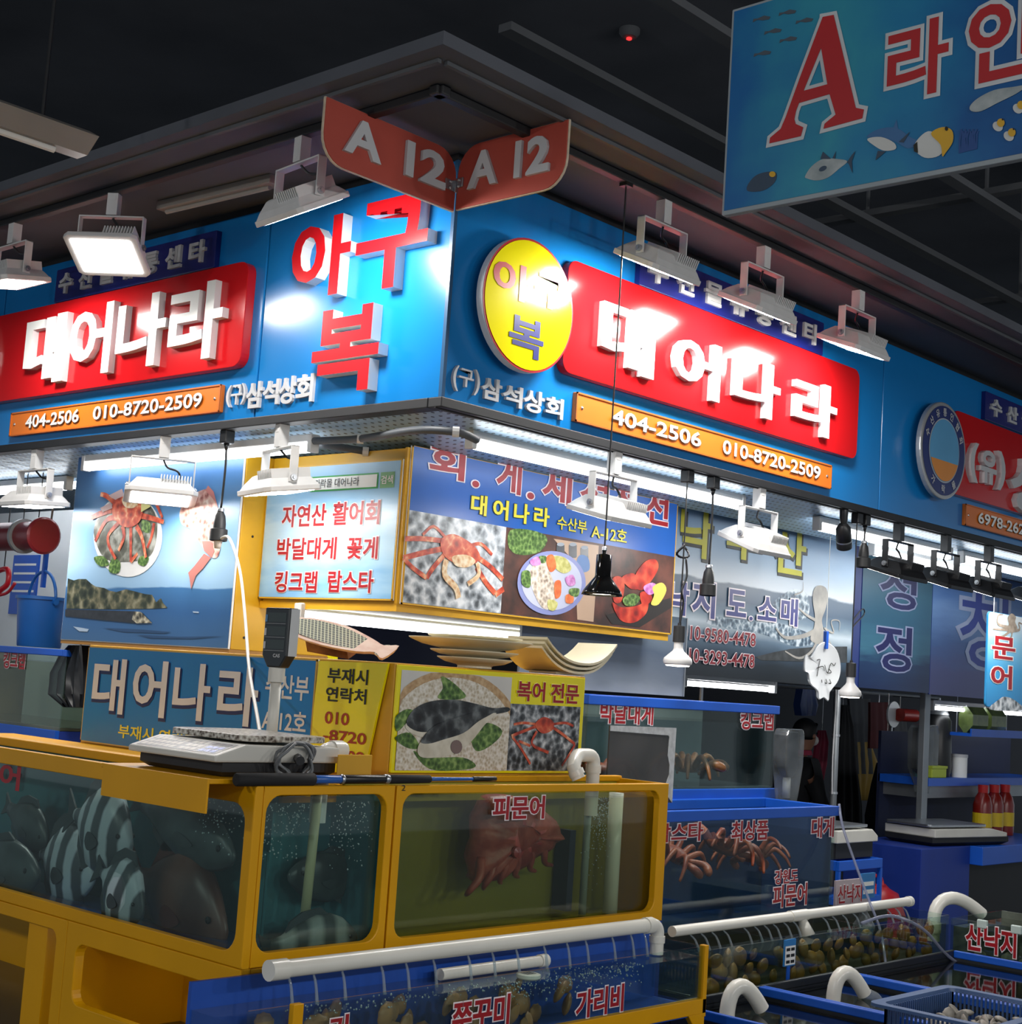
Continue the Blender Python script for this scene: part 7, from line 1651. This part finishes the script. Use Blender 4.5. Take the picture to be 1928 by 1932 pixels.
# ------------------------------------------------------------------ the person in the dark stall, turned to the right
def skinned(name, verts, edges, radii, m, parent, sub=2, root=0):
    me = bpy.data.meshes.new(name); me.from_pydata(verts, edges, []); o = bpy.data.objects.new(name, me); col.objects.link(o)
    sk = o.modifiers.new('skin', 'SKIN'); sv = me.skin_vertices[0].data
    for i, r in enumerate(radii): sv[i].radius = (r, r*1.0) if not hasattr(r, '__len__') else r
    sv[root].use_root = True
    sb = o.modifiers.new('sub', 'SUBSURF'); sb.levels = sub; sb.render_levels = sub
    bpy.context.view_layer.update()
    me2 = bpy.data.meshes.new_from_object(o.evaluated_get(bpy.context.evaluated_depsgraph_get())); me2.name = name
    bpy.data.objects.remove(o); o = bpy.data.objects.new(name, me2); col.objects.link(o); me2.materials.clear(); me2.materials.append(m)
    for p in me2.polygons: p.use_smooth = True
    if parent: o.parent = parent
    return o
ph = at(1500, 1365, y=2.2); pr = thing('person', 'person in a dark jacket and mask bending among the dark garments', 'person', (ph.x, 2.2, 0), -.2); Hh = ph.z
k = Hh/1.62
SK = mat('skin', '#a87860', rough=.5, var=.06)
V = [(0, 0, .86), (.0, 0, 1.05), (.03, 0, 1.22), (.06, 0, 1.34), (.09, 0, 1.4), (.12, 0, 1.47), (.13, 0, 1.54), (.1, 0, 1.585),
     (.03, .17, 1.3), (.06, .22, 1.06), (.22, .2, .92), (.03, -.17, 1.3), (.06, -.22, 1.06), (.22, -.2, .92),
     (.0, .09, .82), (.02, .1, .46), (-.02, .1, .07), (.1, .1, .03), (.0, -.09, .82), (.02, -.1, .46), (-.02, -.1, .07), (.1, -.1, .03)]
E_ = [(0, 1), (1, 2), (2, 3), (3, 4), (4, 5), (5, 6), (6, 7), (2, 8), (8, 9), (9, 10), (2, 11), (11, 12), (12, 13), (0, 14), (14, 15), (15, 16), (16, 17), (0, 18), (18, 19), (19, 20), (20, 21)]
Rr = [.13, .12, .13, .06, .05, .085, .092, .06, .06, .045, .035, .06, .045, .035, .085, .06, .045, .035, .085, .06, .045, .035]
V = [(v[0]*k, v[1]*k, v[2]*k) for v in V]; Rr = [r*k for r in Rr]
skinned('body', V, E_, Rr, SK, pr)
J = [(0, 1), (1, 2), (2, 3), (2, 4), (4, 5), (5, 6), (2, 7), (7, 8), (8, 9)]
JV = [V[0], V[1], V[2], tuple(Vector(V[3])*1.0), V[8], V[9], tuple(Vector(V[9]).lerp(Vector(V[10]), .85)), V[11], V[12], tuple(Vector(V[12]).lerp(Vector(V[13]), .85))]
skinned('jacket', JV, J, [r*k for r in (.15, .15, .165, .075, .085, .065, .05, .085, .065, .05)], mat('jacket_dark', '#1d1f24', rough=.8, var=.2, nscale=12), pr)
skinned('trousers', [V[0], V[14], V[15], V[16], V[18], V[19], V[20]], [(0, 1), (1, 2), (2, 3), (0, 4), (4, 5), (5, 6)], [r*k for r in (.15, .105, .078, .062, .105, .078, .062)], mat('trousers_dark', '#202430', rough=.8), pr)
hc = Vector(V[6]); g = G(); n = 18; rings = []
for j in range(9):
    th = math.pi*(.02+.62*j/8); rings.append([(-.012*k+math.sin(th)*.107*k*math.cos(a)-(.02*k if j > 5 and math.cos(a) > 0 else 0), math.sin(th)*.1*k*math.sin(a), math.cos(th)*.118*k+.012*k-(.0 if math.cos(a) < .2 else .0)+(.05*k*max(0, math.cos(a)) if j > 4 else 0)) for a in (2*math.pi*i/n for i in range(n))])
g.loft(rings); g.build('hair', mat('hair_black', '#121214', rough=.6, var=.2, nscale=40), pr, loc=tuple(hc), smooth=1)
g = G(); g.loft([[(.085*k+d*math.cos(a)*0+.012*k*q, .055*k*s*math.cos(a), -.045*k+.042*k*s*math.sin(a)) for a in (i*.5236 for i in range(12))] for q, s, d in ((-1, 1.1, 0), (.4, 1.0, 0), (1.4, .6, 0))]); g.build('face_mask', WHITE, pr, loc=tuple(hc), smooth=1)
for s in (-1, 1):
    g = G(); g.lathe([(.001, -.004), (.009, 0), (.001, .004)], 10, (.088*k, s*.033*k, .01*k), 'x'); g.build('eye', INKB, pr, loc=tuple(hc))
    g = G(); g.lathe([(.001, -.008), (.018*k, -.004), (.02*k, .004), (.001, .008)], 12, (-.01*k, s*.093*k, -.01*k), 'y'); g.build('ear', SK, pr, loc=tuple(hc), smooth=1)
g = G(); g.loft([[(hc.x-.04*k+.075*k*s*math.cos(a), .075*k*s*math.sin(a), hc.z-.16*k+zz*k) for a in (i*.5236 for i in range(12))] for s, zz in ((1.15, 0), (1.05, .035), (.9, .04), (1, 0))], False); g.build('pink_collar', PC, pr, smooth=1)

# ------------------------------------------------------------------ the stall at the left edge
LW = mat('bucket_blue', '#1f63b4', rough=.35, var=.05)
XBK = .5; FBk = Frame('L', XBK); a, b, c = FBk.p(38, 1130), FBk.p(128, 1130), FBk.p(85, 1222); cx, r1 = (a[0]+b[0])/2, .125; zb3 = c[1]
t = thing('bucket', 'blue plastic bucket hanging by its handle at the left', 'bucket', (XBK, -cx, zb3), HL); hb = FBk.p(85, 1128)[1]-zb3
g = G(); g.lathe([(.001, 0), (r1*.82, 0), (r1*.84, .006), (r1, hb), (r1*1.06, hb+.004), (r1*1.06, hb-.012), (r1*1.02, hb-.012), (r1*.97, hb), (r1*.8, .01), (.001, .01)], 28); g.build('pail', LW, t, smooth=2)
g = G(); g.tube([(r1*1.04*math.cos(x), -.01, hb-.02+.15*math.sin(x)) for x in (math.pi*i/14 for i in range(15))], .008, 8); g.build('handle', LW, t, smooth=True)
for s_ in (-1, 1):
    g = G(); g.tube([(s_*r1*.98, -.01, hb-.02), (s_*r1*1.1, -.01, hb-.02)], .016, 10); g.build('handle_lug', LW, t)
g = G(); g.tube([(0, -.01, hb+.13), (.015, 0, Z0-zb3)], .006, 6); g.build('hanging_rope', mat('rope_brown', '#4a4038', rough=.9), t)
g = G(); g.box(-.009, .009, -.02, .0, hb+.05, hb+.25); g.build('hook_strap', TANKB, t)
p = at(40, 1012, x=.35); FRl = Frame('L', .35); L_ = (FRl.p(85, 1010)[0]-FRl.p(-40, 1010)[0])
t = thing('hose_reel', 'red cylindrical reel hanging at the left picture edge', 'reel', (.35, -FRl.p(82, 1012)[0], p.z), HL); RR = mat('reel_red', '#7d1f28', rough=.35, var=.06); zr2 = p.z
g = G(); g.lathe([(.001, -.012), (.08, -.012), (.084, -.008), (.09, -.004), (.09, .006), (.074, .01), (.07, .03), (.07, L_), (.001, L_)], 28, axis='x'); g.v = [(-v[0], v[1], v[2]) for v in g.v]; g.build('drum', RR, t, smooth=2)
g = G(); g.lathe([(.085, 0), (.085, .02)], 28, (-.19, 0, 0), 'x'); g.build('end_band', mat('reel_grey', '#8d8f90', rough=.4), t, smooth=2)
for x in (-.06, -.2):
    g = G(); g.tube([(x, 0, .08), (x, 0, zsl(.35)-zr2)], .003, 6); g.build('wire', DARK, t)
t = thing('red_hose', 'bright red hose loop below the reel at the left edge', 'hose', (.42, at(5, 1100, x=.42).y, at(5, 1100, x=.42).z)); RH = mat('hose_red', '#c01c2a', rough=.3)
g = G(); g.tube(smooth_pts([(0, .1, .05), (0, -.03, .07), (0, -.05, 0), (0, .02, -.04), (0, .12, -.1), (0, .2, -.3)], False, 5), .014, 8); g.build('loop', RH, t, smooth=True)
g = G(); g.tube(smooth_pts([(0, .1, -.07), (0, -.05, -.05), (0, -.12, .0)], False, 5), .008, 8); g.build('tail', RH, t, smooth=True)
g = G(); g.tube([(0, .0, .07), (0, .0, Z0-t.location.z)], .003, 6); g.build('wire', DARK, t)
# blue-rimmed crab tank of the left stall
XN = .2; FX = Frame('L', XN); a, b = FX.p(0, 1228), FX.p(160, 1378); y1 = -FX.p(-120, 1228)[0]; y0 = -FX.p(112, 1380)[0]; z0, z1 = FX.p(80, 1375)[1], FX.p(60, 1222)[1]
t = blue_tank('crab_tank', 'blue-rimmed tank with red words at the left picture edge', XN, XN+.5, y0, y1, z0, z1, .03, 0, WATERD, z1-.06, mat('tank_inner_tan', '#8a7f6a', rough=.5, hex2='#6d6658', nscale=4), True)
g = G(); g.box(-.02, 0, 0, y1-y0, z0-.07, z0-.0); g.build('lower_band', TANKB, t); g = G(); g.box(-.05, -.02, 0, y1-y0, z0-.16, z0-.1); g.build('lower_band', TANKB, t)
q = FX.ps([(8, 1245), (49, 1245), (28, 1262), (28, 1228)]); o = write(t, '킹크랩', (q[0][0], q[1][0], q[2][1], q[3][1]), PINKW, 0, .06, name='letter_outline', ref=.025); o.rotation_euler = (0, 0, HL); o.location = (-.003, -y0, 0)
o = write(t, '킹크랩', (q[0][0], q[1][0], q[2][1], q[3][1]), REDM, 0, .025); o.rotation_euler = (0, 0, HL); o.location = (-.0045, -y0, 0)
# black bag between tank and blue sign
t = cloth('black plastic bag squeezed between the left tank and the blue sign', Frame('L', .24), [(1218, 140, 165), (1240, 118, 165), (1270, 102, 164), (1310, 100, 163), (1335, 135, 160)], mat('bag_black', '#121316'), .06, 4, .02, 'bag', 'black_bag', None)
t.rotation_euler = (0, 0, HL); l = t.location.copy(); t.location = (.24, -l.x, l.z)
for ch in t.children:
    if ch.name.startswith('hook'): ch.scale = (1, 1, max(.3, (ZL-.014-t.location.z)/.08))

# white back board with a price list behind the bucket
t = thing('wall_board', 'white wall board with a blue list behind the bucket', 'board', (.98, 2.9, 0), HL)
g = G(); g.box(-2.6, .45, 0, .03, 0, 2.38); g.build('board', mat('board_white', '#e3e6e8', rough=.4, var=.03), t)
Fw = Frame('L', .98); a, b = Fw.p(30, 1048), Fw.p(66, 1160); g = G(); g.box(a[0]+2.9, b[0]+2.9, -.012, 0, b[1], a[1]); q = g.build('blue_list', TANKB, t)
for i in range(4):
    z = a[1]-.06-i*.05; g = G(); g.box(a[0]+2.92, b[0]+2.88, -.0135, -.012, z, z+.012); g.build('list_line', WHITE, q)
